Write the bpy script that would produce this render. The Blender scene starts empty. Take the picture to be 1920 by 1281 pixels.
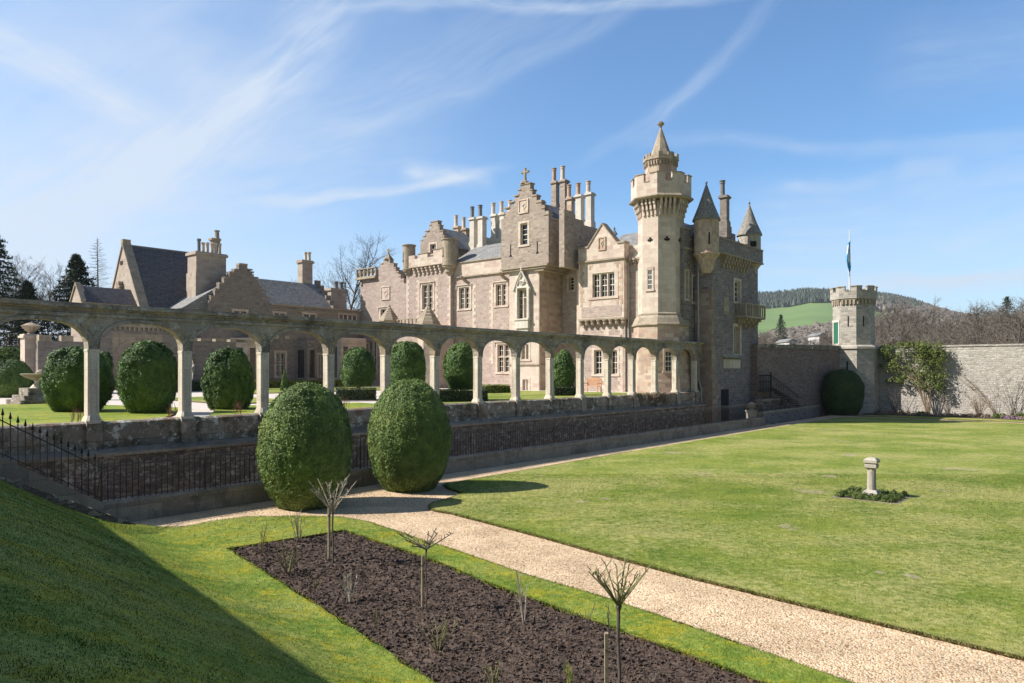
import bpy, math, random
import numpy as np
from mathutils import Vector, noise
from mathutils.geometry import delaunay_2d_cdt
R = math.radians
random.seed(7); rng = np.random.default_rng(7)
scene = bpy.context.scene
COL = scene.collection

# ------------------------------------------------------------------ camera
CAMZ, F, PW, HY = 4.0, 1345.0, 1920.0, 693.0
cam = bpy.data.cameras.new('camera'); camo = bpy.data.objects.new('camera', cam); COL.objects.link(camo)
cam.sensor_width = 36.0; cam.lens = 36.0*F/PW; cam.shift_y = (HY-640.5)/PW
cam.clip_start = 0.1; cam.clip_end = 12000
camo.location = (0, 0, CAMZ); camo.rotation_euler = (R(90), 0, 0)
scene.camera = camo

# ------------------------------------------------------------------ light
SUN_E, SUN_PHI = 40.4, 5.0            # elevation; the shadows fall towards +X turned PHI towards +Y
sd = Vector((math.cos(R(SUN_PHI))*math.cos(R(SUN_E)), math.sin(R(SUN_PHI))*math.cos(R(SUN_E)), -math.sin(R(SUN_E))))
sun = bpy.data.lights.new('sun', 'SUN'); suno = bpy.data.objects.new('sun', sun); COL.objects.link(suno)
sun.energy = 5.0; sun.angle = R(0.5); sun.color = (1.0, 0.94, 0.86)
suno.rotation_euler = sd.to_track_quat('-Z', 'Y').to_euler(); suno.location = (-40, 0, 60)
scene.view_settings.view_transform = 'Standard'; scene.view_settings.look = 'None'
scene.view_settings.exposure = 0.70; scene.view_settings.gamma = 1.0


class NT:
    """tiny helper round a node tree"""
    def __init__(s, nt): s.nt = nt; s.n = nt.nodes; s.l = nt.links
    def put(s, sock, v):
        if isinstance(v, bpy.types.NodeSocket): s.l.new(v, sock)
        elif v is not None:
            if isinstance(v, (tuple, list)) and sock.type == 'RGBA' and len(v) == 3: v = (*v, 1)
            sock.default_value = v
    def node(s, t, ins=None, **kw):
        n = s.n.new(t)
        for k, v in kw.items(): setattr(n, k, v)
        for k, v in (ins or {}).items(): s.put(n.inputs[k], v)
        return n
    def math(s, op, a, b=None, c=None, clamp=False):
        n = s.node('ShaderNodeMath', operation=op, use_clamp=clamp); s.put(n.inputs[0], a)
        if b is not None: s.put(n.inputs[1], b)
        if c is not None: s.put(n.inputs[2], c)
        return n.outputs[0]
    def vmath(s, op, a, b=None, scale=None):
        n = s.node('ShaderNodeVectorMath', operation=op); s.put(n.inputs[0], a)
        if b is not None: s.put(n.inputs[1], b)
        if scale is not None: s.put(n.inputs['Scale'], scale)
        return n.outputs[0]
    def mix(s, f, a, b, mode='MIX'):
        n = s.node('ShaderNodeMix', data_type='RGBA', blend_type=mode); s.put(n.inputs[0], f); s.put(n.inputs[6], a); s.put(n.inputs[7], b)
        return n.outputs[2]
    def noise(s, vec, scale, detail=4, rough=.55, dist=0.0):
        n = s.node('ShaderNodeTexNoise', {'Vector': vec, 'Scale': scale, 'Detail': detail, 'Roughness': rough, 'Distortion': dist})
        return n.outputs[0]
    def ramp(s, f, stops, interp='LINEAR'):
        n = s.node('ShaderNodeValToRGB'); cr = n.color_ramp; cr.interpolation = interp
        while len(cr.elements) < len(stops): cr.elements.new(.5)
        for e, (p, c) in zip(cr.elements, stops):
            e.position = p; e.color = (*c, 1) if isinstance(c, (tuple, list)) else (c, c, c, 1)
        s.put(n.inputs[0], f); return n.outputs[0]
    def sstep(s, x, a, b):
        n = s.node('ShaderNodeMapRange', interpolation_type='SMOOTHSTEP'); s.put(n.inputs[0], x)
        n.inputs[1].default_value = a; n.inputs[2].default_value = b
        return n.outputs[0]
    def mapping(s, vec, loc=(0, 0, 0), rot=(0, 0, 0), scale=(1, 1, 1)):
        return s.node('ShaderNodeMapping', {0: vec, 1: loc, 2: rot, 3: scale}).outputs[0]

# ------------------------------------------------------------------ sky
world = bpy.data.worlds.new('World'); scene.world = world; world.use_nodes = True
w = NT(world.node_tree); w.n.clear()
sky = w.node('ShaderNodeTexSky', sky_type='NISHITA', sun_disc=False)
sky.sun_elevation = R(SUN_E); sky.sun_rotation = math.atan2(-sd.x, -sd.y) % (2*math.pi)
sky.air_density = 1.0; sky.dust_density = 0.6; sky.ozone_density = 1.8
tc = w.node('ShaderNodeTexCoord').outputs['Generated']
sx = w.node('ShaderNodeSeparateXYZ', {0: tc})
az = w.math('ARCTAN2', sx.outputs[0], sx.outputs[1])
el = w.math('ARCSINE', sx.outputs[2])
ae = w.node('ShaderNodeCombineXYZ', {0: az, 1: el}).outputs[0]

def pa(px): return math.atan((px-960)/F)
def pe(px, py): return math.atan((HY-py)/F*math.cos(pa(px)))
def streak(p0, p1, width, dens, seed, curve=0.0, stretch=7.0, scale=16.0, feather=.25):
    """a wisp of cirrus along a line in azimuth / elevation"""
    a0, e0, a1, e1 = pa(p0[0]), pe(*p0), pa(p1[0]), pe(*p1)
    L = math.hypot(a1-a0, e1-e0); th = math.atan2(e1-e0, a1-a0)
    warp = w.vmath('SCALE', w.vmath('SUBTRACT', w.node('ShaderNodeTexNoise', {'Vector': ae, 'Scale': 4.5, 'Detail': 3}).outputs[1], (.5, .5, .5)), scale=.06)
    v = w.vmath('SUBTRACT', w.vmath('ADD', ae, warp), (a0, e0, 0))
    v = w.mapping(v, rot=(0, 0, -th)); q = w.node('ShaderNodeSeparateXYZ', {0: v})
    t = w.math('DIVIDE', q.outputs[0], L)
    bend = w.math('MULTIPLY', w.math('MULTIPLY', t, w.math('SUBTRACT', 1.0, t)), curve)
    d = w.math('DIVIDE', w.math('ABSOLUTE', w.math('SUBTRACT', q.outputs[1], bend)), width)
    m = w.math('MULTIPLY', w.sstep(d, 1.0, 0.0), w.math('MULTIPLY', w.sstep(t, -feather, .15), w.sstep(t, 1+feather, .8)))
    nv = w.mapping(v, loc=(seed, seed*1.7, 0), scale=(1.0, stretch, 1))
    nz = w.ramp(w.noise(nv, scale*.85, 6, .56, .35), [(.30, 0.15), (.72, 1.0)], 'B_SPLINE')
    return w.math('MULTIPLY', w.math('MULTIPLY', m, nz), dens)
S = [streak((150, 350), (640, -40), .070, .62, 1.0, curve=-.16, stretch=6),
     streak((-60, 60), (260, 220), .035, .5, 2.0, stretch=6),
     streak((-120, 330), (420, 90), .17, .42, 9.0, stretch=3.5, scale=9),
     streak((520, 376), (905, 330), .012, .75, 3.0, curve=-.03, stretch=5),
     streak((770, 325), (905, 345), .024, .75, 4.0, stretch=1.5, scale=28),
     streak((-100, 420), (760, 300), .10, .35, 5.0, stretch=5),
     streak((1215, 240), (1460, -20), .018, .25, 6.0, stretch=5),
     streak((1420, 390), (2050, 300), .05, .42, 7.0, stretch=4),
     streak((1250, 262), (2000, 266), .016, .30, 8.0, stretch=5),
     streak((1560, 540), (2050, 490), .018, .65, 10.0, stretch=8),
     streak((1430, 470), (2050, 400), .055, .42, 14.0, stretch=7),
     streak((1690, 315), (1790, 318), .020, .42, 11.0, stretch=1.5, scale=25),
     streak((560, 250), (1150, -60), .07, .25, 12.0, stretch=9),
     streak((700, 8), (1330, -14), .012, .55, 21.0, stretch=5),
     streak((560, 270), (1240, -30), .020, .22, 22.0, curve=-.03, stretch=7),
     streak((230, 330), (500, 150), .022, .45, 23.0, curve=-.05, stretch=7),
     streak((1480, 350), (1640, 335), .012, .35, 24.0, stretch=3),
     streak((1420, 520), (1960, 500), .010, .35, 25.0, stretch=7),
     streak((1100, 300), (1330, 130), .016, .22, 26.0, stretch=6),
     streak((1700, 120), (2100, 60), .07, .22, 13.0, stretch=6)]
tot = S[0]
for q_ in S[1:]: tot = w.math('ADD', tot, q_)
left = w.math('MULTIPLY', w.sstep(az, .15, -.62), w.math('MULTIPLY_ADD', w.noise(w.mapping(ae, rot=(0, 0, -.5), scale=(1, 3, 1)), 5, 5), .5, .12))
hz = w.math('MULTIPLY', w.sstep(el, .26, 0.0), .55)
tot = w.math('MINIMUM', w.math('ADD', w.math('ADD', tot, left), hz), .93)
skyc = w.mix(1.0, sky.outputs[0], (.74, 1.02, 1.22), 'MULTIPLY')
skyc = w.mix(tot, skyc, (4.3, 4.95, 5.85))
far = w.math('MULTIPLY_ADD', w.sstep(sx.outputs[1], -.4, .55), .62, .68)     # sky scaled brighter ahead, dimmer behind the camera, to weaken fill in shade
skyc = w.vmath('SCALE', skyc, scale=far)
bg = w.node('ShaderNodeBackground', {'Color': skyc, 'Strength': 0.076})
w.l.new(bg.outputs[0], w.node('ShaderNodeOutputWorld').inputs[0])

# ------------------------------------------------------------------ frames and helpers
TH = 40.8
SU, CU = math.sin(R(TH)), math.cos(R(TH))       # arcade direction U = (SU, CU); V = (-CU, SU)
ROTZ = R(90-TH)
def uvw(u, v, z=0.0): return Vector((SU*u-CU*v, CU*u+SU*v, z))
def xy2uv(x, y): return SU*x+CU*y, -CU*x+SU*y
def Uat(px, v):
    r = (px-960)/F; Y = v/(SU-CU*r); return Y*(SU*r+CU)
def Vat(px, u):
    r = (px-960)/F; Y = u/(SU*r+CU); return Y*(SU-CU*r)
def Zat(py, u, v): return CAMZ-(py-HY)/F*(CU*u+SU*v)
def G(px, py, z=0.0):
    Y = F*(CAMZ-z)/(py-HY); return Vector(((px-960)/F*Y, Y, z))
def at(px, py, Y): return Vector(((px-960)/F*Y, Y, CAMZ-(py-HY)/F*Y))

ORI = {}
def props(o, label=None, cat=None, group=None, kind=None):
    if label: o['label'] = label
    if cat: o['category'] = cat
    if group: o['group'] = group
    if kind: o['kind'] = kind
    return o
def place(o, origin, frame):
    ORI[o.name] = (Vector(origin), frame)
    if frame == 'uv': o.location = uvw(*origin); o.rotation_euler = (0, 0, ROTZ)
    else: o.location = origin
def thing(name, label, cat, origin=(0, 0, 0), frame='uv', group=None):
    o = bpy.data.objects.new(name, None); COL.objects.link(o); o.empty_display_size = .3
    place(o, origin, frame); return props(o, label, cat, group)

def fnormal(V_, f):
    n = Vector((0, 0, 0)); k = len(f)
    for i in range(k):
        a, b = V_[f[i]], V_[f[(i+1) % k]]
        n.x += (a[1]-b[1])*(a[2]+b[2]); n.y += (a[2]-b[2])*(a[0]+b[0]); n.z += (a[0]-b[0])*(a[1]+b[1])
    return n.normalized() if n.length > 1e-12 else Vector((0, 0, 1))

class MB:
    def __init__(s): s.v = []; s.f = []
    def add(s, vs, fs):
        b = len(s.v); s.v += [tuple(x) for x in vs]; s.f += [tuple(b+i for i in f) for f in fs]; return s
    def box(s, a, b):
        x0, y0, z0 = (min(a[i], b[i]) for i in range(3)); x1, y1, z1 = (max(a[i], b[i]) for i in range(3))
        return s.add([(x0, y0, z0), (x1, y0, z0), (x1, y1, z0), (x0, y1, z0), (x0, y0, z1), (x1, y0, z1), (x1, y1, z1), (x0, y1, z1)],
                     [(0, 3, 2, 1), (4, 5, 6, 7), (0, 1, 5, 4), (1, 2, 6, 5), (2, 3, 7, 6), (3, 0, 4, 7)])
    def extrude(s, poly, vec):
        n = len(poly); P = [Vector(p) for p in poly]; Q = [p+Vector(vec) for p in P]
        return s.add(P+Q, [tuple(range(n))[::-1], tuple(range(n, 2*n))]+[(i, (i+1) % n, n+(i+1) % n, n+i) for i in range(n)])
    def rings(s, rings, cap0=True, cap1=True):
        n = len(rings[0]); vs = [p for r in rings for p in r]; fs = []
        for k in range(len(rings)-1):
            for i in range(n):
                j = (i+1) % n; fs.append((k*n+i, k*n+j, (k+1)*n+j, (k+1)*n+i))
        if cap0: fs.append(tuple(range(n))[::-1])
        if cap1: fs.append(tuple((len(rings)-1)*n+i for i in range(n)))
        return s.add(vs, fs)
    def lathe(s, cx, cy, prof, n=16, rot=0.0, sy=1.0):
        return s.rings([[(cx+r*math.cos(rot+2*math.pi*i/n), cy+sy*r*math.sin(rot+2*math.pi*i/n), z) for i in range(n)] for r, z in prof])
    def octo(s, cx, cy, prof):      # profile radii are apothems
        c = 1/math.cos(math.pi/8); return s.lathe(cx, cy, [(r*c, z) for r, z in prof], 8, math.pi/8)
    def tube(s, pts, rad, n=5, caps=True):
        P = [Vector(p) for p in pts]; rs = []
        for i, p in enumerate(P):
            d = (P[min(i+1, len(P)-1)]-P[max(i-1, 0)]).normalized()
            a = d.cross(Vector((0, 0, 1)) if abs(d.z) < .9 else Vector((1, 0, 0))).normalized(); b = d.cross(a)
            r = rad[i] if isinstance(rad, (list, tuple)) else rad
            rs.append([p+a*(r*math.cos(2*math.pi*k/n))+b*(r*math.sin(2*math.pi*k/n)) for k in range(n)])
        return s.rings(rs, caps, caps)
    def build(s, name, mat, parent=None, origin=None, frame='uv', smooth=False, uv=True):
        me = bpy.data.meshes.new(name)
        if parent is not None: og, fr = ORI[parent.name]
        else: og, fr = Vector(origin if origin is not None else (0, 0, 0)), frame
        vs = [(p[0]-og[0], p[1]-og[1], p[2]-og[2]) for p in s.v]
        me.from_pydata(vs, [], s.f)
        if uv:
            lay = me.uv_layers.new(name='UVMap'); k = 0; data = []
            for f in s.f:
                n = fnormal(s.v, f)
                if abs(n.z) > .92: t, b = Vector((1, 0, 0)), Vector((0, 1, 0))
                else:
                    t = Vector((-n.y, n.x, 0)).normalized(); b = n.cross(t)
                for i in f:
                    p = Vector(s.v[i]); data += [p.dot(t), p.dot(b)]
            lay.data.foreach_set('uv', data)
        me.materials.append(mat)
        if smooth: me.polygons.foreach_set('use_smooth', [True]*len(me.polygons))
        o = bpy.data.objects.new(name, me); COL.objects.link(o)
        if parent is not None: o.parent = parent; ORI[o.name] = (og, fr)
        else: place(o, og, fr)
        return o

def wallgrid(mb, axis, c, rects, holes, th):
    """a wall of thickness th on plane axis=c, facing the minus side; (a0,a1,z0,z1) rects minus holes"""
    A = sorted({round(x, 5) for r in rects+holes for x in r[:2]}); Zs = sorted({round(x, 5) for r in rects+holes for x in r[2:4]})
    def solid(i, j):
        if i < 0 or j < 0 or i >= len(A)-1 or j >= len(Zs)-1: return False
        a, z = (A[i]+A[i+1])/2, (Zs[j]+Zs[j+1])/2
        return any(r[0] < a < r[1] and r[2] < z < r[3] for r in rects) and not any(r[0] < a < r[1] and r[2] < z < r[3] for r in holes)
    def P(a, d, z): return (c+d, a, z) if axis == 'u' else (a, c+d, z)
    flip = axis == 'v'
    def q(p):
        mb.add(p if not flip else p[::-1], [(0, 1, 2, 3)])
    for i in range(len(A)-1):
        for j in range(len(Zs)-1):
            if not solid(i, j): continue
            a0, a1, z0, z1 = A[i], A[i+1], Zs[j], Zs[j+1]
            q([P(a1, 0, z0), P(a0, 0, z0), P(a0, 0, z1), P(a1, 0, z1)])
            q([P(a0, th, z0), P(a1, th, z0), P(a1, th, z1), P(a0, th, z1)])
            if not solid(i-1, j): q([P(a0, 0, z0), P(a0, th, z0), P(a0, th, z1), P(a0, 0, z1)])
            if not solid(i+1, j): q([P(a1, th, z0), P(a1, 0, z0), P(a1, 0, z1), P(a1, th, z1)])
            if not solid(i, j-1): q([P(a0, th, z0), P(a0, 0, z0), P(a1, 0, z0), P(a1, th, z0)])
            if not solid(i, j+1): q([P(a0, 0, z1), P(a0, th, z1), P(a1, th, z1), P(a1, 0, z1)])

# ------------------------------------------------------------------ materials
def material(name, rough=.9, spec=.25):
    m = bpy.data.materials.new(name); m.use_nodes = True; t = NT(m.node_tree); b = t.n['Principled BSDF']
    b.inputs['Roughness'].default_value = rough; b.inputs['Specular IOR Level'].default_value = spec
    return m, t, b
def bump(t, b, h, strength, dist):
    t.l.new(t.node('ShaderNodeBump', {'Height': h, 'Strength': strength, 'Distance': dist}).outputs[0], b.inputs['Normal'])

def stone(name, cols, bw=.5, bh=.22, mortar=(.42, .38, .33), msize=.02, distort=.04, bmp=.6, dirt=(.12, .10, .085), dirt_amt=.35,
          lichen=0.0, lich_col=(.45, .45, .40), moss=0.0, patch=None, patch_amt=0.0, streaks=0.0, rough=.92, bd=.03, blotch=0.0, k=1.0):
    m, t, b = material(name, rough)
    uv = t.node('ShaderNodeUVMap', uv_map='UVMap').outputs[0]
    ob = t.node('ShaderNodeTexCoord').outputs['Object']
    wv = t.vmath('SCALE', t.vmath('SUBTRACT', t.node('ShaderNodeTexNoise', {'Vector': uv, 'Scale': 2.2, 'Detail': 2}).outputs[1], (.5, .5, .5)), scale=distort*4)
    wv2 = t.vmath('SCALE', t.vmath('SUBTRACT', t.node('ShaderNodeTexNoise', {'Vector': uv, 'Scale': 9.0, 'Detail': 2}).outputs[1], (.5, .5, .5)), scale=distort*1.2)
    p = t.vmath('ADD', t.vmath('ADD', uv, wv), wv2)
    br = t.node('ShaderNodeTexBrick', {'Vector': p, 'Color1': (0, 0, 0), 'Color2': (1, 1, 1), 'Mortar': (.5, .5, .5), 'Scale': 1.0,
                'Mortar Size': msize, 'Mortar Smooth': .4, 'Bias': 0.0, 'Brick Width': bw, 'Row Height': bh}, offset=.5, squash=.75, squash_frequency=3)
    n = len(cols); c = t.ramp(br.outputs[0], [(i/(n-1), cc) for i, cc in enumerate(cols)])
    c = t.mix(t.math('MULTIPLY', br.outputs[1], .8), c, mortar)
    big = t.noise(ob, .55, 5, .6); mid = t.noise(ob, 2.6, 6, .65); fine = t.noise(ob, 22, 4, .7)
    if patch: c = t.mix(t.math('MULTIPLY', t.sstep(t.noise(t.vmath('ADD', ob, (7, 3, 1)), .9, 5, .6), .50, .62), patch_amt), c, patch)
    c = t.mix(t.math('MULTIPLY', t.sstep(t.math('MULTIPLY_ADD', mid, .5, t.math('MULTIPLY', big, .5)), .47, .66), dirt_amt), c, dirt)
    if streaks:
        sv = t.mapping(ob, scale=(2.4, 2.4, .22)); c = t.mix(t.math('MULTIPLY', t.sstep(t.noise(sv, 1.6, 5, .6), .52, .72), streaks), c, dirt)
    if lichen: c = t.mix(t.math('MULTIPLY', t.sstep(t.noise(t.vmath('ADD', ob, (3, 9, 4)), 5.5, 6, .72), .57, .66), lichen), c, lich_col)
    if blotch: c = t.mix(t.math('MULTIPLY', t.sstep(t.noise(t.vmath('ADD', ob, (13, 2, 8)), 2.3, 7, .78), .555, .61), blotch), c, lich_col)
    if moss: c = t.mix(t.math('MULTIPLY', t.sstep(t.noise(t.vmath('ADD', ob, (1, 5, 2)), 1.7, 6, .65), .54, .66), moss), c, (.055, .06, .018))
    c = t.mix(1.0, c, t.ramp(fine, [(.25, .72), (.75, 1.22)]), 'MULTIPLY')
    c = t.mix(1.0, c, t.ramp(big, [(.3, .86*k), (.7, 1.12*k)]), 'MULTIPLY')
    t.l.new(c, b.inputs['Base Color'])
    h = t.math('ADD', t.math('MULTIPLY', br.outputs[1], -1.0), t.math('MULTIPLY_ADD', fine, .7, t.math('MULTIPLY', mid, .8)))
    h = t.math('ADD', h, t.math('MULTIPLY', br.outputs[0], .25))
    bump(t, b, h, bmp, bd)
    return m

M = {}
M['pink'] = stone('pink_rubble', [(.33, .235, .20), (.43, .34, .29), (.35, .26, .23), (.46, .385, .32), (.37, .295, .265), (.47, .365, .305), (.33, .28, .255)],
                  .46, .19, (.50, .42, .36), .018, .03, .6, dirt=(.20, .17, .15), dirt_amt=.35, streaks=.25, lichen=.15, lich_col=(.52, .46, .38))
M['ashlar'] = stone('cream_ashlar', [(.55, .465, .375), (.60, .52, .425), (.52, .41, .345), (.62, .54, .445), (.47, .355, .305), (.57, .48, .40)],
                    .62, .32, (.48, .40, .30), .008, .004, .25, dirt=(.24, .20, .16), dirt_amt=.22, streaks=.22, bd=.012)
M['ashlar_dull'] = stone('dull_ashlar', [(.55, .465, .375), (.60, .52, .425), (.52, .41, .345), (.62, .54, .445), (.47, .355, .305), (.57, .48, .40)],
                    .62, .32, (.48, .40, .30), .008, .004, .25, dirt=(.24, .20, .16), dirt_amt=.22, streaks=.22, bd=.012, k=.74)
M['mixed'] = stone('mixed_ashlar', [(.50, .40, .29), (.46, .33, .25), (.40, .27, .20), (.56, .46, .34), (.45, .36, .28), (.36, .25, .21), (.54, .43, .31)],
                   .60, .30, (.42, .35, .27), .010, .006, .3, dirt=(.16, .13, .11), dirt_amt=.30, streaks=.25, bd=.015)
M['grey_rubble'] = stone('grey_rubble', [(.30, .24, .19), (.40, .32, .26), (.25, .20, .17), (.43, .37, .29), (.33, .25, .21), (.37, .31, .27)],
                         .42, .18, (.42, .36, .30), .02, .035, .7, dirt=(.13, .11, .09), dirt_amt=.35, lichen=.25, lich_col=(.48, .43, .33))
M['range_rubble_shaded'] = stone('range_rubble_shaded', [(.29, .25, .22), (.39, .34, .295), (.25, .215, .20), (.42, .38, .32), (.32, .265, .24), (.37, .33, .305)],
                         .42, .18, (.42, .36, .30), .02, .035, .7, dirt=(.13, .11, .09), dirt_amt=.35, lichen=.25, lich_col=(.48, .43, .33), k=.70)  # greyer version of grey_rubble; k puts the range's shade into the colour
M['mixed_shaded'] = stone('shaded_ashlar', [(.50, .40, .29), (.46, .33, .25), (.40, .27, .20), (.56, .46, .34), (.45, .36, .28), (.36, .25, .21), (.54, .43, .31)],
                   .60, .30, (.42, .35, .27), .010, .006, .3, dirt=(.16, .13, .11), dirt_amt=.30, streaks=.25, bd=.015, k=.62)  # same stone as mixed, darkened so its colour carries the buttress shade
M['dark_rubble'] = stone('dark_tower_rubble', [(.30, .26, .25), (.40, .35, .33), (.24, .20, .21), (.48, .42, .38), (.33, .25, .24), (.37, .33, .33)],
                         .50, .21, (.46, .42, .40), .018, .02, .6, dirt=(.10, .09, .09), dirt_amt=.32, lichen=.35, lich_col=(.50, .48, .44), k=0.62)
M['trim'] = stone('weathered_trim', [(.36, .30, .22), (.42, .35, .26), (.30, .25, .19), (.40, .32, .24)], .9, .4, (.3, .25, .2), .006, .004, .4,
                  dirt=(.10, .085, .07), dirt_amt=.45, lichen=.25, lich_col=(.46, .42, .28), streaks=.35, bd=.015)
M['arcade'] = stone('arcade_stone', [(.29, .25, .20), (.37, .32, .25), (.25, .21, .17), (.33, .29, .23)], 1.1, .38, (.2, .17, .13), .006, .006, .55,
                    dirt=(.055, .047, .04), dirt_amt=.72, lichen=.55, lich_col=(.50, .49, .42), moss=.35, streaks=.35, patch=(.40, .30, .17), patch_amt=.5, bd=.025, blotch=.5, k=1.12)
M['column'] = stone('column_stone', [(.46, .40, .31), (.54, .48, .38), (.42, .36, .28), (.50, .44, .35)], .7, 1.0, (.3, .26, .2), .004, .004, .5,
                    dirt=(.15, .13, .10), dirt_amt=.45, lichen=.40, lich_col=(.60, .58, .48), streaks=.45, bd=.012, k=1.2)
M['parapet'] = stone('parapet_stone', [(.20, .165, .13), (.26, .22, .175), (.16, .13, .11)], 1.3, .9, (.08, .065, .05), .010, .012, .8,
                     dirt=(.030, .024, .020), dirt_amt=.9, lichen=.6, lich_col=(.56, .54, .46), moss=.75, patch=(.15, .085, .05), patch_amt=.7, bd=.04, blotch=.75, k=1.2)
M['wall_dark'] = stone('moat_wall_rubble', [(.10, .075, .062), (.20, .155, .125), (.08, .062, .056), (.27, .22, .175), (.13, .09, .075), (.16, .13, .11)], .31, .115,
                       (.085, .07, .06), .016, .085, .9, dirt=(.04, .033, .03), dirt_amt=.6, lichen=.7, blotch=.5, lich_col=(.42, .40, .34), moss=.25, bd=.05, k=1.35)
M['plinth'] = stone('plinth_stone', [(.25, .20, .15), (.31, .26, .20), (.21, .165, .13)], 1.2, .45, (.13, .11, .09), .008, .01, .6,
                    dirt=(.07, .06, .05), dirt_amt=.6, lichen=.40, lich_col=(.42, .40, .34), moss=.3, streaks=.3, bd=.025, k=1.15)
M['garden_light'] = stone('garden_wall_rubble', [(.42, .385, .34), (.54, .505, .455), (.34, .30, .27), (.60, .57, .52), (.46, .385, .35), (.52, .49, .42)], .40, .15,
                          (.55, .51, .44), .03, .06, .9, dirt=(.20, .17, .14), dirt_amt=.45, lichen=.5, lich_col=(.62, .60, .50), bd=.07, blotch=.5)
M['garden_brown'] = stone('brown_garden_brick', [(.30, .19, .16), (.38, .26, .22), (.24, .16, .14), (.42, .31, .27), (.33, .25, .22)], .34, .12,
                          (.34, .29, .26), .016, .03, .7, dirt=(.13, .10, .09), dirt_amt=.35, lichen=.2, bd=.03, k=0.78)
M['tower_grey'] = stone('tower_rubble', [(.36, .33, .28), (.46, .42, .36), (.28, .26, .23), (.50, .46, .39), (.38, .33, .29)], .48, .2, (.46, .43, .37), .018, .02,
                        .6, dirt=(.16, .14, .12), dirt_amt=.35, lichen=.3, bd=.03)
M['pale_stone'] = stone('pale_limestone', [(.58, .53, .45), (.64, .60, .52), (.54, .50, .42)], 1.4, 1.0, (.4, .36, .3), .003, .003, .3,
                        dirt=(.22, .20, .17), dirt_amt=.35, lichen=.3, streaks=.3, bd=.01)
M['pedestal_stone'] = stone('pedestal_stone', [(.40, .36, .30), (.46, .42, .35)], 1.4, 1.0, (.3, .27, .23), .003, .003, .4, dirt=(.14, .12, .10), dirt_amt=.55, lichen=.5, streaks=.4, bd=.01)
M['slate'] = stone('slate', [(.085, .088, .10), (.125, .125, .14), (.10, .095, .10), (.15, .145, .155), (.11, .115, .13)], .34, .20, (.045, .045, .05), .018, .006, .5,
                   dirt=(.06, .06, .065), dirt_amt=.3, lichen=.25, lich_col=(.26, .25, .22), rough=.75, bd=.02)
M['slate_pale'] = stone('pale_slate', [(.215, .215, .21), (.29, .285, .28), (.18, .18, .175), (.32, .315, .305)], .34, .22, (.10, .10, .095), .02, .01, .5,
                        dirt=(.10, .10, .095), dirt_amt=.45, lichen=.6, lich_col=(.46, .45, .41), rough=.75, bd=.02, k=1.0)
M['pot'] = stone('clay_pot', [(.46, .30, .21), (.55, .40, .29), (.42, .26, .18)], .5, .5, (.4, .3, .2), .003, .002, .15, dirt=(.2, .15, .12), dirt_amt=.35, bd=.01)
M['potpale'] = stone('buff_pot', [(.60, .52, .42), (.66, .58, .48), (.55, .46, .36)], .5, .5, (.5, .4, .3), .003, .002, .15, dirt=(.25, .2, .16), dirt_amt=.3, bd=.01)

M['slate_cone'] = stone('cone_slate', [(.25, .235, .205), (.32, .30, .265), (.21, .20, .18), (.35, .33, .29)], .3, .2, (.09, .085, .08), .018, .006, .5,
                        dirt=(.08, .075, .07), dirt_amt=.4, lichen=.35, lich_col=(.40, .38, .32), rough=.8, bd=.02)
def simple(name, col, rough=.6, spec=.3, metal=0.0, vary=.15, sc=8):
    m, t, b = material(name, rough, spec)
    ob = t.node('ShaderNodeTexCoord').outputs['Object']
    c = t.mix(1.0, col, t.ramp(t.noise(ob, sc, 5, .6), [(.3, 1-vary), (.7, 1+vary)]), 'MULTIPLY')
    t.l.new(c, b.inputs['Base Color']); b.inputs['Metallic'].default_value = metal
    return m
M['sash'] = simple('sash_paint', (.66, .62, .53), .5)
M['glass'] = simple('window_glass', (.022, .026, .033), .08, .6, vary=.3, sc=3)
M['iron'] = simple('black_iron', (.012, .012, .014), .45, .5)
M['lead'] = simple('lead', (.17, .175, .18), .55)
M['pipe'] = simple('grey_pipe', (.36, .36, .36), .5)
M['greendoor'] = simple('green_door_paint', (.025, .13, .08), .5)
M['pole'] = simple('white_pole', (.7, .7, .68), .4)
M['dark'] = simple('dark_recess', (.015, .014, .014), .9)
M['bark'] = simple('bark', (.105, .085, .070), .9, vary=.4)
M['bark_far'] = simple('bark_far', (.15, .13, .11), .95, vary=.4, sc=.6)
M['twig'] = simple('twig', (.150, .128, .102), .95, vary=.35, sc=1.2)
M['twig_red'] = simple('red_twig', (.22, .10, .075), .85, vary=.4, sc=20)
M['rose_stem'] = simple('rose_stem', (.20, .19, .085), .8, vary=.5, sc=14)
M['rose_pale'] = simple('pale_rose_stem', (.36, .31, .24), .85, vary=.4, sc=20)
M['stake'] = simple('stake_wood', (.30, .245, .165), .85, vary=.35, sc=12)
M['bench'] = simple('bench_wood', (.50, .27, .14), .6, vary=.2)
M['white_house'] = simple('white_render', (.60, .58, .55), .8, vary=.08, sc=1)
M['bloom'] = simple('purple_flower', (.25, .12, .45), .8)
M['red'] = simple('red_pipe', (.16, .03, .03), .6)

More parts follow.
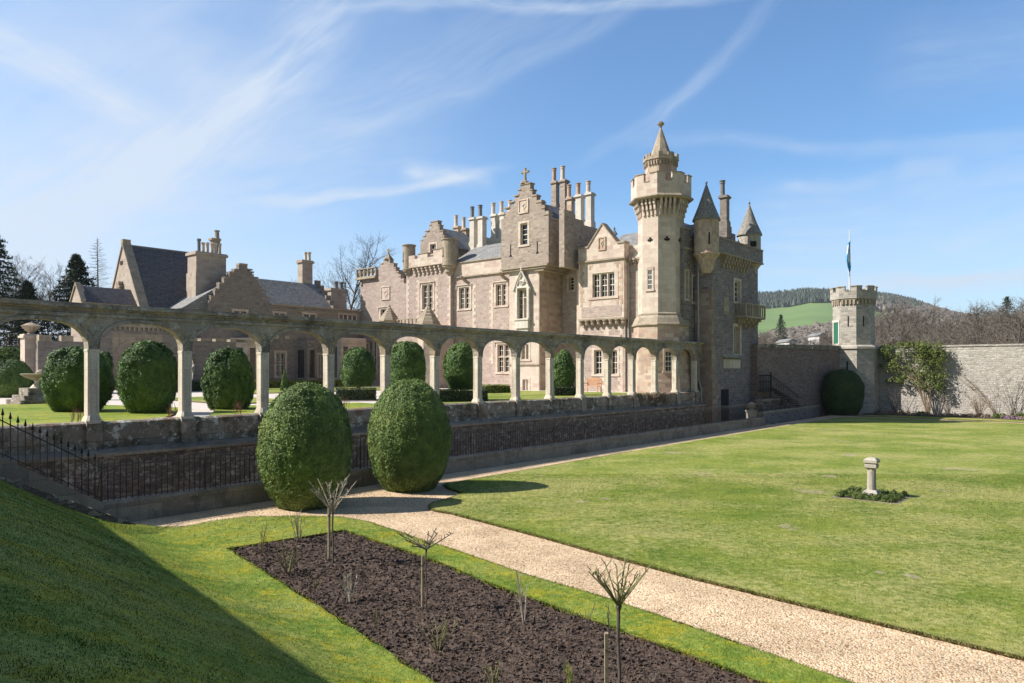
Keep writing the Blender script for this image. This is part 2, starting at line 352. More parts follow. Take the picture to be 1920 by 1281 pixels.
def foliage(name, c0, c1, c2, scale=7.0, rough=.6, brown=.0):
    m, t, b = material(name, rough, .3)
    ob = t.node('ShaderNodeTexCoord').outputs['Object']
    n1 = t.noise(ob, scale, 5, .65); n2 = t.noise(ob, scale*.16, 3, .6); n3 = t.noise(ob, scale*7, 2)
    f = t.math('MULTIPLY_ADD', n2, .45, t.math('MULTIPLY_ADD', n3, .3, t.math('MULTIPLY', n1, .35)))
    c = t.ramp(f, [(.38, c0), (.54, c1), (.72, c2)])
    if brown: c = t.mix(t.math('MULTIPLY', t.sstep(t.math('MULTIPLY_ADD', n2, .0, t.noise(t.vmath('ADD', ob, (5, 8, 2)), 1.6, 4, .7)), .60, .70), brown), c, (.13, .085, .03))
    t.l.new(c, b.inputs['Base Color'])
    return m
M['yew'] = foliage('yew_foliage', (.030, .062, .014), (.125, .195, .045), (.30, .36, .095), 5, brown=.6)
M['yew_court'] = foliage('yew_court_foliage', (.020, .052, .012), (.080, .150, .032), (.20, .27, .055), 4)
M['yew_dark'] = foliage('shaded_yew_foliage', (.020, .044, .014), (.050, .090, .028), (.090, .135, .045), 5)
M['core'] = simple('yew_core', (.010, .018, .006), .95)
M['hedge_lime'] = foliage('lime_hedge', (.08, .12, .015), (.19, .23, .03), (.30, .33, .05), 9)
M['hedge_dark'] = foliage('dark_hedge', (.02, .035, .015), (.045, .07, .03), (.075, .10, .045), 9)
M['conifer'] = foliage('conifer_needles', (.010, .024, .012), (.025, .05, .022), (.045, .08, .03), 3)
M['leafy'] = foliage('climber_leaves', (.035, .055, .010), (.11, .15, .03), (.27, .28, .09), 6)
M['bedgreen'] = foliage('bedding_leaves', (.03, .05, .012), (.075, .11, .02), (.15, .18, .05), 14)
M['dry'] = foliage('dry_stems', (.12, .085, .06), (.22, .16, .11), (.34, .26, .17), 9)
M['brownwood'] = foliage('bare_wood_far', (.085, .072, .058), (.145, .122, .098), (.20, .17, .13), .05)
M['darkwood'] = foliage('conifer_wood_far', (.022, .038, .028), (.035, .055, .038), (.055, .075, .05), .05)

def grass_mat(name, greens, straw, moss_amt=0.0, straw_amt=.6, hue=None, worn=()):
    m, t, b = material(name, .85, .15)
    g = t.node('ShaderNodeNewGeometry').outputs['Position']
    g2 = t.mapping(g, scale=(1, 1, .3))
    a = t.noise(g2, .42, 6, .6); d = t.noise(t.mapping(g, scale=(.7, 1.0, .5)), .33, 6, .64, .4); fine = t.noise(g2, 38, 3, .75); mid = t.noise(g2, 6.5, 5, .7)
    c = t.ramp(a, [(.28, greens[0]), (.50, greens[1]), (.72, greens[2])])
    f = t.math('MULTIPLY_ADD', mid, .45, t.math('MULTIPLY', d, .62))
    c = t.mix(t.math('MULTIPLY', t.sstep(f, .46, .64), straw_amt), c, straw)
    if moss_amt:
        f2 = t.math('MULTIPLY_ADD', t.noise(t.vmath('ADD', g2, (9, 4, 0)), 1.3, 5, .65), .6, t.math('MULTIPLY', t.noise(g2, 7, 4, .7), .4))
        c = t.mix(t.math('MULTIPLY', t.sstep(f2, .48, .60), moss_amt), c, (.34, .31, .025))
    # worn bare spots
    bs = t.sstep(t.math('MULTIPLY_ADD', t.noise(t.vmath('ADD', g2, (31, 17, 0)), .38, 2, .5), .8, t.math('MULTIPLY', mid, .2)), .645, .68)
    c = t.mix(t.math('MULTIPLY', bs, .6), c, (.36, .30, .19))
    for (wx_, wy_, wr_) in worn:
        dd = t.node('ShaderNodeVectorMath', {0: t.mapping(g, scale=(1, 1, 0)), 1: (wx_, wy_, 0)}, operation='DISTANCE').outputs['Value']
        ds = t.math('ADD', dd, t.math('MULTIPLY', t.math('SUBTRACT', t.noise(g, 3.5, 6, .75), .5), wr_*3.2))
        c = t.mix(t.math('MULTIPLY', t.sstep(ds, wr_, wr_*.4), .75), c, (.40, .33, .235))
    c = t.mix(1.0, c, t.ramp(mid, [(.25, .80), (.75, 1.2)]), 'MULTIPLY')
    c = t.mix(1.0, c, t.ramp(t.noise(t.vmath('ADD', g2, (3, 41, 0)), 1.7, 8, .72), [(.32, (.74, .80, .70)), (.50, (1.0, 1.0, 1.0)), (.68, (1.16, 1.12, 1.16))]), 'MULTIPLY')
    c = t.mix(1.0, c, t.ramp(fine, [(.25, .62), (.75, 1.42)]), 'MULTIPLY')
    t.l.new(c, b.inputs['Base Color'])
    bump(t, b, t.math('MULTIPLY_ADD', fine, .6, t.math('MULTIPLY', mid, .9)), .9, .05)
    return m
M['lawn'] = grass_mat('lawn_grass', ((.095, .160, .018), (.165, .218, .032), (.240, .268, .052)), (.41, .37, .145), 0.15, .64, worn=[(7.62, 13.65, .16), (7.15, 13.95, .10), (9.3, 11.7, .14), (2.1, 21.4, .22), (2.9, 21.9, .2), (15.5, 33.0, .4), (11.8, 26.5, .3)])
M['bank'] = grass_mat('bank_grass', ((.080, .160, .018), (.155, .230, .030), (.245, .290, .045)), (.40, .37, .11), .72, .45)
M['blade'] = M['lawn']
M['field'] = simple('far_field', (.135, .205, .065), .9, vary=.12, sc=.01)
M['ground'] = grass_mat('rough_ground', ((.06, .075, .02), (.11, .11, .035), (.16, .14, .06)), (.20, .16, .09), 0, .6)

m, t, b = material('gravel', .9, .2); M['gravel'] = m
g = t.node('ShaderNodeNewGeometry').outputs['Position']
vo = t.node('ShaderNodeTexVoronoi', {'Vector': g, 'Scale': 34.0, 'Randomness': 1.0}); cs = t.node('ShaderNodeSeparateColor', {0: vo.outputs[1]})
c = t.ramp(cs.outputs[0], [(0, (.36, .235, .14)), (.25, (.66, .495, .325)), (.5, (.76, .61, .43)), (.75, (.66, .47, .29)), (1, (.85, .74, .56))])
c = t.mix(1.0, c, t.ramp(vo.outputs[0], [(.0, 1.12), (.6, 1.0), (1.0, .55)]), 'MULTIPLY')
c = t.mix(1.0, c, t.ramp(t.noise(g, 1.1, 6, .65), [(.3, (.74, .72, .68)), (.7, (1.10, 1.08, 1.06))]), 'MULTIPLY')
c = t.mix(1.0, c, t.ramp(t.noise(g, 110, 2, .6), [(.3, .78), (.7, 1.16)]), 'MULTIPLY')
c = t.mix(t.math('MULTIPLY', t.sstep(t.noise(t.vmath('ADD', g, (4, 9, 0)), 2.6, 8, .75), .60, .70), .35), c, (.20, .145, .09))
c = t.mix(1.0, c, t.ramp(t.noise(t.vmath('ADD', g, (14, 9, 0)), .45, 4, .6), [(.35, (.86, .84, .82)), (.65, (1.06, 1.05, 1.04))]), 'MULTIPLY')
t.l.new(c, b.inputs['Base Color']); bump(t, b, t.math('MULTIPLY_ADD', vo.outputs[0], -1.0, t.noise(g, 9, 4)), .8, .025)

m, t, b = material('pale_gravel', .9, .2); M['drive'] = m
g = t.node('ShaderNodeNewGeometry').outputs['Position']
t.l.new(t.mix(1.0, (.56, .50, .44), t.ramp(t.noise(g, 3, 8, .75), [(.3, .82), (.7, 1.12)]), 'MULTIPLY'), b.inputs['Base Color'])

m, t, b = material('soil', .95, .12); M['soil'] = m
g = t.node('ShaderNodeNewGeometry').outputs['Position']
c = t.ramp(t.noise(g, 16, 7, .75), [(.30, (.034, .024, .019)), (.48, (.092, .066, .053)), (.60, (.15, .112, .09)), (.74, (.27, .21, .17))])
c = t.mix(1.0, c, t.ramp(t.noise(g, 1.2, 4), [(.3, .8), (.7, 1.15)]), 'MULTIPLY')
t.l.new(c, b.inputs['Base Color']); bump(t, b, t.noise(g, 38, 6, .75), .9, .04)
M['edge'] = simple('soil_edge', (.13, .085, .055), .95, vary=.5, sc=14)

# ------------------------------------------------------------------ terrain
TOE = (-9.5, 18.4)
def bank_n(x, y): return (x-TOE[0])*-.75+(y-TOE[1])*-.66
def sstep(t_): t_ = min(1, max(0, t_)); return t_*t_*(3-2*t_)
def gz(x, y): return 2.35*sstep((bank_n(x, y)+.3)/5.6)

def bankz(x, y): return .06+gz(x, y)+min(1, .25+max(0, bank_n(x, y))*.5)*(.03*noise.noise((x*.6, y*.6, 0))+.014*noise.noise((x*1.7, y*1.7, 7)))
def inside(p, poly):
    c_ = False; n = len(poly); j = n-1
    for i in range(n):
        a, b_ = poly[i], poly[j]
        if (a[1] > p[1]) != (b_[1] > p[1]) and p[0] < (b_[0]-a[0])*(p[1]-a[1])/(b_[1]-a[1])+a[0]: c_ = not c_
        j = i
    return c_
def densify(poly, step):
    out = []
    for i in range(len(poly)):
        a, b_ = Vector(poly[i][:2]), Vector(poly[(i+1) % len(poly)][:2]); n = max(1, int((b_-a).length/step))
        out += [tuple(a+(b_-a)*(k/n)) for k in range(n)]
    return out
def patch(poly, holes, zf, step=None, lip=0.0, wob=0.0):
    """a sheet over poly minus holes at height zf(x,y), with a turned-down edge of depth lip"""
    loops = [densify(l, step or 1e9) for l in [poly]+holes]
    if wob:
        loops = [[(x+wob*noise.noise((x*3, y*3, 1)), y+wob*noise.noise((x*3, y*3, 5))) for x, y in l] for l in loops]
    pts = []; edges = []
    for l in loops:
        b0 = len(pts); pts += l; edges += [(b0+i, b0+(i+1) % len(l)) for i in range(len(l))]
    if step:
        xs = [p[0] for p in poly]; ys = [p[1] for p in poly]
        nx = int((max(xs)-min(xs))/step); ny = int((max(ys)-min(ys))/step)
        for i in range(1, nx):
            for j in range(1, ny):
                p = (min(xs)+i*step, min(ys)+j*step)
                if inside(p, loops[0]) and not any(inside(p, h) for h in loops[1:]): pts.append(p)
    vo_, _, fo, *_r = delaunay_2d_cdt([Vector(p) for p in pts], edges, [], 0, 1e-5)
    mb = MB(); fs = []
    for f in fo:
        cx = sum(vo_[i].x for i in f)/len(f); cy = sum(vo_[i].y for i in f)/len(f)
        if inside((cx, cy), loops[0]) and not any(inside((cx, cy), h) for h in loops[1:]):
            a = sum(vo_[f[i]].x*vo_[f[(i+1) % len(f)]].y-vo_[f[(i+1) % len(f)]].x*vo_[f[i]].y for i in range(len(f)))
            fs.append(tuple(f) if a > 0 else tuple(f)[::-1])
    mb.add([(p.x, p.y, zf(p.x, p.y)) for p in vo_], fs)
    lips = MB()
    if lip:
        for l in loops:
            for i in range(len(l)):
                a, b_ = l[i], l[(i+1) % len(l)]
                lips.add([(a[0], a[1], zf(*a)-.004), (b_[0], b_[1], zf(*b_)-.004), (b_[0], b_[1], zf(*b_)-lip), (a[0], a[1], zf(*a)-lip)], [(0, 1, 2, 3)])
    return mb, lips, loops

def up(u, v): p = uvw(u, v); return (p.x, p.y)
def gp(px, py, z=0): p = G(px, py, z); return (p.x, p.y)
def sheet(name, poly, z, mat, step=None, kind='structure', lip=0, edge=True, wob=0, holes=(), zf=None):
    mb, lips, loops = patch([tuple(p) for p in poly], [list(h) for h in holes], zf or (lambda x, y: z), step, lip, wob)
    o = mb.build(name, mat, None, (0, 0, 0), 'world', smooth=bool(zf), uv=False); props(o, kind=kind)
    if lip: lips.build('turf_edge', M['edge'], o, uv=False)
    return o, loops

# setting: base ground with far hills, gravel, lawns, courtyard
def hill(px, Y):
    g_ = np.interp(px, [600, 1250, 1420, 1520, 1640, 1700, 1800, 1950, 2400], [.55, .88, .95, 1.0, .96, .88, .70, .56, .5])
    h = np.interp(Y, [0, 330, 600, 900, 1100, 1180, 1500, 1700, 2600], [0, 0, 30, 72, 99, 112, 162, 160, 60])
    return -1.5+float(h*g_)
mb = MB(); cols = list(range(200, 2500, 40)); Ys = [330, 400, 500, 600, 700, 800, 900, 1000, 1100, 1180, 1300, 1400, 1500, 1600, 1800, 2200]
vs = [((px-960)/F*Y, Y, hill(px, Y)+(6*noise.noise((px*.012, Y*.004, 0)) if Y > 450 else 0)) for Y in Ys for px in cols]
fs = [(j*len(cols)+i, j*len(cols)+i+1, (j+1)*len(cols)+i+1, (j+1)*len(cols)+i) for j in range(len(Ys)-1) for i in range(len(cols)-1)]
mb.add(vs, fs); props(mb.build('hill', M['field'], None, (0, 0, 0), 'world', smooth=True, uv=False), kind='structure')
sheet('ground', [(-6000, -3000), (6000, -3000), (6000, 7000), (-6000, 7000)], -1.6, M['ground'])
sheet('moat_floor', [up(-40, 19.8), up(80, 19.8), up(80, 24.6), up(-40, 24.6)], -1.0, M['drive'])
BED = [gp(425, 1033), gp(645, 998), gp(800, 1050), gp(919, 1100), gp(1127, 1174), gp(1300, 1237), gp(1410, 1279), (6.4, 5.4), (1.9, 5.4), gp(800, 1281), gp(600, 1145)]
sheet('gravel_path', [up(-40, -60), up(72.4, -60), up(72.4, 19.9), up(-40, 19.9)], 0.0, M['gravel'], holes=[BED])
sheet('courtyard', [up(-60, 24.35), up(50, 24.35), up(50, 63), up(-60, 63)], 2.30, M['drive'])
sheet('parkland', [up(-200, 62.9), up(50, 62.9), up(50, 330), up(-200, 330)], 2.26, M['ground'])

NEAR = [up(7.62, 18.88), gp(300, 989, .05), gp(340, 989, .05), gp(400, 977, .05), gp(470, 969, .05), gp(560, 968, .05), gp(640, 970, .05), gp(690, 979, .05), gp(740, 995, .05), gp(788, 1012, .05),
        gp(839, 1027, .05), gp(978, 1075, .05), gp(1142, 1124, .05), gp(1300, 1177, .05), gp(1560, 1268, .05), (7.4, 5.0), (14, -4), (14, -14), (-34, -14), up(-25, 18.88)]
sheet('bank_lawn', NEAR, 0, M['bank'], step=.30, lip=.07, holes=[BED], zf=lambda x, y: bankz(x, y), wob=.07)
LAWN = [up(60.5, 18.35), up(62.5, 18.0), up(64.0, 16.6), up(64.0, -60), (60, -30), (22, -6.2), (12.6, 4.1), gp(1920, 1232, .06), gp(1600, 1155, .06), gp(1300, 1082, .06), gp(1142, 1040, .06), gp(1008, 1003, .06), gp(900, 975, .06),
        gp(845, 961, .06), gp(815, 956, .06), gp(805, 950, .06), gp(808, 944, .06), gp(825, 938, .06), gp(848, 932, .06), gp(866, 925, .06), gp(858, 920, .06), gp(840, 914, .06), gp(832, 909, .06), gp(840, 905, .06),
        gp(870, 901, .06), gp(944, 888.5, .06), up(30, 18.25), up(45, 18.3)]
LAWN_XY = [tuple(p) for p in LAWN]
sheet('lawn', LAWN, .06, M['lawn'], lip=.07, wob=.05, step=None, zf=None)
sheet('border_turf', [up(65.6, 18), up(65.6, -60), up(68.2, -60), up(68.2, 16)], .05, M['lawn'], lip=.06)
sheet('flower_border', [up(68.3, 18.2), up(68.3, -60), up(72.3, -60), up(72.3, 18.2)], .03, M['soil'])
for i, pg in enumerate([[up(-30, 24.6), up(10.5, 24.6), up(14.3, 30.5), up(12, 40), up(-30, 46)],
                        [up(12.2, 24.7), up(21.5, 24.7), up(22, 29), up(15.8, 31)],
                        [up(17.2, 33), up(21.5, 33), up(22.5, 43), up(17.5, 42)],
                        [up(24, 24.7), up(44, 24.7), up(42.5, 38), up(37, 44), up(27, 30)],
                        [up(26, 46), up(40, 46), up(43.5, 58), up(28, 56)]]):
    sheet('courtyard_lawn', pg, 2.36, M['bank'] if i < 2 else M['lawn'], lip=.06)
def grow_poly(P, d):
    out = []; n = len(P); ar = sum(P[i][0]*P[(i+1) % n][1]-P[(i+1) % n][0]*P[i][1] for i in range(n))
    for i in range(n):
        e = [(Vector(P[(i+k+1) % n])-Vector(P[(i+k) % n])).normalized() for k in (-1, 0)]; nn = [Vector((v.y, -v.x)) if ar > 0 else Vector((-v.y, v.x)) for v in e]
        m_ = (nn[0]+nn[1]).normalized(); out.append(tuple(Vector(P[i])+m_*d))
    return out
SOIL = grow_poly(BED, .12)
def soilz(x, y):
    p = Vector((x, y, 0)); return .0+.05*noise.noise(p*1.3)+.045*noise.noise(p*4.1)+.042*abs(noise.noise(p*9.0))+.024*noise.noise(p*21)
o, _ = sheet('flower_bed', SOIL, 0, M['soil'], step=.085, zf=soilz)
o.data.polygons.foreach_set('use_smooth', [False]*len(o.data.polygons))

# ------------------------------------------------------------------ grass blades and soil crumbs near the camera
def blades(name, n, region, zf, mat, avoid=None, hgt=(.006, .019), wid=.0034, group=None):
    P = []
    x0, x1, y0, y1 = region
    while len(P) < n:
        k = 20000; X = rng.uniform(x0, x1, k); Y = y0*(y1/y0)**rng.uniform(0, 1, k)
        for x, y in zip(X, Y):
            px = 960+F*x/y
            if -30 < px < 1950 and avoid(x, y): P.append((x, y))
            if len(P) >= n: break
    P = np.array(P); z = np.array([zf(x, y) for x, y in P])
    a = rng.uniform(0, 2*np.pi, n); h = rng.uniform(*hgt, n)*(1+.03*P[:, 1]); wd = wid*(1+.07*P[:, 1])
    lean = rng.uniform(0, .9, n)*h; b_ = rng.uniform(0, 2*np.pi, n)
    v = np.zeros((n, 3, 3))
    v[:, 0] = np.c_[P[:, 0]-np.cos(a)*wd, P[:, 1]-np.sin(a)*wd, z-.005]
    v[:, 1] = np.c_[P[:, 0]+np.cos(a)*wd, P[:, 1]+np.sin(a)*wd, z-.005]
    v[:, 2] = np.c_[P[:, 0]+np.cos(b_)*lean, P[:, 1]+np.sin(b_)*lean, z+h]
    o = trimesh(name, v.reshape(-1, 3), mat)
    nr = np.tile(np.array([[0, 0, 1.0]]), (3*n, 1)); nr[:, :2] += np.repeat(rng.normal(size=(n, 2))*.22, 3, 0); nr /= np.linalg.norm(nr, axis=1, keepdims=True)
    o.data.normals_split_custom_set_from_vertices(nr.tolist()); return o
def trimesh(name, v, mat, parent=None, quads=False, og=(0, 0, 0), frame='world'):
    k = 4 if quads else 3; n = len(v)//k; me = bpy.data.meshes.new(name)
    me.vertices.add(len(v)); me.vertices.foreach_set('co', np.asarray(v, dtype=np.float32).ravel())
    me.loops.add(len(v)); me.loops.foreach_set('vertex_index', np.arange(len(v), dtype=np.int32))
    me.polygons.add(n); me.polygons.foreach_set('loop_start', np.arange(0, len(v), k, dtype=np.int32))
    me.update(calc_edges=True); me.materials.append(mat)
    o = bpy.data.objects.new(name, me); COL.objects.link(o)
    if parent is not None: o.parent = parent; ORI[o.name] = ORI[parent.name]
    else: place(o, og, frame)
    return o
def leaf_quads(P, Nn, size, tilt=.55, aspect=.45, rg_=rng):
    n = len(P); a = rg_.normal(size=(n, 3)); nn = Nn+a*tilt; nn /= np.linalg.norm(nn, axis=1, keepdims=True)
    t_ = rg_.normal(size=(n, 3))+np.array([0, 0, .9]); t_ -= nn*np.sum(t_*nn, 1, keepdims=True); t_ /= np.linalg.norm(t_, axis=1, keepdims=True)+1e-9
    b_ = np.cross(nn, t_); s_ = size*rg_.uniform(.6, 1.4, (n, 1))
    return np.stack([P-b_*s_*aspect, P+b_*s_*aspect, P+t_*s_*1.4], 1).reshape(-1, 3)
nearpoly = [tuple(p) for p in NEAR]; bedpoly = [tuple(p) for p in BED]
o = blades('short_grass', 190000, (-16, 8, 4.0, 20), lambda x, y: bankz(x, y)-.005, M['bank'], lambda x, y: inside((x, y), nearpoly) and not inside((x, y), bedpoly))
props(o, 'short mossy grass covering the bank and the strip round the rose bed', 'grass', kind='stuff')
o = blades('mown_grass', 130000, (-4, 20, 9.5, 27), lambda x, y: .055, M['lawn'], lambda x, y: inside((x, y), LAWN_XY), hgt=(.006, .018), wid=.004)
props(o, 'mown grass of the large lawn right of the gravel path', 'grass', kind='stuff')
def edge_tufts(name, loops, n, zf, mat):
    P = []
    for l in loops:
        for i in range(len(l)):
            a, b_ = Vector(l[i]), Vector(l[(i+1) % len(l)]); L = (b_-a).length; m_ = (a+b_)/2
            if m_.y < 4 or m_.y > 34 or L > 30: continue
            k = int(L*n/max(1.0, m_.y/12))
            for _ in range(k):
                q = a+(b_-a)*rng.uniform(); P.append((q.x+rng.normal()*.022, q.y+rng.normal()*.022))
    P = np.array(P); n_ = len(P); z = np.array([zf(x, y) for x, y in P]); h = rng.uniform(.012, .042, n_)*(1+.02*P[:, 1]); a = rng.uniform(0, 6.28, n_); b_ = rng.uniform(0, 6.28, n_); w_ = .0045*(1+.05*P[:, 1])
    v = np.zeros((n_, 3, 3)); v[:, 0] = np.c_[P[:, 0]-np.cos(a)*w_, P[:, 1]-np.sin(a)*w_, z-.02]; v[:, 1] = np.c_[P[:, 0]+np.cos(a)*w_, P[:, 1]+np.sin(a)*w_, z-.02]
    v[:, 2] = np.c_[P[:, 0]+np.cos(b_)*h*.9, P[:, 1]+np.sin(b_)*h*.9, z+h*.7]
    o = trimesh(name, v.reshape(-1, 3), mat); nr = np.tile(np.array([[0, 0, 1.0]]), (3*n_, 1)); nr[:, :2] += np.repeat(rng.normal(size=(n_, 2))*.3, 3, 0); nr /= np.linalg.norm(nr, axis=1, keepdims=True)
    o.data.normals_split_custom_set_from_vertices(nr.tolist()); return o
props(edge_tufts('turf_fringe', [nearpoly, bedpoly], 520, lambda x, y: bankz(x, y)-.01, M['bank']), 'ragged grass fringe hanging over the bed and the gravel', 'grass', kind='stuff')
props(edge_tufts('lawn_fringe', [LAWN_XY], 520, lambda x, y: .05, M['lawn']), 'ragged grass fringe along the edge of the large lawn', 'grass', kind='stuff')
def litter(name, n, ok, region, zf, mat, size):
    P = []
    while len(P) < n:
        x = rng.uniform(region[0], region[1]); y = region[2]*(region[3]/region[2])**rng.uniform()
        if ok(x, y): P.append((x, y, zf(x, y)+.006))
    return trimesh(name, leaf_quads(np.array(P), np.tile(np.array([[0, 0, 1.0]]), (n, 1)), size, .35, .5), mat)
# crumbs of soil and pebbles
def crumbs(name, n, polyc, region, zf, mat, size):
    vs = []; cnt = 0
    T = np.array([(1, 1, 1), (1, -1, -1), (-1, 1, -1), (-1, -1, 1)])*.58
    while cnt < n:
        x = rng.uniform(region[0], region[1]); y = region[2]*(region[3]/region[2])**rng.uniform()
        if not polyc(x, y): continue
        s_ = rng.uniform(*size)*(.6+.04*y); A = rng.normal(size=(3, 3)); q, _ = np.linalg.qr(A)
        p = (T*s_*rng.uniform(.6, 1.3, (4, 1))) @ q; p[:, 2] *= .7; p += (x, y, zf(x, y)+s_*.15)
        for f in ((0, 1, 2), (0, 3, 1), (0, 2, 3), (1, 3, 2)): vs += [p[i] for i in f]
        cnt += 1
    return trimesh(name, np.array(vs), mat)
o = crumbs('soil_crumbs', 22000, lambda x, y: inside((x, y), bedpoly), (-7, 5, 7.5, 18), soilz, M['soil'], (.008, .045))
props(o, 'loose dark soil crumbs scattered over the rose bed', 'soil', kind='stuff')
o = crumbs('loose_gravel', 12000, lambda x, y: not inside((x, y), nearpoly) and not inside((x, y), LAWN_XY) and xy2uv(x, y)[1] < 19.8 and x < 9, (-8, 9, 8.8, 24), lambda x, y: 0, M['gravel'], (.006, .016))
props(o, 'loose tan pebbles lying on the gravel path', 'gravel', kind='stuff')

props(litter('fallen_leaves', 420, lambda x, y: not inside((x, y), nearpoly) and not inside((x, y), LAWN_XY) and xy2uv(x, y)[1] < 19.8, (-9, 9, 8.8, 26), lambda x, y: 0, M['dry'], .018), 'dead brown leaves scattered on the gravel path', 'leaves', kind='stuff')
props(litter('bed_debris', 1500, lambda x, y: inside((x, y), bedpoly), (-7, 6, 7, 18), soilz, M['dry'], .013), 'small dry twigs and leaf scraps lying on the rose bed', 'leaves', kind='stuff')

# ------------------------------------------------------------------ arcade screen
VA = 24.1; DU = 2.857; U0 = 8.22; NK = 14; KMIN = -3
arc = thing('stone_arcade', 'long weathered stone arcade of open arches on a dark wall before the mansion', 'arcade', (U0, VA, 1.5))
UL = U0+KMIN*DU-.2; UR = U0+NK*DU+1.0
V1, V2 = VA-.17, VA+.17
ZS, ZC, ZP, ZL = 4.62, 5.46, 2.42, 1.57       # springing, crown, parapet top, ledge top
mb = MB(); wob = lambda u, s_: .022*noise.noise((u*.9, s_, 0))
seg = 60; us = [UL+(UR-UL)*i/seg for i in range(seg+1)]
def course(mb, v0, v1, z0, z1, s_):
    for i in range(seg):
        a, b_ = us[i], us[i+1]; za, zb = z1+wob(a, s_), z1+wob(b_, s_)
        mb.add([(a, v0, z0), (b_, v0, z0), (b_, v1, z0), (a, v1, z0), (a, v0, za), (b_, v0, zb), (b_, v1, zb), (a, v1, za)],
               [(0, 3, 2, 1), (4, 5, 6, 7), (0, 1, 5, 4), (2, 3, 7, 6)]+([(3, 0, 4, 7)] if i == 0 else [])+([(1, 2, 6, 5)] if i == seg-1 else []))
course(mb, V1-.05, V2+.05, 5.60, 5.69, 1); course(mb, V1-.01, V2+.01, 5.69, 5.80, 2); course(mb, V1-.09, V2+.09, 5.80, 5.86, 3)
course(mb, V1-.19, V2+.19, 5.86, 5.95, 4); course(mb, V1-.12, V2+.12, 5.955, 6.00, 5)
mb.build('cornice', M['arcade'], arc)
def arch_mb(u0, u1, z_s, z_c, ztop, v1, v2, n=18):
    mb = MB(); hw = .155; a, b_ = u0+hw, u1-hw; c_ = (a+b_)/2; r = (b_-a)/2
    xs = [u0, a]; zs = [z_s, z_s]
    for i in range(1, n):
        x = -math.cos(math.pi*i/n); xs.append(c_+x*r); zs.append(z_s+(z_c-z_s)*(1-abs(x)**2.45)**(1/2.45))
    xs += [b_, u1]; zs += [z_s, z_s]
    for i in range(len(xs)-1):
        x0, x1, z0, z1 = xs[i], xs[i+1], zs[i], zs[i+1]
        mb.add([(x0, v1, z0), (x1, v1, z1), (x1, v1, ztop), (x0, v1, ztop)], [(0, 1, 2, 3)])
        mb.add([(x0, v2, z0), (x1, v2, z1), (x1, v2, ztop), (x0, v2, ztop)], [(3, 2, 1, 0)])
        mb.add([(x0, v1, z0), (x0, v2, z0), (x1, v2, z1), (x1, v1, z1)], [(0, 1, 2, 3)])
        if 1 <= i < len(xs)-2:    # raised hood following the arch
            o1, o2 = .055, .055
            mb.add([(x0, v1-.03, z0+.005), (x1, v1-.03, z1+.005), (x1, v1-.03, z1+o2+.05), (x0, v1-.03, z0+o1+.05)], [(0, 1, 2, 3)])
            mb.add([(x0, v1-.03, z0+.105), (x1, v1-.03, z1+.105), (x1, v1, z1+.12), (x0, v1, z0+.12)], [(0, 1, 2, 3)])
            mb.add([(x0, v1, z0+.004), (x1, v1, z1+.004), (x1, v1-.03, z1+.005), (x0, v1-.03, z0+.005)], [(0, 1, 2, 3)])
    return mb
def column_mb(u):
    mb = MB(); a, b_, c_ = .165, .20, .05
    sec = lambda s_, z: [(u-a*s_, VA-(b_-c_)*s_, z), (u-(a-c_)*s_, VA-b_*s_, z), (u+(a-c_)*s_, VA-b_*s_, z), (u+a*s_, VA-(b_-c_)*s_, z),
                         (u+a*s_, VA+(b_-c_)*s_, z), (u+(a-c_)*s_, VA+b_*s_, z), (u-(a-c_)*s_, VA+b_*s_, z), (u-a*s_, VA+(b_-c_)*s_, z)]
    mb.rings([sec(1.36, ZP-.12), sec(1.36, ZP+.02), sec(1.12, ZP+.12), sec(1.0, ZP+.17), sec(.98, ZP+.2), sec(.98, ZS-.1), sec(1.05, ZS-.05), sec(1.05, ZS-.01), sec(.9, ZS+.01)])
    for z0, z1 in ((ZP+.35, 3.55), (3.62, ZS-.32)):     # sunk panel frame on the face and the side
        mb.box((u-a*.55, VA-b_*.98-.012, z0), (u-a*.40, VA-b_*.9, z1)); mb.box((u+a*.40, VA-b_*.98-.012, z0), (u+a*.55, VA-b_*.9, z1))
    return mb
def carve_mb(u):     # worn leaf carving where two arches meet
    mb = MB(); rr = random.Random(int(u*10))
    for i in range(26):
        s_ = rr.uniform(-1, 1); z = ZS+.10+rr.uniform(0, .62); wd = max(.04, (z-ZS-.02)*.55)
        c_ = Vector((u+s_*wd, V1-.005, z)); k = rr.uniform(.025, .055)
        mb.lathe(c_.x, c_.y, [(k*.2, c_.z-k), (k, c_.z-.3*k), (k*.9, c_.z+.4*k), (k*.2, c_.z+k)], 6, rr.random()*3, sy=.8)
    mb.box((u-.06, V1-.035, ZS-.06), (u+.06, V1+.01, ZS+.06))
    return mb
ped = []
for k in range(KMIN, NK+1):
    u = U0+k*DU
    column_mb(u).build('column', M['column'], arc)
    carve_mb(u).build('spandrel_carving', M['arcade'], arc)
    if k < NK: arch_mb(u, u+DU, ZS, ZC, 5.60, V1, V2).build('arch', M['arcade'], arc)
    mb = MB(); mb.box((u-.24, VA-.30, ZL), (u+.24, VA+.26, ZP-.10)); mb.extrude([(u-.24, VA-.30, ZP-.10), (u-.24, VA+.26, ZP-.10), (u-.2, VA+.2, ZP+.0), (u-.2, VA-.22, ZP+.0)], (.48, 0, 0))
    mb.build('pedestal', M['arcade'] if k % 4 == 1 else M['parapet'], arc)
arch_mb(U0+NK*DU, U0+NK*DU+1.0, ZS, ZC-.1, 5.60, V1, V2).build('arch', M['arcade'], arc)
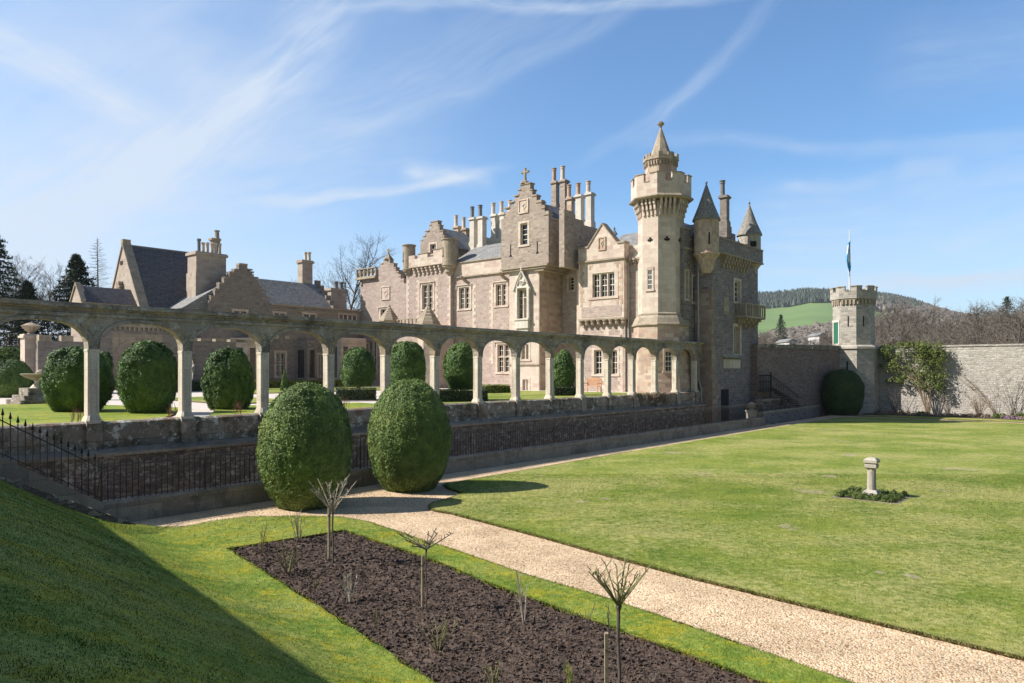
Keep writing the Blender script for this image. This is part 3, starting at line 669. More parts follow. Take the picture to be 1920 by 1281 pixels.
for k in range(KMIN, NK+1):
    u = U0+k*DU+.24; e = min(u+DU-.48, UR)
    mb = MB(); n = 6
    for i in range(n):
        a, b_ = u+(e-u)*i/n, u+(e-u)*(i+1)/n; za, zb = ZP-.02+.05*noise.noise((a*1.2, 3, 0)), ZP-.02+.05*noise.noise((b_*1.2, 3, 0))
        mb.add([(a, VA-.2, ZL), (b_, VA-.2, ZL), (b_, VA+.22, ZL), (a, VA+.22, ZL), (a, VA-.2, za-.05), (b_, VA-.2, zb-.05), (b_, VA-.1, zb), (a, VA-.1, za), (b_, VA+.22, zb), (a, VA+.22, za)],
               [(0, 1, 5, 4), (4, 5, 6, 7), (7, 6, 8, 9), (2, 3, 9, 8)])
    mb.build('parapet', M['parapet'], arc)
mb = MB(); mb.add([(UL, VA-.62, 1.36), (UR+1.2, VA-.62, 1.36), (UR+1.2, VA-.62, 1.45), (UL, VA-.62, 1.45), (UR+1.2, VA-.25, 1.575), (UL, VA-.25, 1.575), (UR+1.2, VA+.2, 1.575), (UL, VA+.2, 1.575), (UL, VA+.2, 1.36), (UR+1.2, VA+.2, 1.36)],
                  [(0, 1, 2, 3), (3, 2, 4, 5), (5, 4, 6, 7), (8, 9, 1, 0), (1, 9, 6, 4, 2)])
mb.build('ledge', M['plinth'], arc)
mb = MB(); mb.box((UL, VA-.52, -1.2), (UR+1.15, VA+.2, 1.358)); mb.build('retaining_wall', M['wall_dark'], arc)

uc_ = Uat(1222, VA-.25)
cr = thing('parapet_creeper', 'brown and green creeper spilling over the parapet near the mansion end', 'creeper', (uc_, VA-.2, 2.4))
P_ = []; N_ = []
for _ in range(90):
    a = uc_+rng.normal()*1.3; v = VA-.24-abs(rng.normal())*.12; z = 2.45-abs(rng.normal())*.35
    for _2 in range(40): d = rng.normal(size=3); d /= np.linalg.norm(d); P_.append((a+d[0]*.16, v+d[1]*.09, z+d[2]*.09)); N_.append(d)
trimesh('leaves', leaf_quads(np.array(P_), np.array(N_), .045, .8, .4)-np.array([uc_, VA-.2, 2.4]), M['dry'], cr)
for i_, (px_, lb_) in enumerate(((150, 'small reddish bare rose sprig just left of the first column'), (330, 'reddish bare rose twigs beside the second column'), (450, 'small bare rose twigs beside the third column'), (652, 'thin bare rose sprig behind the parapet between the two big yews'))):
    us1 = Uat(px_-6, VA+.6); o = thing('rose_sprig', lb_, 'rose bush', (us1, VA+.6, 2.35)); mb = MB(); rr = random.Random(i_)
    for _ in range(9):
        b_ = Vector((us1+rr.uniform(-.2, .2), VA+.6+rr.uniform(-.1, .1), 2.33)); e = b_+Vector((rr.uniform(-.18, .18), rr.uniform(-.15, .15), rr.uniform(.25, .6))); mb.tube([b_, (b_+e)/2+Vector((rr.uniform(-.04, .04), 0, 0)), e], [.009, .008, .005], 4)
        mb.tube([(b_+e)/2, (b_+e)/2+Vector((rr.uniform(-.12, .12), rr.uniform(-.1, .1), .16))], [.006, .004], 4)
    mb.build('stems', M['twig_red'], o, uv=False)

# ------------------------------------------------------------------ iron railing on its plinth, and the steps
VF = 20.0; UF0, UF1 = 7.05, 50.6
rail = thing('iron_railing', 'long black iron railing on a low stone plinth beside the gravel path', 'railing', (UF0, VF, 0))
mb = MB(); n = 60
for i in range(n):
    a, b_ = UF0+(UF1-UF0)*i/n, UF0+(UF1-UF0)*(i+1)/n
    w1, w2 = .02*noise.noise((a*.7, 0, 0)), .02*noise.noise((b_*.7, 0, 0))
    mb.add([(a, VF-.14+w1, -.3), (b_, VF-.14+w2, -.3), (b_, VF-.12+w2, .53), (a, VF-.12+w1, .53), (b_, VF-.06, .60+w2), (a, VF-.06, .60+w1), (b_, VF+.2, .60), (a, VF+.2, .60), (b_, VF+.2, -1), (a, VF+.2, -1)],
           [(0, 1, 2, 3), (3, 2, 4, 5), (5, 4, 6, 7), (7, 6, 8, 9)]+([(0, 3, 5, 7, 9)] if i == 0 else [])+([(1, 8, 6, 4, 2)] if i == n-1 else []))
mb.build('plinth', M['plinth'], rail)
def bar(mb, u, v, z0, z1, r=.010, spear=True):
    mb.tube([(u, v, z0), (u, v, z1-.10)], r, 5)
    if spear: mb.lathe(u, v, [(.006, z1-.125), (.020, z1-.095), (.013, z1-.05), (.001, z1)], 5)
n_p = 16; L_p = (UF1-UF0)/n_p
for i in range(n_p):
    a = UF0+i*L_p; mb = MB(); mb.box((a, VF-.012, 1.50), (a+L_p, VF+.012, 1.515)); mb.box((a, VF-.012, .67), (a+L_p, VF+.012, .682))
    nb = 18
    for j in range(1, nb): bar(mb, a+L_p*j/nb, VF, .59, 1.66, .013)
    mb.build('bar_panel', M['iron'], rail)
for i in range(n_p+1):
    a = UF0+i*L_p; mb = MB(); mb.box((a-.017, VF-.017, .58), (a+.017, VF+.017, 1.62)); mb.lathe(a, VF, [(.008, 1.62), (.028, 1.66), (.012, 1.70), (.024, 1.74), (.002, 1.80)], 6)
    mb.tube([(a, VF+.02, 1.4), (a, VF+.35, .62)], .009, 5)
    mb.build('post', M['iron'], rail)
steps = thing('garden_steps', 'stone steps climbing the grass bank beside the sloping iron handrail', 'steps', (7.2, 19.4, 0))
mb = MB(); pitch, rise = .40, .215
for k in range(11):
    u1 = 7.30-k*pitch; mb.box((u1-pitch-.03, 18.99, -.1), (u1, 19.93, (k+1)*rise-.001*k))
mb.build('treads', M['plinth'], steps)
sl = .545; ue = 7.62-(2.43-.07)/sl
mb = MB(); mb.extrude([(7.62, 18.84, -.2), (7.62, 18.84, .03), (ue, 18.84, 2.36), (-12, 18.84, 2.43), (-12, 18.84, -.2)], (0, .15, 0)); mb.build('stringer', M['wall_dark'], steps)
us_ = 7.05-(2.62-.60)/.62
mb = MB(); mb.extrude([(7.046, VF-.15, -.2), (7.046, VF-.15, .60), (us_, VF-.15, 2.62), (-12, VF-.15, 2.62), (-12, VF-.15, -.2)], (0, .36, 0)); mb.build('side_wall', M['plinth'], steps)
hr = thing('sloping_handrail', 'black iron handrail with arrow-tipped bars rising beside the stone steps', 'railing', (7.05, VF, .6))
zz = lambda u: .60+max(0, min(7.05-u, 7.05-us_))*.62
mb = MB()
for k in range(1, 46):
    u = 7.05-.152*k; z = zz(u); mb.tube([(u, VF, z-.03), (u, VF, z+.98)], .0145, 5); mb.lathe(u, VF, [(.008, z+.98), (.012, z+1.0), (.042, z+1.02), (.022, z+1.10), (.002, z+1.19)], 4, .3)
mb.build('bars', M['iron'], hr)
mb = MB(); pts = [(7.05, VF, 1.47), (us_, VF, 2.62+.87), (-.2, VF, 2.62+.87)]; mb.tube(pts, .014, 4); pts = [(7.05, VF, .70), (us_, VF, 2.72), (-.2, VF, 2.72)]; mb.tube(pts, .011, 4)
mb.build('rails', M['iron'], hr)

# the tall garden wall on the terrace behind the photographer: throws the shade over the bank
tdir = Vector((.66, -.75, 0)).normalized(); tn = Vector((-.75, -.66, 0))
gw = thing('terrace_wall', 'high rubble boundary wall standing on the terrace above the shaded grass bank', 'wall', (TOE[0], TOE[1], 2.3), 'world')
p0 = Vector((*TOE, 0))+tn*6.6-tdir*2.6; p1 = p0+tdir*48; th_ = tn*.5
mb = MB(); mb.extrude([p0+Vector((0, 0, 1.9)), p1+Vector((0, 0, 1.9)), p1+Vector((0, 0, 5.95)), p0+Vector((0, 0, 5.95))], th_); mb.build('masonry', M['garden_light'], gw)
mb = MB(); mb.extrude([p0-tn*.06+Vector((0, 0, 5.95)), p1-tn*.06+Vector((0, 0, 5.95)), p1-tn*.06+Vector((0, 0, 6.08)), p0-tn*.06+Vector((0, 0, 6.08))], th_+tn*.12); mb.build('coping', M['trim'], gw)

# ------------------------------------------------------------------ windows, chimneys and other makers for the buildings
def bx(mb, axis, c, a0, a1, z0, z1, d0, d1):
    """box on a facade: a along it, d measured inwards from plane c (negative = proud)"""
    if axis == 'u': mb.box((c+d0, a0, z0), (c+d1, a1, z1))
    else: mb.box((a0, c+d0, z0), (a1, c+d1, z1))
def window(par, axis, c, a0, a1, z0, z1, lights=2, rows=4, depth=.26, sur=.17, hood=True, mat='ashlar', bars=2, transom=None):
    if a0 > a1: a0, a1 = a1, a0
    if z0 > z1: z0, z1 = z1, z0
    mb = MB(); e = .05
    for (b0, b1) in ((a0-sur, a0+e), (a1-e, a1+sur)): bx(mb, axis, c, b0, b1, z0-.02, z1+.02, -.025, .03)
    bx(mb, axis, c, a0-sur, a1+sur, z1+.021, z1+.02+sur, -.025, .03); bx(mb, axis, c, a0-sur-.04, a1+sur+.04, z0-.16, z0-.021, -.07, .04)
    bx(mb, axis, c, a0, a0+e-.003, z0, z1, .031, depth); bx(mb, axis, c, a1-e+.003, a1, z0, z1, .031, depth)
    bx(mb, axis, c, a0+e, a1-e, z1-.05, z1, .031, depth); bx(mb, axis, c, a0+e, a1-e, z0, z0+.03, .031, depth)
    for i in range(1, lights):
        x = a0+(a1-a0)*i/lights; bx(mb, axis, c, x-.05, x+.05, z0+.03, z1-.05, .05, depth-.002)
    if transom: bx(mb, axis, c, a0+e, a1-e, z0+(z1-z0)*transom-.045, z0+(z1-z0)*transom+.045, .055, depth-.004)
    if hood:
        h = z1+.02+sur
        bx(mb, axis, c, a0-sur-.1, a1+sur+.1, h+.002, h+.09, -.12, .02)
        for s_ in (0, 1):
            x = a0-sur-.1 if s_ == 0 else a1+sur+.03; bx(mb, axis, c, x, x+.07, h-.35, h+.001, -.10, .02)
    wn = mb.build('window', M[mat], par)
    mb = MB(); wl = (a1-a0)/lights
    for i in range(lights):
        l, r = a0+wl*i+.05, a0+wl*(i+1)-.05
        bx(mb, axis, c, l, l+.045, z0+.03, z1-.05, depth-.07, depth-.01); bx(mb, axis, c, r-.045, r, z0+.03, z1-.05, depth-.07, depth-.01)
        for j in range(rows+1):
            z = z0+.03+(z1-z0-.08)*j/rows; t_ = .03 if j in (0, rows) or j*2 == rows else .016
            bx(mb, axis, c, l+.045, r-.045, max(z-t_, z0+.03), min(z+t_, z1-.05), depth-.06, depth-.012)
        for k in range(1, bars):
            x = l+(r-l)*k/bars; bx(mb, axis, c, x-.014, x+.014, z0+.03, z1-.05, depth-.058, depth-.014)
    mb.build('sash', M['sash'], wn)
    mb = MB()
    P = lambda a, z: (c+depth-.008, a, z) if axis == 'u' else (a, c+depth-.008, z)
    q = [P(a1, z0), P(a0, z0), P(a0, z1), P(a1, z1)]; mb.add(q if axis == 'u' else q[::-1], [(0, 1, 2, 3)]); mb.build('pane', M['glass'], wn)
    return wn
def chimney(par, px0, px1, u, ycap, ybase, pots, mat='ashlar', pot='potpale', dep=None):
    """a shaft seen between px0 and px1 on plane u, its pots given as (px, half width in px, top y)"""
    va, vb = Vat(px1, u), Vat(px0, u); vc = (va+vb)/2; zc, zb = Zat(ycap, u, vc), Zat(ybase, u, vc)
    wv = (vb-va)*.62; dp = dep or wv; um = u+dp/2; v0, v1 = vc-wv/2, vc+wv/2
    mb = MB(); mb.box((u, v0, zb-1.2), (u+dp, v1, zc-.28))
    for i, (e, z0, z1) in enumerate(((.06, zc-.28, zc-.21), (.12, zc-.21, zc-.10), (.05, zc-.10, zc))): mb.box((u-e, v0-e, z0), (u+dp+e, v1+e, z1))
    mb.box((u-.07, v0-.07, zb-1.19), (u+dp+.07, v1+.07, zb+.12)); mb.box((u-.03, v0-.03, zb+.12), (u+dp+.03, v1+.03, zb+.2))
    ch = mb.build('chimney', M[mat], par)
    for (pc, hw, yt) in pots:
        v = Vat(pc, um); zt = Zat(yt, um, v); r = hw*(um*CU+v*SU)/F
        mb = MB(); mb.lathe(um, v, [(r*1.1, zc-.01), (r*1.1, zc+.08), (r*.9, zc+.14), (r*.82, zt-.28), (r*1.0, zt-.25), (r*1.0, zt-.19), (r*.84, zt-.17), (r*.86, zt-.07), (r*1.12, zt-.05), (r*1.12, zt)], 10)
        mb.build('chimney_pot', M[pot], ch, smooth=False)
    return ch
def corbels(mb, axis, c, a0, a1, z0, z1, n, proj=.3, wd=.12):
    for i in range(n):
        a = a0+(a1-a0)*(i+.5)/n
        for (f0, f1, q) in ((0, .34, .35), (.34, .67, .68), (.67, 1, 1.0)):
            bx(mb, axis, c, a-wd, a+wd, z0+(z1-z0)*f0, z0+(z1-z0)*f1, -proj*q, .02)
def quoins(mb, axis, c, a, sgn, z0, z1, l=.42, h=.30, d=.014):
    z = z0; i = 0
    while z < z1-.05:
        e = l if i % 2 else l*.55; bx(mb, axis, c, min(a, a+sgn*e), max(a, a+sgn*e), z, min(z+h-.004, z1), -d, .05); z += h; i += 1
def copes(mb, axis, c, rects, th, over=.06, h=.09):
    """coping slabs on the top of every step of a crow-stepped gable"""
    for (a0, a1, z) in rects: bx(mb, axis, c, a0-over, a1+over, z, z+h, -over, th+over)

# ------------------------------------------------------------------ the mansion
G0 = 2.15
man = thing('mansion', 'large turreted baronial stone mansion with crow-stepped gables rising behind the arcade', 'mansion', (47, 40, G0))
def zF(py, px, c): v = Vat(px, c); return Zat(py, c, v)
def facade(par, c, rects, wins, th=.5, mat='pink', name='wall'):
    """rects and windows are given as seen: (px0, px1, ytop[, z0]) on plane u = c"""
    rr = [(Vat(r[1], c), Vat(r[0], c), r[3] if len(r) > 3 else G0, zF(r[2], (r[0]+r[1])/2, c)) for r in rects]
    hh = []; ww = []
    for (a, b_, y0, y1, kw) in wins:
        m_ = (a+b_)/2; q = (Vat(b_, c), Vat(a, c), zF(y1, m_, c), zF(y0, m_, c)); hh.append(q); ww.append((q, kw))
    mb = MB(); wallgrid(mb, 'u', c, rr, hh, th)
    o = mb.build(name, M[mat], par)
    for q, kw in ww: window(par, 'u', c, *q, **kw)
    return rr
def part(name, mat, par, fn):
    mb = MB(); fn(mb); return mb.build(name, M[mat], par)

# left stepped gable block (F)
cF = 47.5
rF = facade(man, cF, [(676, 764, 536), (676, 757, 527), (676, 751, 519), (704, 747, 511), (707, 742, 503), (712, 738, 495), (719, 731, 488)],
            [(713, 727, 580, 597, dict(lights=1, rows=2)), (690, 706, 640, 700, dict(lights=2, rows=4))])
part('wall_body', 'pink', man, lambda mb: (mb.box((cF+.5, rF[0][0]+.01, G0), (cF+9, rF[0][1]-.01, rF[2][3]-.6)), mb.box((46.9, rF[0][0]-1.5, G0), (cF+9, rF[0][0]+.02, 12.5))))
part('gable_coping', 'trim', man, lambda mb: copes(mb, 'u', cF, [(Vat(b_, cF), Vat(a, cF), zF(y, (a+b_)/2, cF)) for a, b_, y in
     ((757, 764, 536), (751, 757, 527), (747, 751, 519), (742, 747, 511), (738, 742, 503), (731, 738, 495), (719, 731, 488), (712, 719, 495))], .5, .04, .08))
vf = Vat(725, cF); zf_ = zF(488, 725, cF)
part('gable_finial', 'trim', man, lambda mb: (mb.lathe(cF+.25, vf, [(.5, zf_+.08), (.48, zf_+.2), (.12, zf_+.62), (.05, zf_+.7), (.1, zf_+.78), (.05, zf_+.84)], 6),
     mb.box((cF+.2, vf-.22, zf_+.93), (cF+.3, vf+.22, zf_+1.03)), mb.box((cF+.19, vf-.06, zf_+.8), (cF+.31, vf+.06, zf_+1.22))))
v0, v1 = Vat(707, cF), Vat(671, cF); z0, z1 = zF(521, 690, cF), zF(503, 690, cF)
def openwork(mb):
    mb.box((cF-.25, v0, z0), (cF+.15, v1, z0+.13)); mb.box((cF-.25, v0, z1-.1), (cF+.1, v1, z1))
    n = 5
    for i in range(n+1): a = v0+(v1-v0)*i/n; mb.box((cF-.2, a-.05, z0+.13), (cF+.05, a+.05, z1-.1))
    for i in range(n):
        a, b_ = v0+(v1-v0)*i/n, v0+(v1-v0)*(i+1)/n
        mb.tube([(cF-.08, a, z0+.13), (cF-.08, b_, z1-.1)], .05, 4); mb.tube([(cF-.08, b_, z0+.13), (cF-.08, a, z1-.1)], .05, 4)
    mb.box((cF-.35, v0-.02, z0-.16), (cF+.2, v1+.05, z0-.002)); mb.box((cF-.12, v1-.8, z0-.75), (cF+.1, v1-.5, z0-.35))
part('openwork_parapet', 'trim', man, openwork)
part('roof', 'slate', man, lambda mb: mb.extrude([(cF+.55, rF[0][0]+.05, rF[0][3]-.7), (cF+.55, vf, rF[4][3]), (cF+.55, rF[0][1], rF[0][3]-.7)], (8, 0, 0)))
def panel_px(par, c, a, b_, y0, y1, name='carved_panel', mat='ashlar'):
    v0, v1 = Vat(b_, c), Vat(a, c); m_ = (a+b_)/2; z0, z1 = zF(y1, m_, c), zF(y0, m_, c)
    mb = MB()
    for q in ((v0-.1, v1+.1, z1, z1+.1), (v0-.1, v1+.1, z0-.1, z0), (v0-.1, v0, z0+.002, z1-.002), (v1, v1+.1, z0+.002, z1-.002)): mb.box((c-.08, q[0], q[2]), (c+.02, q[1], q[3]))
    mb.box((c-.025, v0+.003, z0+.003), (c+.02, v1-.003, z1-.003))
    vm, zm = (v0+v1)/2, (z0+z1)/2; h = (z1-z0)*.36; ww = (v1-v0)*.32
    mb.extrude([(c-.06, vm-ww, zm+h), (c-.06, vm-ww, zm-h*.2), (c-.06, vm, zm-h), (c-.06, vm+ww, zm-h*.2), (c-.06, vm+ww, zm+h)], (.034, 0, 0))
    mb.tube([(c-.065, vm-ww*.5, zm+h*.5), (c-.08, vm+ww*.3, zm+h*.1), (c-.07, vm-ww*.2, zm-h*.4)], .045, 5)
    return mb.build(name, M[mat], par)
panel_px(man, cF, 716, 730, 539, 561)

# entrance block with round corner turrets (E)
cE = 46.8; top = 499
rE = facade(man, cE, [(762, 845, 500)], [(791, 812, 534, 580, dict(lights=2, rows=4)), (788, 812, 640, 700, dict(lights=2, rows=4))])
part('wall_body', 'pink', man, lambda mb: mb.box((cE+.5, rE[0][0]+.01, G0), (cE+10, rE[0][1]-.01, rE[0][3]-.01)))
for a_ in ((rE[0][0]+.02, 1, rE[0][3]-.6), (rE[0][1]-.02, -1, rE[0][3]-.6), (Vat(786, cE), 1, rE[0][3]-1.2), (Vat(816, cE), -1, rE[0][3]-1.2)): part('quoins', 'ashlar', man, lambda mb: quoins(mb, 'u', cE, a_[0], a_[1], 5, a_[2]))
zb, zt = zF(499, 803, cE), zF(477, 803, cE); va, vb = Vat(831, cE), Vat(776, cE)
part('corbel_table', 'ashlar', man, lambda mb: corbels(mb, 'u', cE, va, vb, zb-.78, zb, 7, .38, .11))
def parE(mb):
    mb.box((cE-.4, va-.3, zb), (cE-.02, vb+.3, zt-.35))
    mb.box((cE-.4, va-.3, zt-.35), (cE-.02, va+.95, zt+.25)); mb.box((cE-.4, va+1.75, zt-.35), (cE-.02, va+3.1, zt+.05)); mb.box((cE-.4, vb-.55, zt-.35), (cE-.02, vb+.3, zt+.02))
part('parapet', 'ashlar', man, parE)
part('parapet_coping', 'trim', man, lambda mb: (mb.box((cE-.46, va-.3, zt+.251), (cE+.04, va+1.0, zt+.32)), mb.box((cE-.46, va+1.7, zt+.051), (cE+.04, va+3.15, zt+.12)), mb.box((cE-.46, va-.3, zb-.06), (cE, vb+.3, zb-.002))))
for pc, r, y0, y1, yb in ((844, .80, 449, 500, 517), (767, .66, 460, 508, 520)):
    v = Vat(pc, cE+.15); q = lambda y: Zat(y, cE+.15, v)
    def tur(mb): mb.lathe(cE+.15, v, [(r*.30, q(yb)), (r*.34, q(yb)+.1), (r*.6, q(yb)+.3), (r*.62, q(y1)-.25), (r*.88, q(y1)-.1), (r*.9, q(y1)), (r, q(y1)+.06), (r, q(y1)+.12), (r*.95, q(y1)+.15), (r*.95, q(y0)-.12), (r*1.06, q(y0)-.1), (r*1.06, q(y0)), (r*.2, q(y0)+.06)], 22)
    t_ = part('corner_turret', 'trim', man, tur)
    part('arrow_slit', 'dark', t_, lambda mb: (mb.box((cE+.15-r*.955, v+.14, q(y0)-1.5), (cE+.15-r*.8, v+.20, q(y0)-.75)), mb.box((cE+.15-r*.955, v+.08, q(y0)-1.7), (cE+.15-r*.8, v+.26, q(y0)-1.55))))
cG = 48.2
rG = facade(man, cG, [(788, 838, 452, 11), (792, 833, 444, 11), (797, 830, 434, 11), (805, 824, 423, 11), (808, 821, 416, 11)],
            [(806, 818, 458, 476, dict(lights=1, rows=2, hood=False))], mat='grey_rubble')
part('gable_coping', 'trim', man, lambda mb: copes(mb, 'u', cG, [(Vat(b_, cG), Vat(a, cG), zF(y, (a+b_)/2, cG)) for a, b_, y in
     ((788, 792, 452), (792, 797, 444), (797, 805, 434), (805, 808, 423), (808, 821, 416), (821, 824, 423), (824, 830, 434), (830, 833, 444), (833, 838, 452))], .5, .05, .09))
vl, vr = Vat(785, cG), Vat(840, cG); vm = (vl+vr)/2; ze, zr = zF(462, 836, cG), zF(424, 815, cG)
part('roof', 'slate_pale', man, lambda mb: (mb.extrude([(cG+.5, vr-.3, ze-.1), (cG+.5, vm, zr), (cG+.5, vl+.3, ze-.1)], (9, 0, 0))))

# range with two windows between entrance block and tower (D)
cD = 47.2
rD = facade(man, cD, [(845, 962, 519)], [(860, 881, 539, 579, dict(lights=2, rows=4)), (929, 950, 533, 573, dict(lights=2, rows=4)),
            (932, 956, 646, 698, dict(lights=2, rows=5, transom=.55)), (868, 886, 650, 700, dict(lights=2, rows=5, transom=.55))])
zs = zF(521, 846, cD); ze = zF(496, 846, cD); vdl, vdr = Vat(845.5, cD), 39.0
part('wall_body', 'ashlar', man, lambda mb: (mb.box((cD-.02, vdr, zs-.25), (cD+.55, vdl, ze-.02)), mb.box((cD+.5, vdr, G0), (cD+7, vdl, zs))))
part('string_course', 'trim', man, lambda mb: (mb.box((cD-.16, vdr, zs-.12), (cD, vdl, zs)), mb.box((cD-.09, vdr, zs-.2), (cD, vdl, zs-.122)), mb.box((cD-.14, vdr, ze-.02), (cD+.5, vdl, ze+.06))))
part('roof', 'slate_pale', man, lambda mb: mb.extrude([(cD-.05, vdr, ze+.05), (cD+3.4, vdr, ze+2.1), (cD+6.5, vdr, ze+.05)], (0, vdl-vdr, 0)))
for pc, y in ((872, 520), (944, 513)):
    v = Vat(pc, cD); z = Zat(y, cD, v)
    part('gargoyle', 'trim', man, lambda mb: mb.tube([(cD+.1, v, z-.35), (cD-.25, v-.03, z-.18), (cD-.55, v-.07, z-.02), (cD-.72, v-.09, z-.10)], [.16, .15, .14, .07], 7))
for p, s_ in ((855.5, 1), (886, -1), (924.5, 1)): part('quoins', 'ashlar', man, lambda mb: quoins(mb, 'u', cD, Vat(p, cD), s_, 4.5, zs-.9, .42))

# tall gabled tower with oriel (C)
cC, cL = 45.0, 45.3
v_r, v_l = 35.2, Vat(940, cC); z_b = 12.44
rC = facade(man, cC, [(940, 1028.5, 403, z_b), (946, 1021, 391, z_b), (955, 1015, 380, z_b), (964, 1006, 368, z_b), (972, 998, 357, z_b), (976, 994, 346, z_b)],
            [(975, 990, 419, 459, dict(lights=1, rows=4, hood=False, bars=1))], mat='grey_rubble', th=.5)
part('gable_coping', 'trim', man, lambda mb: copes(mb, 'u', cC, [(Vat(b_, cC), Vat(a, cC), zF(y, (a+b_)/2, cC)) for a, b_, y in
     ((940, 946, 403), (946, 955, 391), (955, 964, 380), (964, 972, 368), (972, 976, 357), (976, 994, 346), (994, 998, 357), (998, 1006, 368), (1006, 1015, 380), (1015, 1021, 391), (1021, 1028.5, 403))], .5, .06, .10))
ztop = rC[0][3]; vm = (v_r+v_l)/2; zr = rC[3][3]-.1
part('wall_body', 'grey_rubble', man, lambda mb: mb.box((cC+.5, v_r+.01, z_b), (cC+9, v_l-.01, ztop-.35)))
part('roof', 'slate', man, lambda mb: (mb.extrude([(cC+.5, v_r-.12, ztop-.45), (cC+.5, vm, zr), (cC+.5, v_l+.1, ztop-.45)], (4.2, 0, 0)),
     mb.add([(cC+4.7, v_r-.12, ztop-.45), (cC+4.7, vm, zr), (cC+4.7, v_l, ztop-.45), (cC+9, vm, ztop-.45), (cC+9, v_r-.12, ztop-.45)], [(0, 3, 1), (1, 3, 2), (0, 4, 3)])))
part('eaves', 'trim', man, lambda mb: (mb.box((cC+.52, v_r-.14, ztop-.62), (cC+9, v_r, ztop-.46)), mb.box((cC-.10, v_r-.1, z_b-.14), (cC+9, v_l+.05, z_b-.001)), mb.box((cC+.0, v_r+.15, z_b-.3), (cC+5, v_l-.1, z_b-.142)), mb.box((cC+.1, v_r+.4, z_b-.5), (cC+4, v_r+1.3, z_b-.302))))
for pc in (957.5, 1007.5):
    v = Vat(pc, cC); z0 = zF(480 if pc < 990 else 474, pc, cC)
    part('arrow_slit', 'dark', man, lambda mb: (mb.box((cC-.012, v-.05, z0+.15), (cC+.1, v+.05, z0+.95)), mb.extrude([(cC-.012, v-.16, z0-.08), (cC-.012, v+.16, z0-.08), (cC-.012, v+.05, z0+.149), (cC-.012, v-.05, z0+.149)], (.1, 0, 0))))
panel_px(man, cC, 974.5, 989.5, 376, 398)
v = vm+.02; z = zF(345, 985, cC)
part('cross_finial', 'trim', man, lambda mb: (mb.lathe(cC+.25, v, [(.42, z+.08), (.40, z+.2), (.14, z+.42), (.09, z+.7), (.07, z+.78)], 8), mb.box((cC+.17, v-.08, z+.7), (cC+.33, v+.08, z+1.38)),
     mb.box((cC+.18, v-.32, z+.98), (cC+.32, v+.32, z+1.13)), mb.lathe(cC+.25, v-.3, [(.02, z+.92), (.12, z+1.0), (.12, z+1.12), (.02, z+1.2)], 6), mb.lathe(cC+.25, v+.3, [(.02, z+.92), (.12, z+1.0), (.12, z+1.12), (.02, z+1.2)], 6)))
vs0, vs1 = 36.2, Vat(955, cL)
rL = facade(man, cL, [(955, 1010.5, 500)], [(971, 990, 543, 597, dict(lights=2, rows=6, hood=False, sur=.12, transom=.72)), (977, 992, 646, 674, dict(lights=2, rows=3, hood=False)),
            (979, 991, 712, 733, dict(lights=2, rows=2, hood=False))], mat='ashlar', name='tower_wall')
part('tower_wall', 'mixed', man, lambda mb: mb.box((cL+.5, vs0+.001, G0), (50, vs1, z_b)))
part('tower_wall', 'mixed', man, lambda mb: wallgrid(mb, 'v', vs0-.02, [(cL+.02, 48.4, G0, z_b-.3)], [], .1))
# ogee hood and projecting sill box of the oriel window
va, vb = Vat(1001, cL), Vat(964, cL); vc = Vat(982.5, cL); zo = zF(543, 982, cL); za = zF(508, 982, cL)
def oriel(mb):
    mb.box((cL-.35, va+.35, zF(616, 982, cL)), (cL+.02, vb-.35, zF(601, 982, cL))); mb.box((cL-.42, va+.28, zF(601, 982, cL)), (cL+.02, vb-.28, zF(598, 982, cL)))
    mb.box((cL-.22, va+.45, zF(622, 982, cL)), (cL+.02, vb-.45, zF(616, 982, cL)-.002))
    for s_ in (-1, 1): mb.box((cL-.30, vc+s_*.62-.11, zF(598, 982, cL)), (cL+.02, vc+s_*.62+.11, zo+.1))
    mb.box((cL-.30, vc-.73, zo+.1), (cL+.02, vc+.73, zo+.26))
    pts = []
    for i in range(13):
        t_ = i/12; pts.append((vc+.80*(1-t_)**.9*(1.0 if t_ < .5 else 1.0), zo+.05+(za-zo-.1)*(t_**1.0 if t_ < .01 else (math.sin(t_*math.pi/2)*.72+.28*t_**4))))
    for s_ in (-1, 1):
        mb.tube([(cL-.32, vc+s_*(p[0]-vc), p[1]) for p in pts], .075, 6)
    mb.lathe(cL-.32, vc, [(.03, za-.1), (.15, za+.02), (.10, za+.12), (.14, za+.2), (.02, za+.33)], 7)
    for s_ in (-1, 1): mb.lathe(cL-.32, vc+s_*.82, [(.02, zo-.2), (.13, zo-.1), (.13, zo+.05), (.04, zo+.12)], 7)
    poly = [(cL-.2, vc-.62, zo+.262), (cL-.2, vc+.62, zo+.262), (cL-.2, vc+.45, zo+.75), (cL-.2, vc, za-.15), (cL-.2, vc-.45, zo+.75)]; mb.extrude(poly, (.2, 0, 0))
    rr = random.Random(4)
    for i in range(9): mb.tube([(cL-.26, vc, zo+.35), (cL-.29, vc+rr.uniform(-.35, .35), zo+.45+rr.random()*.35), (cL-.25, vc+rr.uniform(-.45, .45), zo+.35+rr.random()*.5)], .045, 5)
part('oriel', 'pale_stone', man, oriel)
part('string_course', 'trim', man, lambda mb: (mb.box((cL-.10, vs0-.10, 4.35), (cL-.001, vs1, 4.46)), mb.box((cL-.10, vs0-.12, 4.35), (50, vs0-.021, 4.46))))

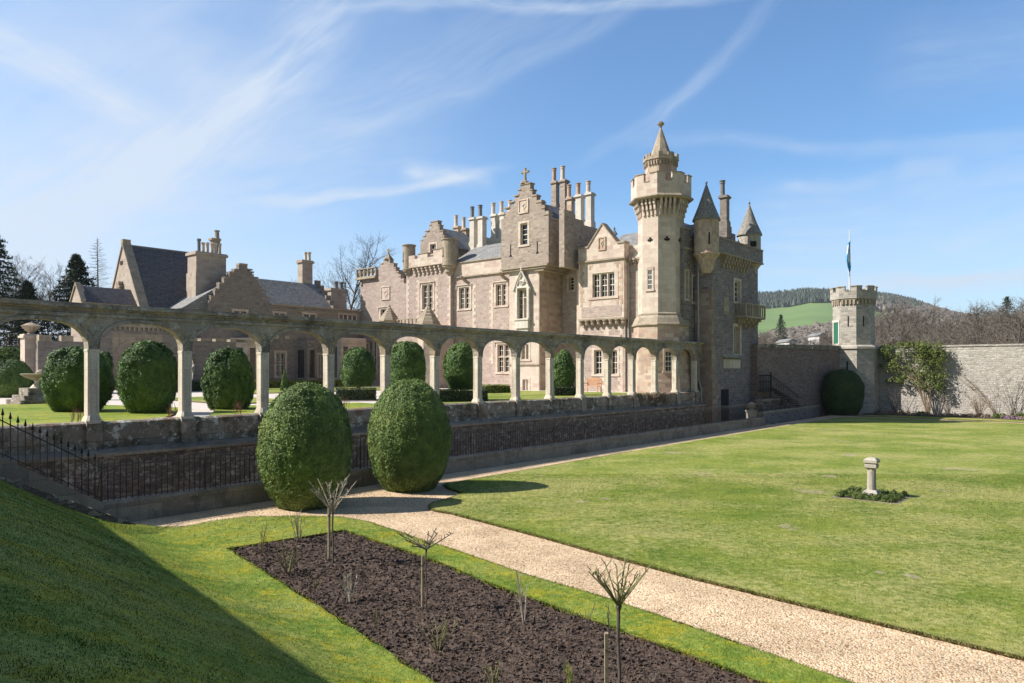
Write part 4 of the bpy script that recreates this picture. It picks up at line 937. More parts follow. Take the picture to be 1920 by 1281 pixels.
# recessed wall (B) between tower and bay, cream parapet
cB = 48.3
rB = facade(man, cB, [(1054, 1100, 493)], [(1066, 1077, 519, 544, dict(lights=1, rows=4, hood=False, bars=1))])
zb, zt = zF(493, 1070, cB), zF(468, 1070, cB)
part('parapet', 'ashlar', man, lambda mb: (mb.box((cB-.02, 31, zb), (cB+.5, 36.3, zt)), mb.box((cB+.5, 31, G0), (cB+4, 36.3, zt-.02))))
part('string_course', 'trim', man, lambda mb: (mb.box((cB-.12, 31, zb-.1), (cB, 36.18, zb)), mb.box((cB-.08, 31, zt), (cB+.55, 36.18, zt+.1))))

# gabled bay (A)
cA, cA2 = 46.25, 46.62
vA0, vA1 = 28.8, 32.95
zs = zF(489, 1130, cA); zc_ = zF(597, 1130, cA); zfl = zF(462, 1130, cA)
facade(man, cA, [(1085, 1170, 489, zc_)], [(1110, 1153, 512, 557, dict(lights=3, rows=4, hood=False, sur=.28))], name='bay_wall', mat='ashlar', th=.4)
part('bay_wall', 'ashlar', man, lambda mb: mb.box((cA+.4, vA0+.01, zc_), (47.4, vA1, zs)))
part('bay_gable', 'ashlar', man, lambda mb: mb.extrude([(cA-.06, vA0-.04, zs+.12), (cA-.06, vA1+.03, zs+.12), (cA-.06, vA1+.03, zfl), (cA-.06, Vat(1103, cA), zfl), (cA-.06, Vat(1130, cA), zF(421, 1130, cA)), (cA-.06, Vat(1158, cA), zfl+.05), (cA-.06, vA0-.04, zfl+.05)], (.6, 0, 0)))
part('bay_wall', 'ashlar', man, lambda mb: mb.box((cA+.541, vA0-.04, zs+.12), (47.5, vA1, zfl)))
def gcop(mb):
    P = [(vA1+.1, zfl), (Vat(1103, cA), zfl), (Vat(1130, cA), zF(421, 1130, cA)), (Vat(1158, cA), zfl+.05), (vA0-.1, zfl+.05)]
    for (a, b_) in zip(P[:-1], P[1:]):
        mb.extrude([(cA-.14, a[0], a[1]+.003), (cA-.14, b_[0], b_[1]+.003), (cA-.14, b_[0], b_[1]+.13), (cA-.14, a[0], a[1]+.13)], (.74, 0, 0))
    mb.box((cA-.16, vA0-.12, zs), (47.3, vA1+.1, zs+.118))
part('coping', 'trim', man, gcop)
panel_px(man, cA-.06, 1124, 1134, 447, 467, mat='mixed')
for p, s_ in ((1168, 1), (1088, -1), (1160, 1), (1104, -1)): part('quoins', 'mixed', man, lambda mb: quoins(mb, 'u', cA, Vat(p, cA), s_, zc_+1.0, zs-.1, .38, .34))
part('band', 'pink', man, lambda mb: mb.box((cA-.02, vA0+.25, zc_+.12), (cA+.05, vA1-.25, zc_+.95)))
part('corbel_table', 'trim', man, lambda mb: (mb.box((cA-.08, vA0-.05, zc_-.1), (cA+.5, vA1, zc_+.02)), [mb.lathe(cA+.12, vA0+.15+(vA1-vA0-.3)*i/7, [(.04, zc_-.5), (.13, zc_-.45), (.16, zc_-.3), (.10, zc_-.24), (.2, zc_-.2), (.22, zc_-.1)], 8) for i in range(8)]))
facade(man, cA2, [(1085, 1172, 599)], [(1113, 1129, 657, 702, dict(lights=1, rows=4, hood=False, bars=2)), (1144, 1158, 657, 702, dict(lights=1, rows=4, hood=False, bars=2))], mat='pink', th=.4)
part('wall_body', 'pink', man, lambda mb: mb.box((cA2+.4, 28.9, G0), (48, 33, zc_+.5)))
for p, s_ in ((1168, 1), (1088, -1), (1137, 1), (1137, -1)): part('quoins', 'ashlar', man, lambda mb: quoins(mb, 'u', cA2, Vat(p, cA2), s_, G0, zc_-.6, .45, .32))
part('lintel', 'ashlar', man, lambda mb: (mb.box((cA2-.1, 29.3, zF(637, 1130, cA2)), (cA2+.05, 32.5, zF(629, 1130, cA2)))))
# wall between bay and octagon
cW = 46.9
facade(man, cW, [(1160, 1215, 480)], [], mat='pink')
zb, zt = zF(482, 1188, cW), zF(461, 1188, cW)
part('parapet', 'ashlar', man, lambda mb: (mb.box((cW-.03, 25, zb), (cW+.5, 29.6, zt)), mb.box((cW-.12, 25, zb-.12), (cW+.02, 29, zb-.001)), mb.box((cW+.5, 25.2, G0), (58, 34, zt-.3))))
part('corbel_table', 'trim', man, lambda mb: corbels(mb, 'u', cW, 27.2, 28.75, zb-.6, zb-.12, 4, .4, .11))
part('roof', 'slate_pale', man, lambda mb: mb.extrude([(cW+.3, 25, zt), (cW+3.6, 25, zt+1.75), (cW+7, 25, zt)], (0, 6.5, 0)))
part('roof_finial', 'lead', man, lambda mb: mb.lathe(cW+3.0, Vat(1152, cW+3), [(.16, zt+1.3), (.16, zt+1.7), (.28, zt+1.72), (.05, zt+2.1), (.1, zt+2.2), (.02, zt+2.35)], 6))

# octagonal stair tower
OC = (47.45, 26.39); OY = 53.2; oz = lambda py: CAMZ+(HY-py)/F*OY
tw = part('stair_tower', 'mixed', man, lambda mb: mb.octo(*OC, [(2.02, G0-.2), (2.0, oz(716)), (1.88, oz(700)), (1.86, oz(613))]))
part('tower_shaft', 'ashlar', man, lambda mb: mb.octo(*OC, [(1.565, oz(592)), (1.55, oz(400)), (1.55, oz(385))]))
part('weathering', 'trim', tw, lambda mb: mb.octo(*OC, [(1.86, oz(613)+.002), (1.99, oz(612)), (1.99, oz(610)), (1.94, oz(608)), (1.78, oz(598)), (1.66, oz(594)), (1.68, oz(591)), (1.566, oz(589))]))
def facep(cx, cy, ap, k, s_, z, d=0):   # point on octagon face k (0 = +u) s along it
    a = math.pi/4*k; return (cx+math.cos(a)*(ap+d)-math.sin(a)*s_, cy+math.sin(a)*(ap+d)+math.cos(a)*s_, z)
def fbox(mb, cx, cy, ap, k, s0, s1, z0, z1, d0, d1):
    q = lambda s_, d, z: facep(cx, cy, ap, k, s_, z, d)
    mb.add([q(s0, d0, z0), q(s1, d0, z0), q(s1, d1, z0), q(s0, d1, z0), q(s0, d0, z1), q(s1, d0, z1), q(s1, d1, z1), q(s0, d1, z1)],
           [(0, 1, 2, 3), (7, 6, 5, 4), (4, 5, 1, 0), (5, 6, 2, 1), (6, 7, 3, 2), (7, 4, 0, 3)])
def battlement(par, cx, cy, ap, z0, z1, z2, th=.28, notch=.30, mat='ashlar', cope=True):
    T = math.tan(math.pi/8)
    def ring(mb):
        for k in range(8):
            S0, S1 = ap*T, (ap-th)*T
            def seg(s0, s1, t0, t1, za, zb_):
                q = lambda s_, d, z: facep(cx, cy, ap, k, s_, z, d)
                mb.add([q(s0, 0, za), q(s1, 0, za), q(t1, -th, za), q(t0, -th, za), q(s0, 0, zb_), q(s1, 0, zb_), q(t1, -th, zb_), q(t0, -th, zb_)],
                       [(3, 2, 1, 0), (4, 5, 6, 7), (0, 1, 5, 4), (1, 2, 6, 5), (2, 3, 7, 6), (3, 0, 4, 7)])
            seg(-S0, S0, -S1, S1, z0, z1); n_ = S0*notch
            seg(-S0, -n_, -S1, -n_, z1, z2); seg(n_, S0, n_, S1, z1, z2)
    part('battlement', mat, par, ring)
    if cope:
        def cp(mb):
            for k in range(8):
                S0 = (ap+.05)*T; n_ = ap*T*notch-.03
                for a, b_ in ((-S0, -n_), (n_, S0)): fbox(mb, cx, cy, ap, k, a, b_, z2+.002, z2+.07, -th-.04, .05)
                fbox(mb, cx, cy, ap, k, -n_, n_, z1+.002, z1+.05, -th-.02, .04)
        part('coping', 'trim', par, cp)
T8 = math.tan(math.pi/8)
battlement(man, *OC, 2.04, oz(378), oz(352), oz(337))
part('tower_corbels', 'ashlar', man, lambda mb: [[fbox(mb, *OC, 1.55, k, s_-.075, s_+.075, oz(411)+(oz(381)-oz(411))*f0, oz(381)-.0, 0 if f0 else -.02, .12+.36*f0) for f0 in (0, .33, .66)] for k in range(8) for s_ in (-.48, -.16, .16, .48)])
part('string_course', 'trim', man, lambda mb: mb.octo(*OC, [(1.66, oz(382)), (2.15, oz(381)), (2.21, oz(379)), (2.13, oz(376)), (2.05, oz(375))]))
part('tower_drum', 'mixed', man, lambda mb: mb.octo(*OC, [(1.08, oz(380)), (1.07, oz(306))]))
battlement(man, *OC, 1.21, oz(305), oz(299), oz(293), th=.16, notch=.4, mat='trim', cope=False)
part('drum_corbels', 'trim', man, lambda mb: (mb.octo(*OC, [(1.07, oz(313)), (1.10, oz(311)), (1.18, oz(306)), (1.24, oz(305)), (1.23, oz(303))]), [fbox(mb, *OC, 1.07, k, s_-.05, s_+.05, oz(315), oz(307), -.02, .13) for k in range(8) for s_ in (-.33, -.11, .11, .33)]))
sp = part('spire', 'trim', man, lambda mb: mb.octo(*OC, [(.98, oz(302)), (.74, oz(297)), (.72, oz(294)), (.05, oz(240)), (.04, oz(237))]))
part('finial', 'trim', sp, lambda mb: (mb.lathe(*OC, [(.05, oz(240)), (.12, oz(238.5)), (.06, oz(237.5)), (.16, oz(236)), (.26, oz(233.5)), (.27, oz(232)), (.14, oz(230.5)), (.17, oz(229.5)), (.08, oz(228.5))], 8)))
# windows and quatrefoils of the tower: lit face k=4 (-U), shaded diagonal k=5
def fwindow(k, s0, s1, z0, z1, ap):
    def fr(mb):
        for a, b_ in ((s0-.12, s0), (s1, s1+.12)): fbox(mb, *OC, ap, k, a, b_, z0, z1, -.1, .05)
        fbox(mb, *OC, ap, k, s0-.12, s1+.12, z1+.002, z1+.22, -.1, .06); fbox(mb, *OC, ap, k, s0-.18, s1+.18, z0-.14, z0-.002, -.1, .09)
    wn = part('window', 'ashlar', man, fr)
    part('pane', 'glass', wn, lambda mb: fbox(mb, *OC, ap, k, s0+.002, s1-.002, z0+.002, z1-.002, -.1, .006))
    def sa(mb):
        n_ = 4
        for i in range(n_+1): z = z0+(z1-z0)*i/n_; fbox(mb, *OC, ap, k, s0+.003, s1-.003, max(z-.022, z0+.003), min(z+.022, z1-.003), -.05, .022)
        for s_ in (s0+.003, s1-.043): fbox(mb, *OC, ap, k, s_, s_+.04, z0+.003, z1-.003, -.05, .02)
        fbox(mb, *OC, ap, k, (s0+s1)/2-.013, (s0+s1)/2+.013, z0+.003, z1-.003, -.05, .018)
    part('sash', 'sash', wn, sa)
fwindow(4, -.19, .19, oz(546), oz(511), 1.562)
fwindow(5, -.24, .24, oz(696), oz(660), 1.875)
for k, sc in ((4, 1), (5, 1), (6, 1)):
    def qf(mb):
        for (ds, dz) in ((-.13, 0), (.13, 0), (0, .13), (0, -.05)):
            mb.rings([[facep(*OC, 1.562, k, ds+.09*math.cos(2*math.pi*i/8), oz(456)+dz+.09*math.sin(2*math.pi*i/8), d) for i in range(8)] for d in (-.05, .012)])
    part('quatrefoil', 'dark', man, qf)

# wall beside the octagon and the dark end tower
vW = 24.55; uW1 = 49.25
zt = lambda py, px, v: Zat(py, Uat(px, v), v)
def wing(mb):
    za = zt(452, 1300, vW); wallgrid(mb, 'v', vW, [(47.5, uW1+.05, G0-2, za), (47.5, 48.5, za, za+.75)],
                                     [(Uat(1284.5, vW), Uat(1291, vW), zt(560, 1288, vW), zt(508, 1288, vW)), (Uat(1298, vW), Uat(1304.5, vW), zt(566, 1301, vW), zt(518, 1301, vW))], .5)
    mb.box((47.6, vW+.5, G0), (uW1, vW+5, za-.02))
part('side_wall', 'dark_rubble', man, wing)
window(man, 'v', vW, Uat(1298, vW), Uat(1304.5, vW), zt(566, 1301, vW), zt(518, 1301, vW), lights=1, rows=4, hood=False, sur=.1, bars=1)
window(man, 'v', vW, Uat(1284.5, vW), Uat(1291, vW), zt(560, 1288, vW), zt(508, 1288, vW), lights=1, rows=4, hood=False, sur=.08, bars=1)
za_ = zt(452, 1300, vW)
part('string_course', 'trim', man, lambda mb: (mb.box((47.55, vW-.12, za_-.75), (uW1-.02, vW+.02, za_-.62)), mb.box((48.5, vW-.06, za_+.001), (uW1-.02, vW+.5, za_+.09)), mb.box((47.5, vW-.06, za_+.751), (48.55, vW+.5, za_+.84))))
vT = 23.2; uT1 = Uat(1421, vT); vT2 = 31.0
zT = zt(459, 1370, vT)
d_w = [(1377, 1388, 527, 566, dict(lights=1, rows=4, hood=False)), (1376, 1388, 612, 664, dict(lights=1, rows=1, hood=False, depth=.4, bars=1))]
hol = [(Uat(a, vT), Uat(b_, vT), zt(y1, (a+b_)/2, vT), zt(y0, (a+b_)/2, vT)) for a, b_, y0, y1, k in d_w]
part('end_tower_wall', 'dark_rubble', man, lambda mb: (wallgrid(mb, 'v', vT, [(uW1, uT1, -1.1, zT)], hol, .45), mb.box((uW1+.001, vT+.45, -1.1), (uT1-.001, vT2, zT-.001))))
for q, (a, b_, y0, y1, kw) in zip(hol, d_w): window(man, 'v', vT, *q, **kw)
part('battered_base', 'dark_rubble', man, lambda mb: mb.extrude([(uT1-.02, vT+.02, -1.1), (uT1+.75, vT+.02, -1.1), (uT1+.35, vT+.02, 3.0), (uT1-.02, vT+.02, 8.5)], (0, 7, 0)))
part('buttress', 'mixed_shaded', man, lambda mb: (mb.box((uW1-.12, vT-.03, -1.1), (uW1+.55, vT+1.3, 9.9)), mb.box((uW1-.2, vT-.12, -1.1), (uW1+.7, vT+1.3, 3.1)), mb.extrude([(uW1-.2, vT-.12, 3.102), (uW1+.7, vT-.12, 3.102), (uW1+.55, vT-.035, 3.35), (uW1-.12, vT-.035, 3.35)], (0, .09, 0))))
zcb = zT-1.75
part('corbel_table', 'trim', man, lambda mb: corbels(mb, 'v', vT, Uat(1352, vT), Uat(1400, vT), zcb-.15, zcb+.75, 9, .42, .1))
part('parapet', 'dark_rubble', man, lambda mb: mb.box((uW1+.4, vT-.42, zcb+.86), (uT1, vT-.002, zT+.1)))
part('string_course', 'trim', man, lambda mb: (mb.box((uW1+.3, vT-.5, zcb+.75), (uT1, vT-.001, zcb+.858)), mb.box((uW1+.4, vT-.48, zT+.102), (uT1, vT+.05, zT+.19))))
for pc, Yc, rp, ya, yb0, yb1, ybt, fin in ((1324.5, 52.6, 24.0, 346, 415, 478, 505, 340), (1405, 59.0, 21.5, 384, 443, 497, 521, 377)):
    X = (pc-960)/F*Yc; cu, cv = xy2uv(X, Yc); r = rp/F*Yc; q = lambda y: CAMZ+(HY-y)/F*Yc
    ct = part('round_turret', 'tower_grey' if pc > 1400 else 'mixed', man, lambda mb: mb.lathe(cu, cv, [(r*.35, q(ybt)-.3), (r*.5, q(ybt)), (r*.56, q(ybt)+.1), (r*.74, q(yb1)-.35), (r*.78, q(yb1)-.3), (r*.95, q(yb1)-.08), (r*1.03, q(yb1)), (r*1.03, q(yb1)+.1), (r*.97, q(yb1)+.14), (r*.95, q(yb0))], 28))
    part('cone_roof', 'slate_cone', ct, lambda mb: mb.lathe(cu, cv, [(r*.96, q(yb0)), (r*1.08, q(yb0)+.01), (r*1.06, q(yb0)+.12), (r*.62, q(yb0)+(q(ya)-q(yb0))*.42), (r*.05, q(ya))], 28))
    part('finial', 'lead', ct, lambda mb: mb.lathe(cu, cv, [(.06, q(ya)-.1), (.05, q(ya)+.05), (.1, q(ya)+.12), (.06, q(ya)+.2), (.01, q(fin))], 8))
    a = math.atan2(-cv, -cu)+(.22 if pc < 1400 else .35)
    c_, s_ = math.cos(a), math.sin(a)
    def slit(mb):
        w_ = .05 if pc < 1400 else .24; h0, h1 = (q(462), q(440)) if pc < 1400 else (q(466), q(456))
        P = lambda t_, d, z: (cu+c_*(r*.96+d)-s_*t_, cv+s_*(r*.96+d)+c_*t_, z)
        mb.add([P(-w_, -.2, h0), P(w_, -.2, h0), P(w_, .015, h0), P(-w_, .015, h0), P(-w_, -.2, h1), P(w_, -.2, h1), P(w_, .015, h1), P(-w_, .015, h1)], [(0, 1, 2, 3), (7, 6, 5, 4), (4, 5, 1, 0), (5, 6, 2, 1), (6, 7, 3, 2), (7, 4, 0, 3)])
    part('arrow_slit', 'dark', ct, slit)
# balcony, plaque, ledge on the dark tower
ub0, ub1 = Uat(1379, vT), Uat(1416, vT); zb0, zb1 = zt(598, 1395, vT), zt(571, 1395, vT)
part('balcony', 'trim', man, lambda mb: (mb.box((ub0, vT-.85, zb0), (ub1, vT-.001, zb0+.16)), mb.box((ub0, vT-.85, zb1-.1), (ub1, vT-.7, zb1)), mb.box((ub0, vT-.7, zb1-.1), (ub0+.12, vT-.001, zb1)),
     [mb.box((ub0+(ub1-ub0-.1)*i/9, vT-.83, zb0+.16), (ub0+(ub1-ub0-.1)*i/9+(.1 if i % 3 else .2), vT-.74, zb1-.1)) for i in range(10)], [mb.box((ub0, vT-.7+.14*i, zb0+.16), (ub0+.07, vT-.65+.14*i, zb1-.1)) for i in range(5)],
     corbels(mb, 'v', vT, ub0+.1, ub1-.1, zb0-.62, zb0-.001, 4, .7, .1)))
part('plaque', 'column', man, lambda mb: (mb.box((Uat(1356, vT), vT-.06, zt(691, 1370, vT)), (Uat(1387, vT), vT, zt(674, 1370, vT))), mb.box((Uat(1358, vT), vT-.09, zt(689, 1370, vT)), (Uat(1385, vT), vT-.061, zt(688, 1370, vT))), mb.box((Uat(1358, vT), vT-.09, zt(676.5, 1370, vT)), (Uat(1385, vT), vT-.061, zt(675.5, 1370, vT)))))
part('ledge', 'trim', man, lambda mb: mb.extrude([(Uat(1353, vT), vT-.3, zt(671, 1370, vT)), (Uat(1353, vT), vT, zt(671, 1370, vT)), (Uat(1353, vT), vT, zt(664, 1370, vT))], (Uat(1390, vT)-Uat(1353, vT), 0, 0)))
part('blocked_window', 'trim', man, lambda mb: mb.box((Uat(1357, vT), vT-.03, zt(590, 1361, vT)), (Uat(1366, vT), vT+.01, zt(557, 1361, vT))))
part('basement_door', 'dark', man, lambda mb: mb.box((Uat(1352, vT), vT-.02, -.9), (Uat(1366, vT), vT+.01, zt(730, 1360, vT))))
def gstep(mb):
    vg = 25.6
    rs = [(Uat(a, vg), Uat(b_, vg), 10, zt(y, (a+b_)/2, vg)) for a, b_, y in ((1340, 1372, 420), (1340, 1379, 433), (1338, 1385, 446), (1335, 1390, 460))]
    wallgrid(mb, 'v', vg, rs, [], .6)
part('gable', 'dark_rubble', man, gstep)
part('roof', 'slate', man, lambda mb: (mb.extrude([(uW1+.6, vT+.6, zT-.2), (uW1+.6, (vT+vT2)/2, zT+2.2), (uW1+.6, vT2, zT-.2)], (uT1-uW1-1.4, 0, 0))))
# downpipes
for (P_) in ([(cD-.1, Vat(846, cD), zF(503, 846, cD)), (cD-.1, Vat(846, cD), G0)], [(cW-.12, Vat(1180, cW), zF(486, 1180, cW)), (cW-.12, Vat(1180, cW), G0)],
             [(uW1-.16, Vat(1311, uW1), zF(480, 1311, uW1)), (uW1-.16, Vat(1312, uW1), 3.2), (uW1-.3, Vat(1316, uW1)-.1, 2.6), (uW1-.3, Vat(1316, uW1)-.1, -1)],
             [(cC+3.6, v_r-.1, ztop-.5), (cC+3.6, v_r-.1, 13.8)]):
    mb = MB(); mb.tube(P_, .065, 8)
    x, y, z = P_[0]; mb.box((x-.13, y-.15, z-.05), (x+.13, y+.15, z+.25))
    for i in range(4): zz_ = z-(z-P_[1][2])*(i+.6)/4.2; mb.lathe(x, y, [(.067, zz_-.06), (.09, zz_-.05), (.09, zz_+.05), (.067, zz_+.06)], 8)
    mb.build('downpipe', M['pipe'], man)
# porch with two capped pinnacles in front of the left gables
cP = 44.6
zp = Zat(612, cP, Vat(765, cP))
part('porch', 'pink', man, lambda mb: (mb.box((cP, Vat(818, cP), G0), (cE, Vat(717, cP), zp-.1)), mb.box((cP-.1, Vat(818, cP)-.1, zp-.1), (cE, Vat(717, cP)+.1, zp))))
def pwork(mb):
    a, b_ = Vat(786, cP), Vat(745, cP); z1_ = Zat(597, cP, Vat(765, cP)); mb.box((cP-.05, a, z1_-.1), (cP+.12, b_, z1_))
    for i in range(7): x = a+(b_-a)*i/6; mb.box((cP-.03, x-.06, zp), (cP+.1, x+.06, z1_-.1))
part('openwork_parapet', 'trim', man, pwork)
for pc, hw, y0, y1 in ((730, 16.5, 603, 573), (803, 20, 610, 571)):
    v = Vat(pc, cP); r = 1.12*hw/F*(CU*cP+SU*v); q = lambda y: Zat(y, cP, v)
    pn = part('pinnacle', 'ashlar', man, lambda mb: mb.octo(cP, v, [(r*.86, G0), (r*.86, q(y0)-.05)]))
    part('cap', 'trim', pn, lambda mb: mb.octo(cP, v, [(r*.86, q(y0)-.1), (r*1.04, q(y0)-.02), (r*1.04, q(y0)+.1)]+[(r*(1.0-.17*i-e), q(y0)+.12+(q(y1)-q(y0)-.35)*(i+d)/5) for i in range(5) for e, d in ((0, 0), (.07, .8))]+[(r*.1, q(y1)-.15), (r*.14, q(y1)-.05), (.02, q(y1)+.12)]))
# chimneys
for args in [(848, 861, 52.5, 424, 446, [(855, 4, 404)], 'mixed'), (864, 876, 52.5, 428, 448, [(869.5, 4, 408)], 'mixed'),
             (878, 891, 50.5, 408, 457, [(885.5, 4, 388)], 'pale_stone', 'lead'), (893, 907, 50.5, 406, 461, [(900.5, 4.3, 385)], 'pale_stone', 'lead'),
             (918, 932, 52.0, 402, 447, [(925, 4.3, 381)], 'pale_stone'), (934, 947, 52.0, 399, 447, [(940.5, 4.1, 378)], 'pale_stone'), (950, 962, 52.0, 396, 447, [(956, 4.1, 376)], 'pale_stone'),
             (1031, 1045, 55, 340, 385, [(1039, 4.6, 316)], 'grey_rubble', 'pot'), (1047, 1062, 54, 337, 392, [(1055, 4.8, 312)], 'grey_rubble'),
             (1060, 1074, 52.5, 370, 405, [(1067, 4.6, 347)], 'mixed', 'pot'), (1076, 1092, 51.8, 365, 415, [(1084, 4.8, 344)], 'pale_stone', 'pot'),
             (1095, 1111, 51.5, 361, 418, [(1103, 5.0, 340)], 'pale_stone'), (1346, 1366, 54.5, 366, 418, [(1354.5, 5.2, 339)], 'range_rubble_shaded', 'lead')]:
    a = list(args); chimney(man, *a[:6], mat=a[6], pot=a[7] if len(a) > 7 else 'potpale')
part('chimney_base', 'pale_stone', man, lambda mb: (mb.box((51.9, Vat(964, 51.9), 13), (53.6, Vat(912, 51.9), Zat(447, 51.9, Vat(935, 51.9)))),))
part('gable', 'grey_rubble', man, lambda mb: wallgrid(mb, 'v', 33.4, [(Uat(a, 33.4), Uat(b_, 33.4), 12, zt(y, (a+b_)/2, 33.4)) for a, b_, y in ((1058, 1120, 421), (1058, 1094, 409), (1058, 1077, 395))], [], .5))

# ------------------------------------------------------------------ bench, pots in front of the bay
be = thing('garden_bench', 'orange-brown wooden garden bench by the bay of the mansion', 'bench', (44.6, Vat(1112, 44.6), 2.3))
bu, bv = 44.6, Vat(1111, 44.6)
part('seat', 'bench', be, lambda mb: [mb.box((bu-.3+.1*i, bv-.62, 2.72), (bu-.22+.1*i, bv+.62, 2.76)) for i in range(5)])
part('backrest', 'bench', be, lambda mb: ([mb.box((bu+.2, bv-.58+.098*i, 2.80), (bu+.23, bv-.53+.098*i, 3.2+.06*math.sin(math.pi*i/12))) for i in range(13)], mb.box((bu+.19, bv-.66, 3.2), (bu+.25, bv+.66, 3.3)), mb.box((bu+.19, bv-.4, 3.3), (bu+.25, bv+.4, 3.38))))
for s_ in (-1, 1):
    for d in (-.28, .22): part('leg', 'bench', be, lambda mb: mb.box((bu+d-.03, bv+s_*.62-.035, 2.3), (bu+d+.03, bv+s_*.62+.035, 2.95 if d < 0 else 3.3)))
    part('armrest', 'bench', be, lambda mb: mb.box((bu-.32, bv+s_*.62-.045, 2.95), (bu+.25, bv+s_*.62+.045, 3.0)))

# ------------------------------------------------------------------ courtyard range, chapel, gate arch
VR = 62.0
zR = lambda py, px, v=VR: Zat(py, Uat(px, v), v)
rg = thing('courtyard_range', 'long low stone service range with a stepped gable and slate roofs across the courtyard', 'building', (38, VR, 2.2))
uL_, uR_ = Uat(392, VR), 47.2
zpar = zR(571, 500)
wn_ = [(517, 535, 661, 706), (596, 606, 665, 706)]
def rng_wall(mb):
    st = [(395, 505, 558), (403, 498, 545), (411, 491, 533), (420, 484, 522), (430, 476, 512), (439, 473, 507), (448, 464, 497)]
    rs = [(uL_, uR_, 2.2, zpar)]+[(Uat(a, VR), Uat(b_, VR), zpar-.5, zR(y, (a+b_)/2)) for a, b_, y in st]
    wallgrid(mb, 'v', VR, rs, [(Uat(a, VR), Uat(b_, VR), zR(y1, a), zR(y0, a)) for a, b_, y0, y1 in wn_], .5)
    mb.box((uL_+.02, VR+.5, 2.2), (uR_-.02, VR+7, zpar-.6))
part('wall', 'range_rubble_shaded', rg, rng_wall)
for a, b_, y0, y1 in wn_: window(rg, 'v', VR, Uat(a, VR), Uat(b_, VR), zR(y1, a), zR(y0, a), lights=2, rows=4, hood=False, transom=.62)
for a, b_, y0, y1 in ((437, 463, 583, 589), (513, 535, 587, 604), (568, 592, 589, 604), (635, 668, 590, 608)):
    q = (Uat(a, VR), Uat(b_, VR), zR(y1, a), zR(y0, a)); n_ = 2 if a < 600 else 4
    f_ = part('window', 'ashlar', rg, lambda mb: (mb.box((q[0]-.15, VR-.03, q[3]+.002), (q[1]+.15, VR+.02, q[3]+.2)), mb.box((q[0]-.15, VR-.05, q[2]-.14), (q[1]+.15, VR+.02, q[2]-.002)), [mb.box((q[0]+(q[1]-q[0])*i/n_-.07, VR-.03, q[2]), (q[0]+(q[1]-q[0])*i/n_+.07, VR+.02, q[3])) for i in range(n_+1)]))
    part('pane', 'glass', f_, lambda mb: mb.box((q[0], VR-.012, q[2]+.002), (q[1], VR+.02, q[3]-.002)))
part('parapet_coping', 'trim', rg, lambda mb: (mb.box((Uat(508, VR), VR-.12, zpar-.02), (uR_, VR+.5, zpar+.12)), mb.box((Uat(508, VR), VR-.07, zpar-.45), (uR_, VR+.02, zpar-.36))))
part('gable_coping', 'trim', rg, lambda mb: [bx(mb, 'v', VR, Uat(a, VR), Uat(b_, VR), zR(y, (a+b_)/2), zR(y, (a+b_)/2)+.14, -.06, .56) for a, b_, y in
     ((395, 403, 558), (403, 411, 545), (411, 420, 533), (420, 430, 522), (430, 439, 512), (439, 448, 507), (448, 464, 497), (464, 473, 507), (473, 476, 512), (476, 484, 522), (484, 491, 533), (491, 498, 545), (498, 505, 558))])
ug = Uat(452, VR); ul = Uat(343, VR+.3); zrg = zR(514, 452); zeg = zR(577, 345)
part('roof', 'slate_pale', rg, lambda mb: (mb.extrude([(ul, VR+.5, zeg), (ug, VR+.5, zrg), (ug+4.2, VR+.5, zeg)], (0, 12, 0))))
u0, u1 = Uat(470, VR+3), 46; zr2 = Zat(524, Uat(500, VR+3.5), VR+3.5)
part('roof', 'slate_pale', rg, lambda mb: mb.extrude([(u0, VR+.45, zpar-.1), (u0, VR+3.5, zr2), (u0, VR+7, zpar-.1)], (Uat(602, VR+3)-u0, 0, 0)))
part('side_gable', 'range_rubble_shaded', rg, lambda mb: [mb.box((Uat(600, VR+3)-.1, VR+.5+.62*i, zpar-.3), (Uat(600, VR+3)+.5, VR+7-.62*i, zpar+.3+(zr2-zpar)*(i+.3)/5)) for i in range(6)])
def vch(px0, px1, v, ycap, ybase, pots, dep, mat='ashlar_dull', sh=None):
    u0, u1 = Uat(px0, v), Uat(px1, v); um = (u0+u1)/2; z = lambda y: Zat(y, um, v)
    ch = part('chimney', mat, rg, lambda mb: (mb.box((u0, v, z(ybase)-1.5), (u1, v+dep, z(ycap)-.3)), mb.box((u0-.14, v-.14, z(ycap)-.3), (u1+.14, v+dep+.14, z(ycap)-.08)), mb.box((u0-.06, v-.06, z(ycap)-.08), (u1+.06, v+dep+.06, z(ycap))), mb.box((u0-.08, v-.08, z(ybase)-1.5), (u1+.08, v+dep+.08, z(sh or ybase)))))
    for pc, hw, yt in pots:
        u = Uat(pc, v+dep/2); zt_ = Zat(yt, u, v+dep/2); zc_ = z(ycap); r = hw/F*(CU*u+SU*v)
        part('chimney_pot', 'lead' if hw > 3.4 else 'potpale', ch, lambda mb: mb.lathe(u, v+dep/2, [(r*1.1, zc_-.01), (r*.85, zc_+.12), (r*.85, zt_-.2), (r*1.1, zt_-.17), (r*1.1, zt_)], 10))
vch(368, 424, VR+2.0, 474, 560, [(373, 3.6, 448), (381, 3.3, 455), (389, 3.3, 455), (397.5, 3.3, 456), (404, 3.2, 456), (412, 3.2, 457)], 1.7, sh=513)
cz = Zat(452, Uat(408, VR+3.4), VR+3.4)
part('chimney_cap', 'trim', rg, lambda mb: (mb.box((Uat(399, VR+3.2), VR+3.2, cz-1.1), (Uat(413, VR+3.2), VR+3.7, cz)), mb.box((Uat(397, VR+3.1), VR+3.1, cz), (Uat(415, VR+3.1), VR+3.8, cz+.18)), mb.lathe(Uat(407, VR+3.4), VR+3.4, [(.3, cz+.18), (.2, cz+.35), (.2, cz+.85), (.26, cz+.9), (.26, cz+.98)], 8)))
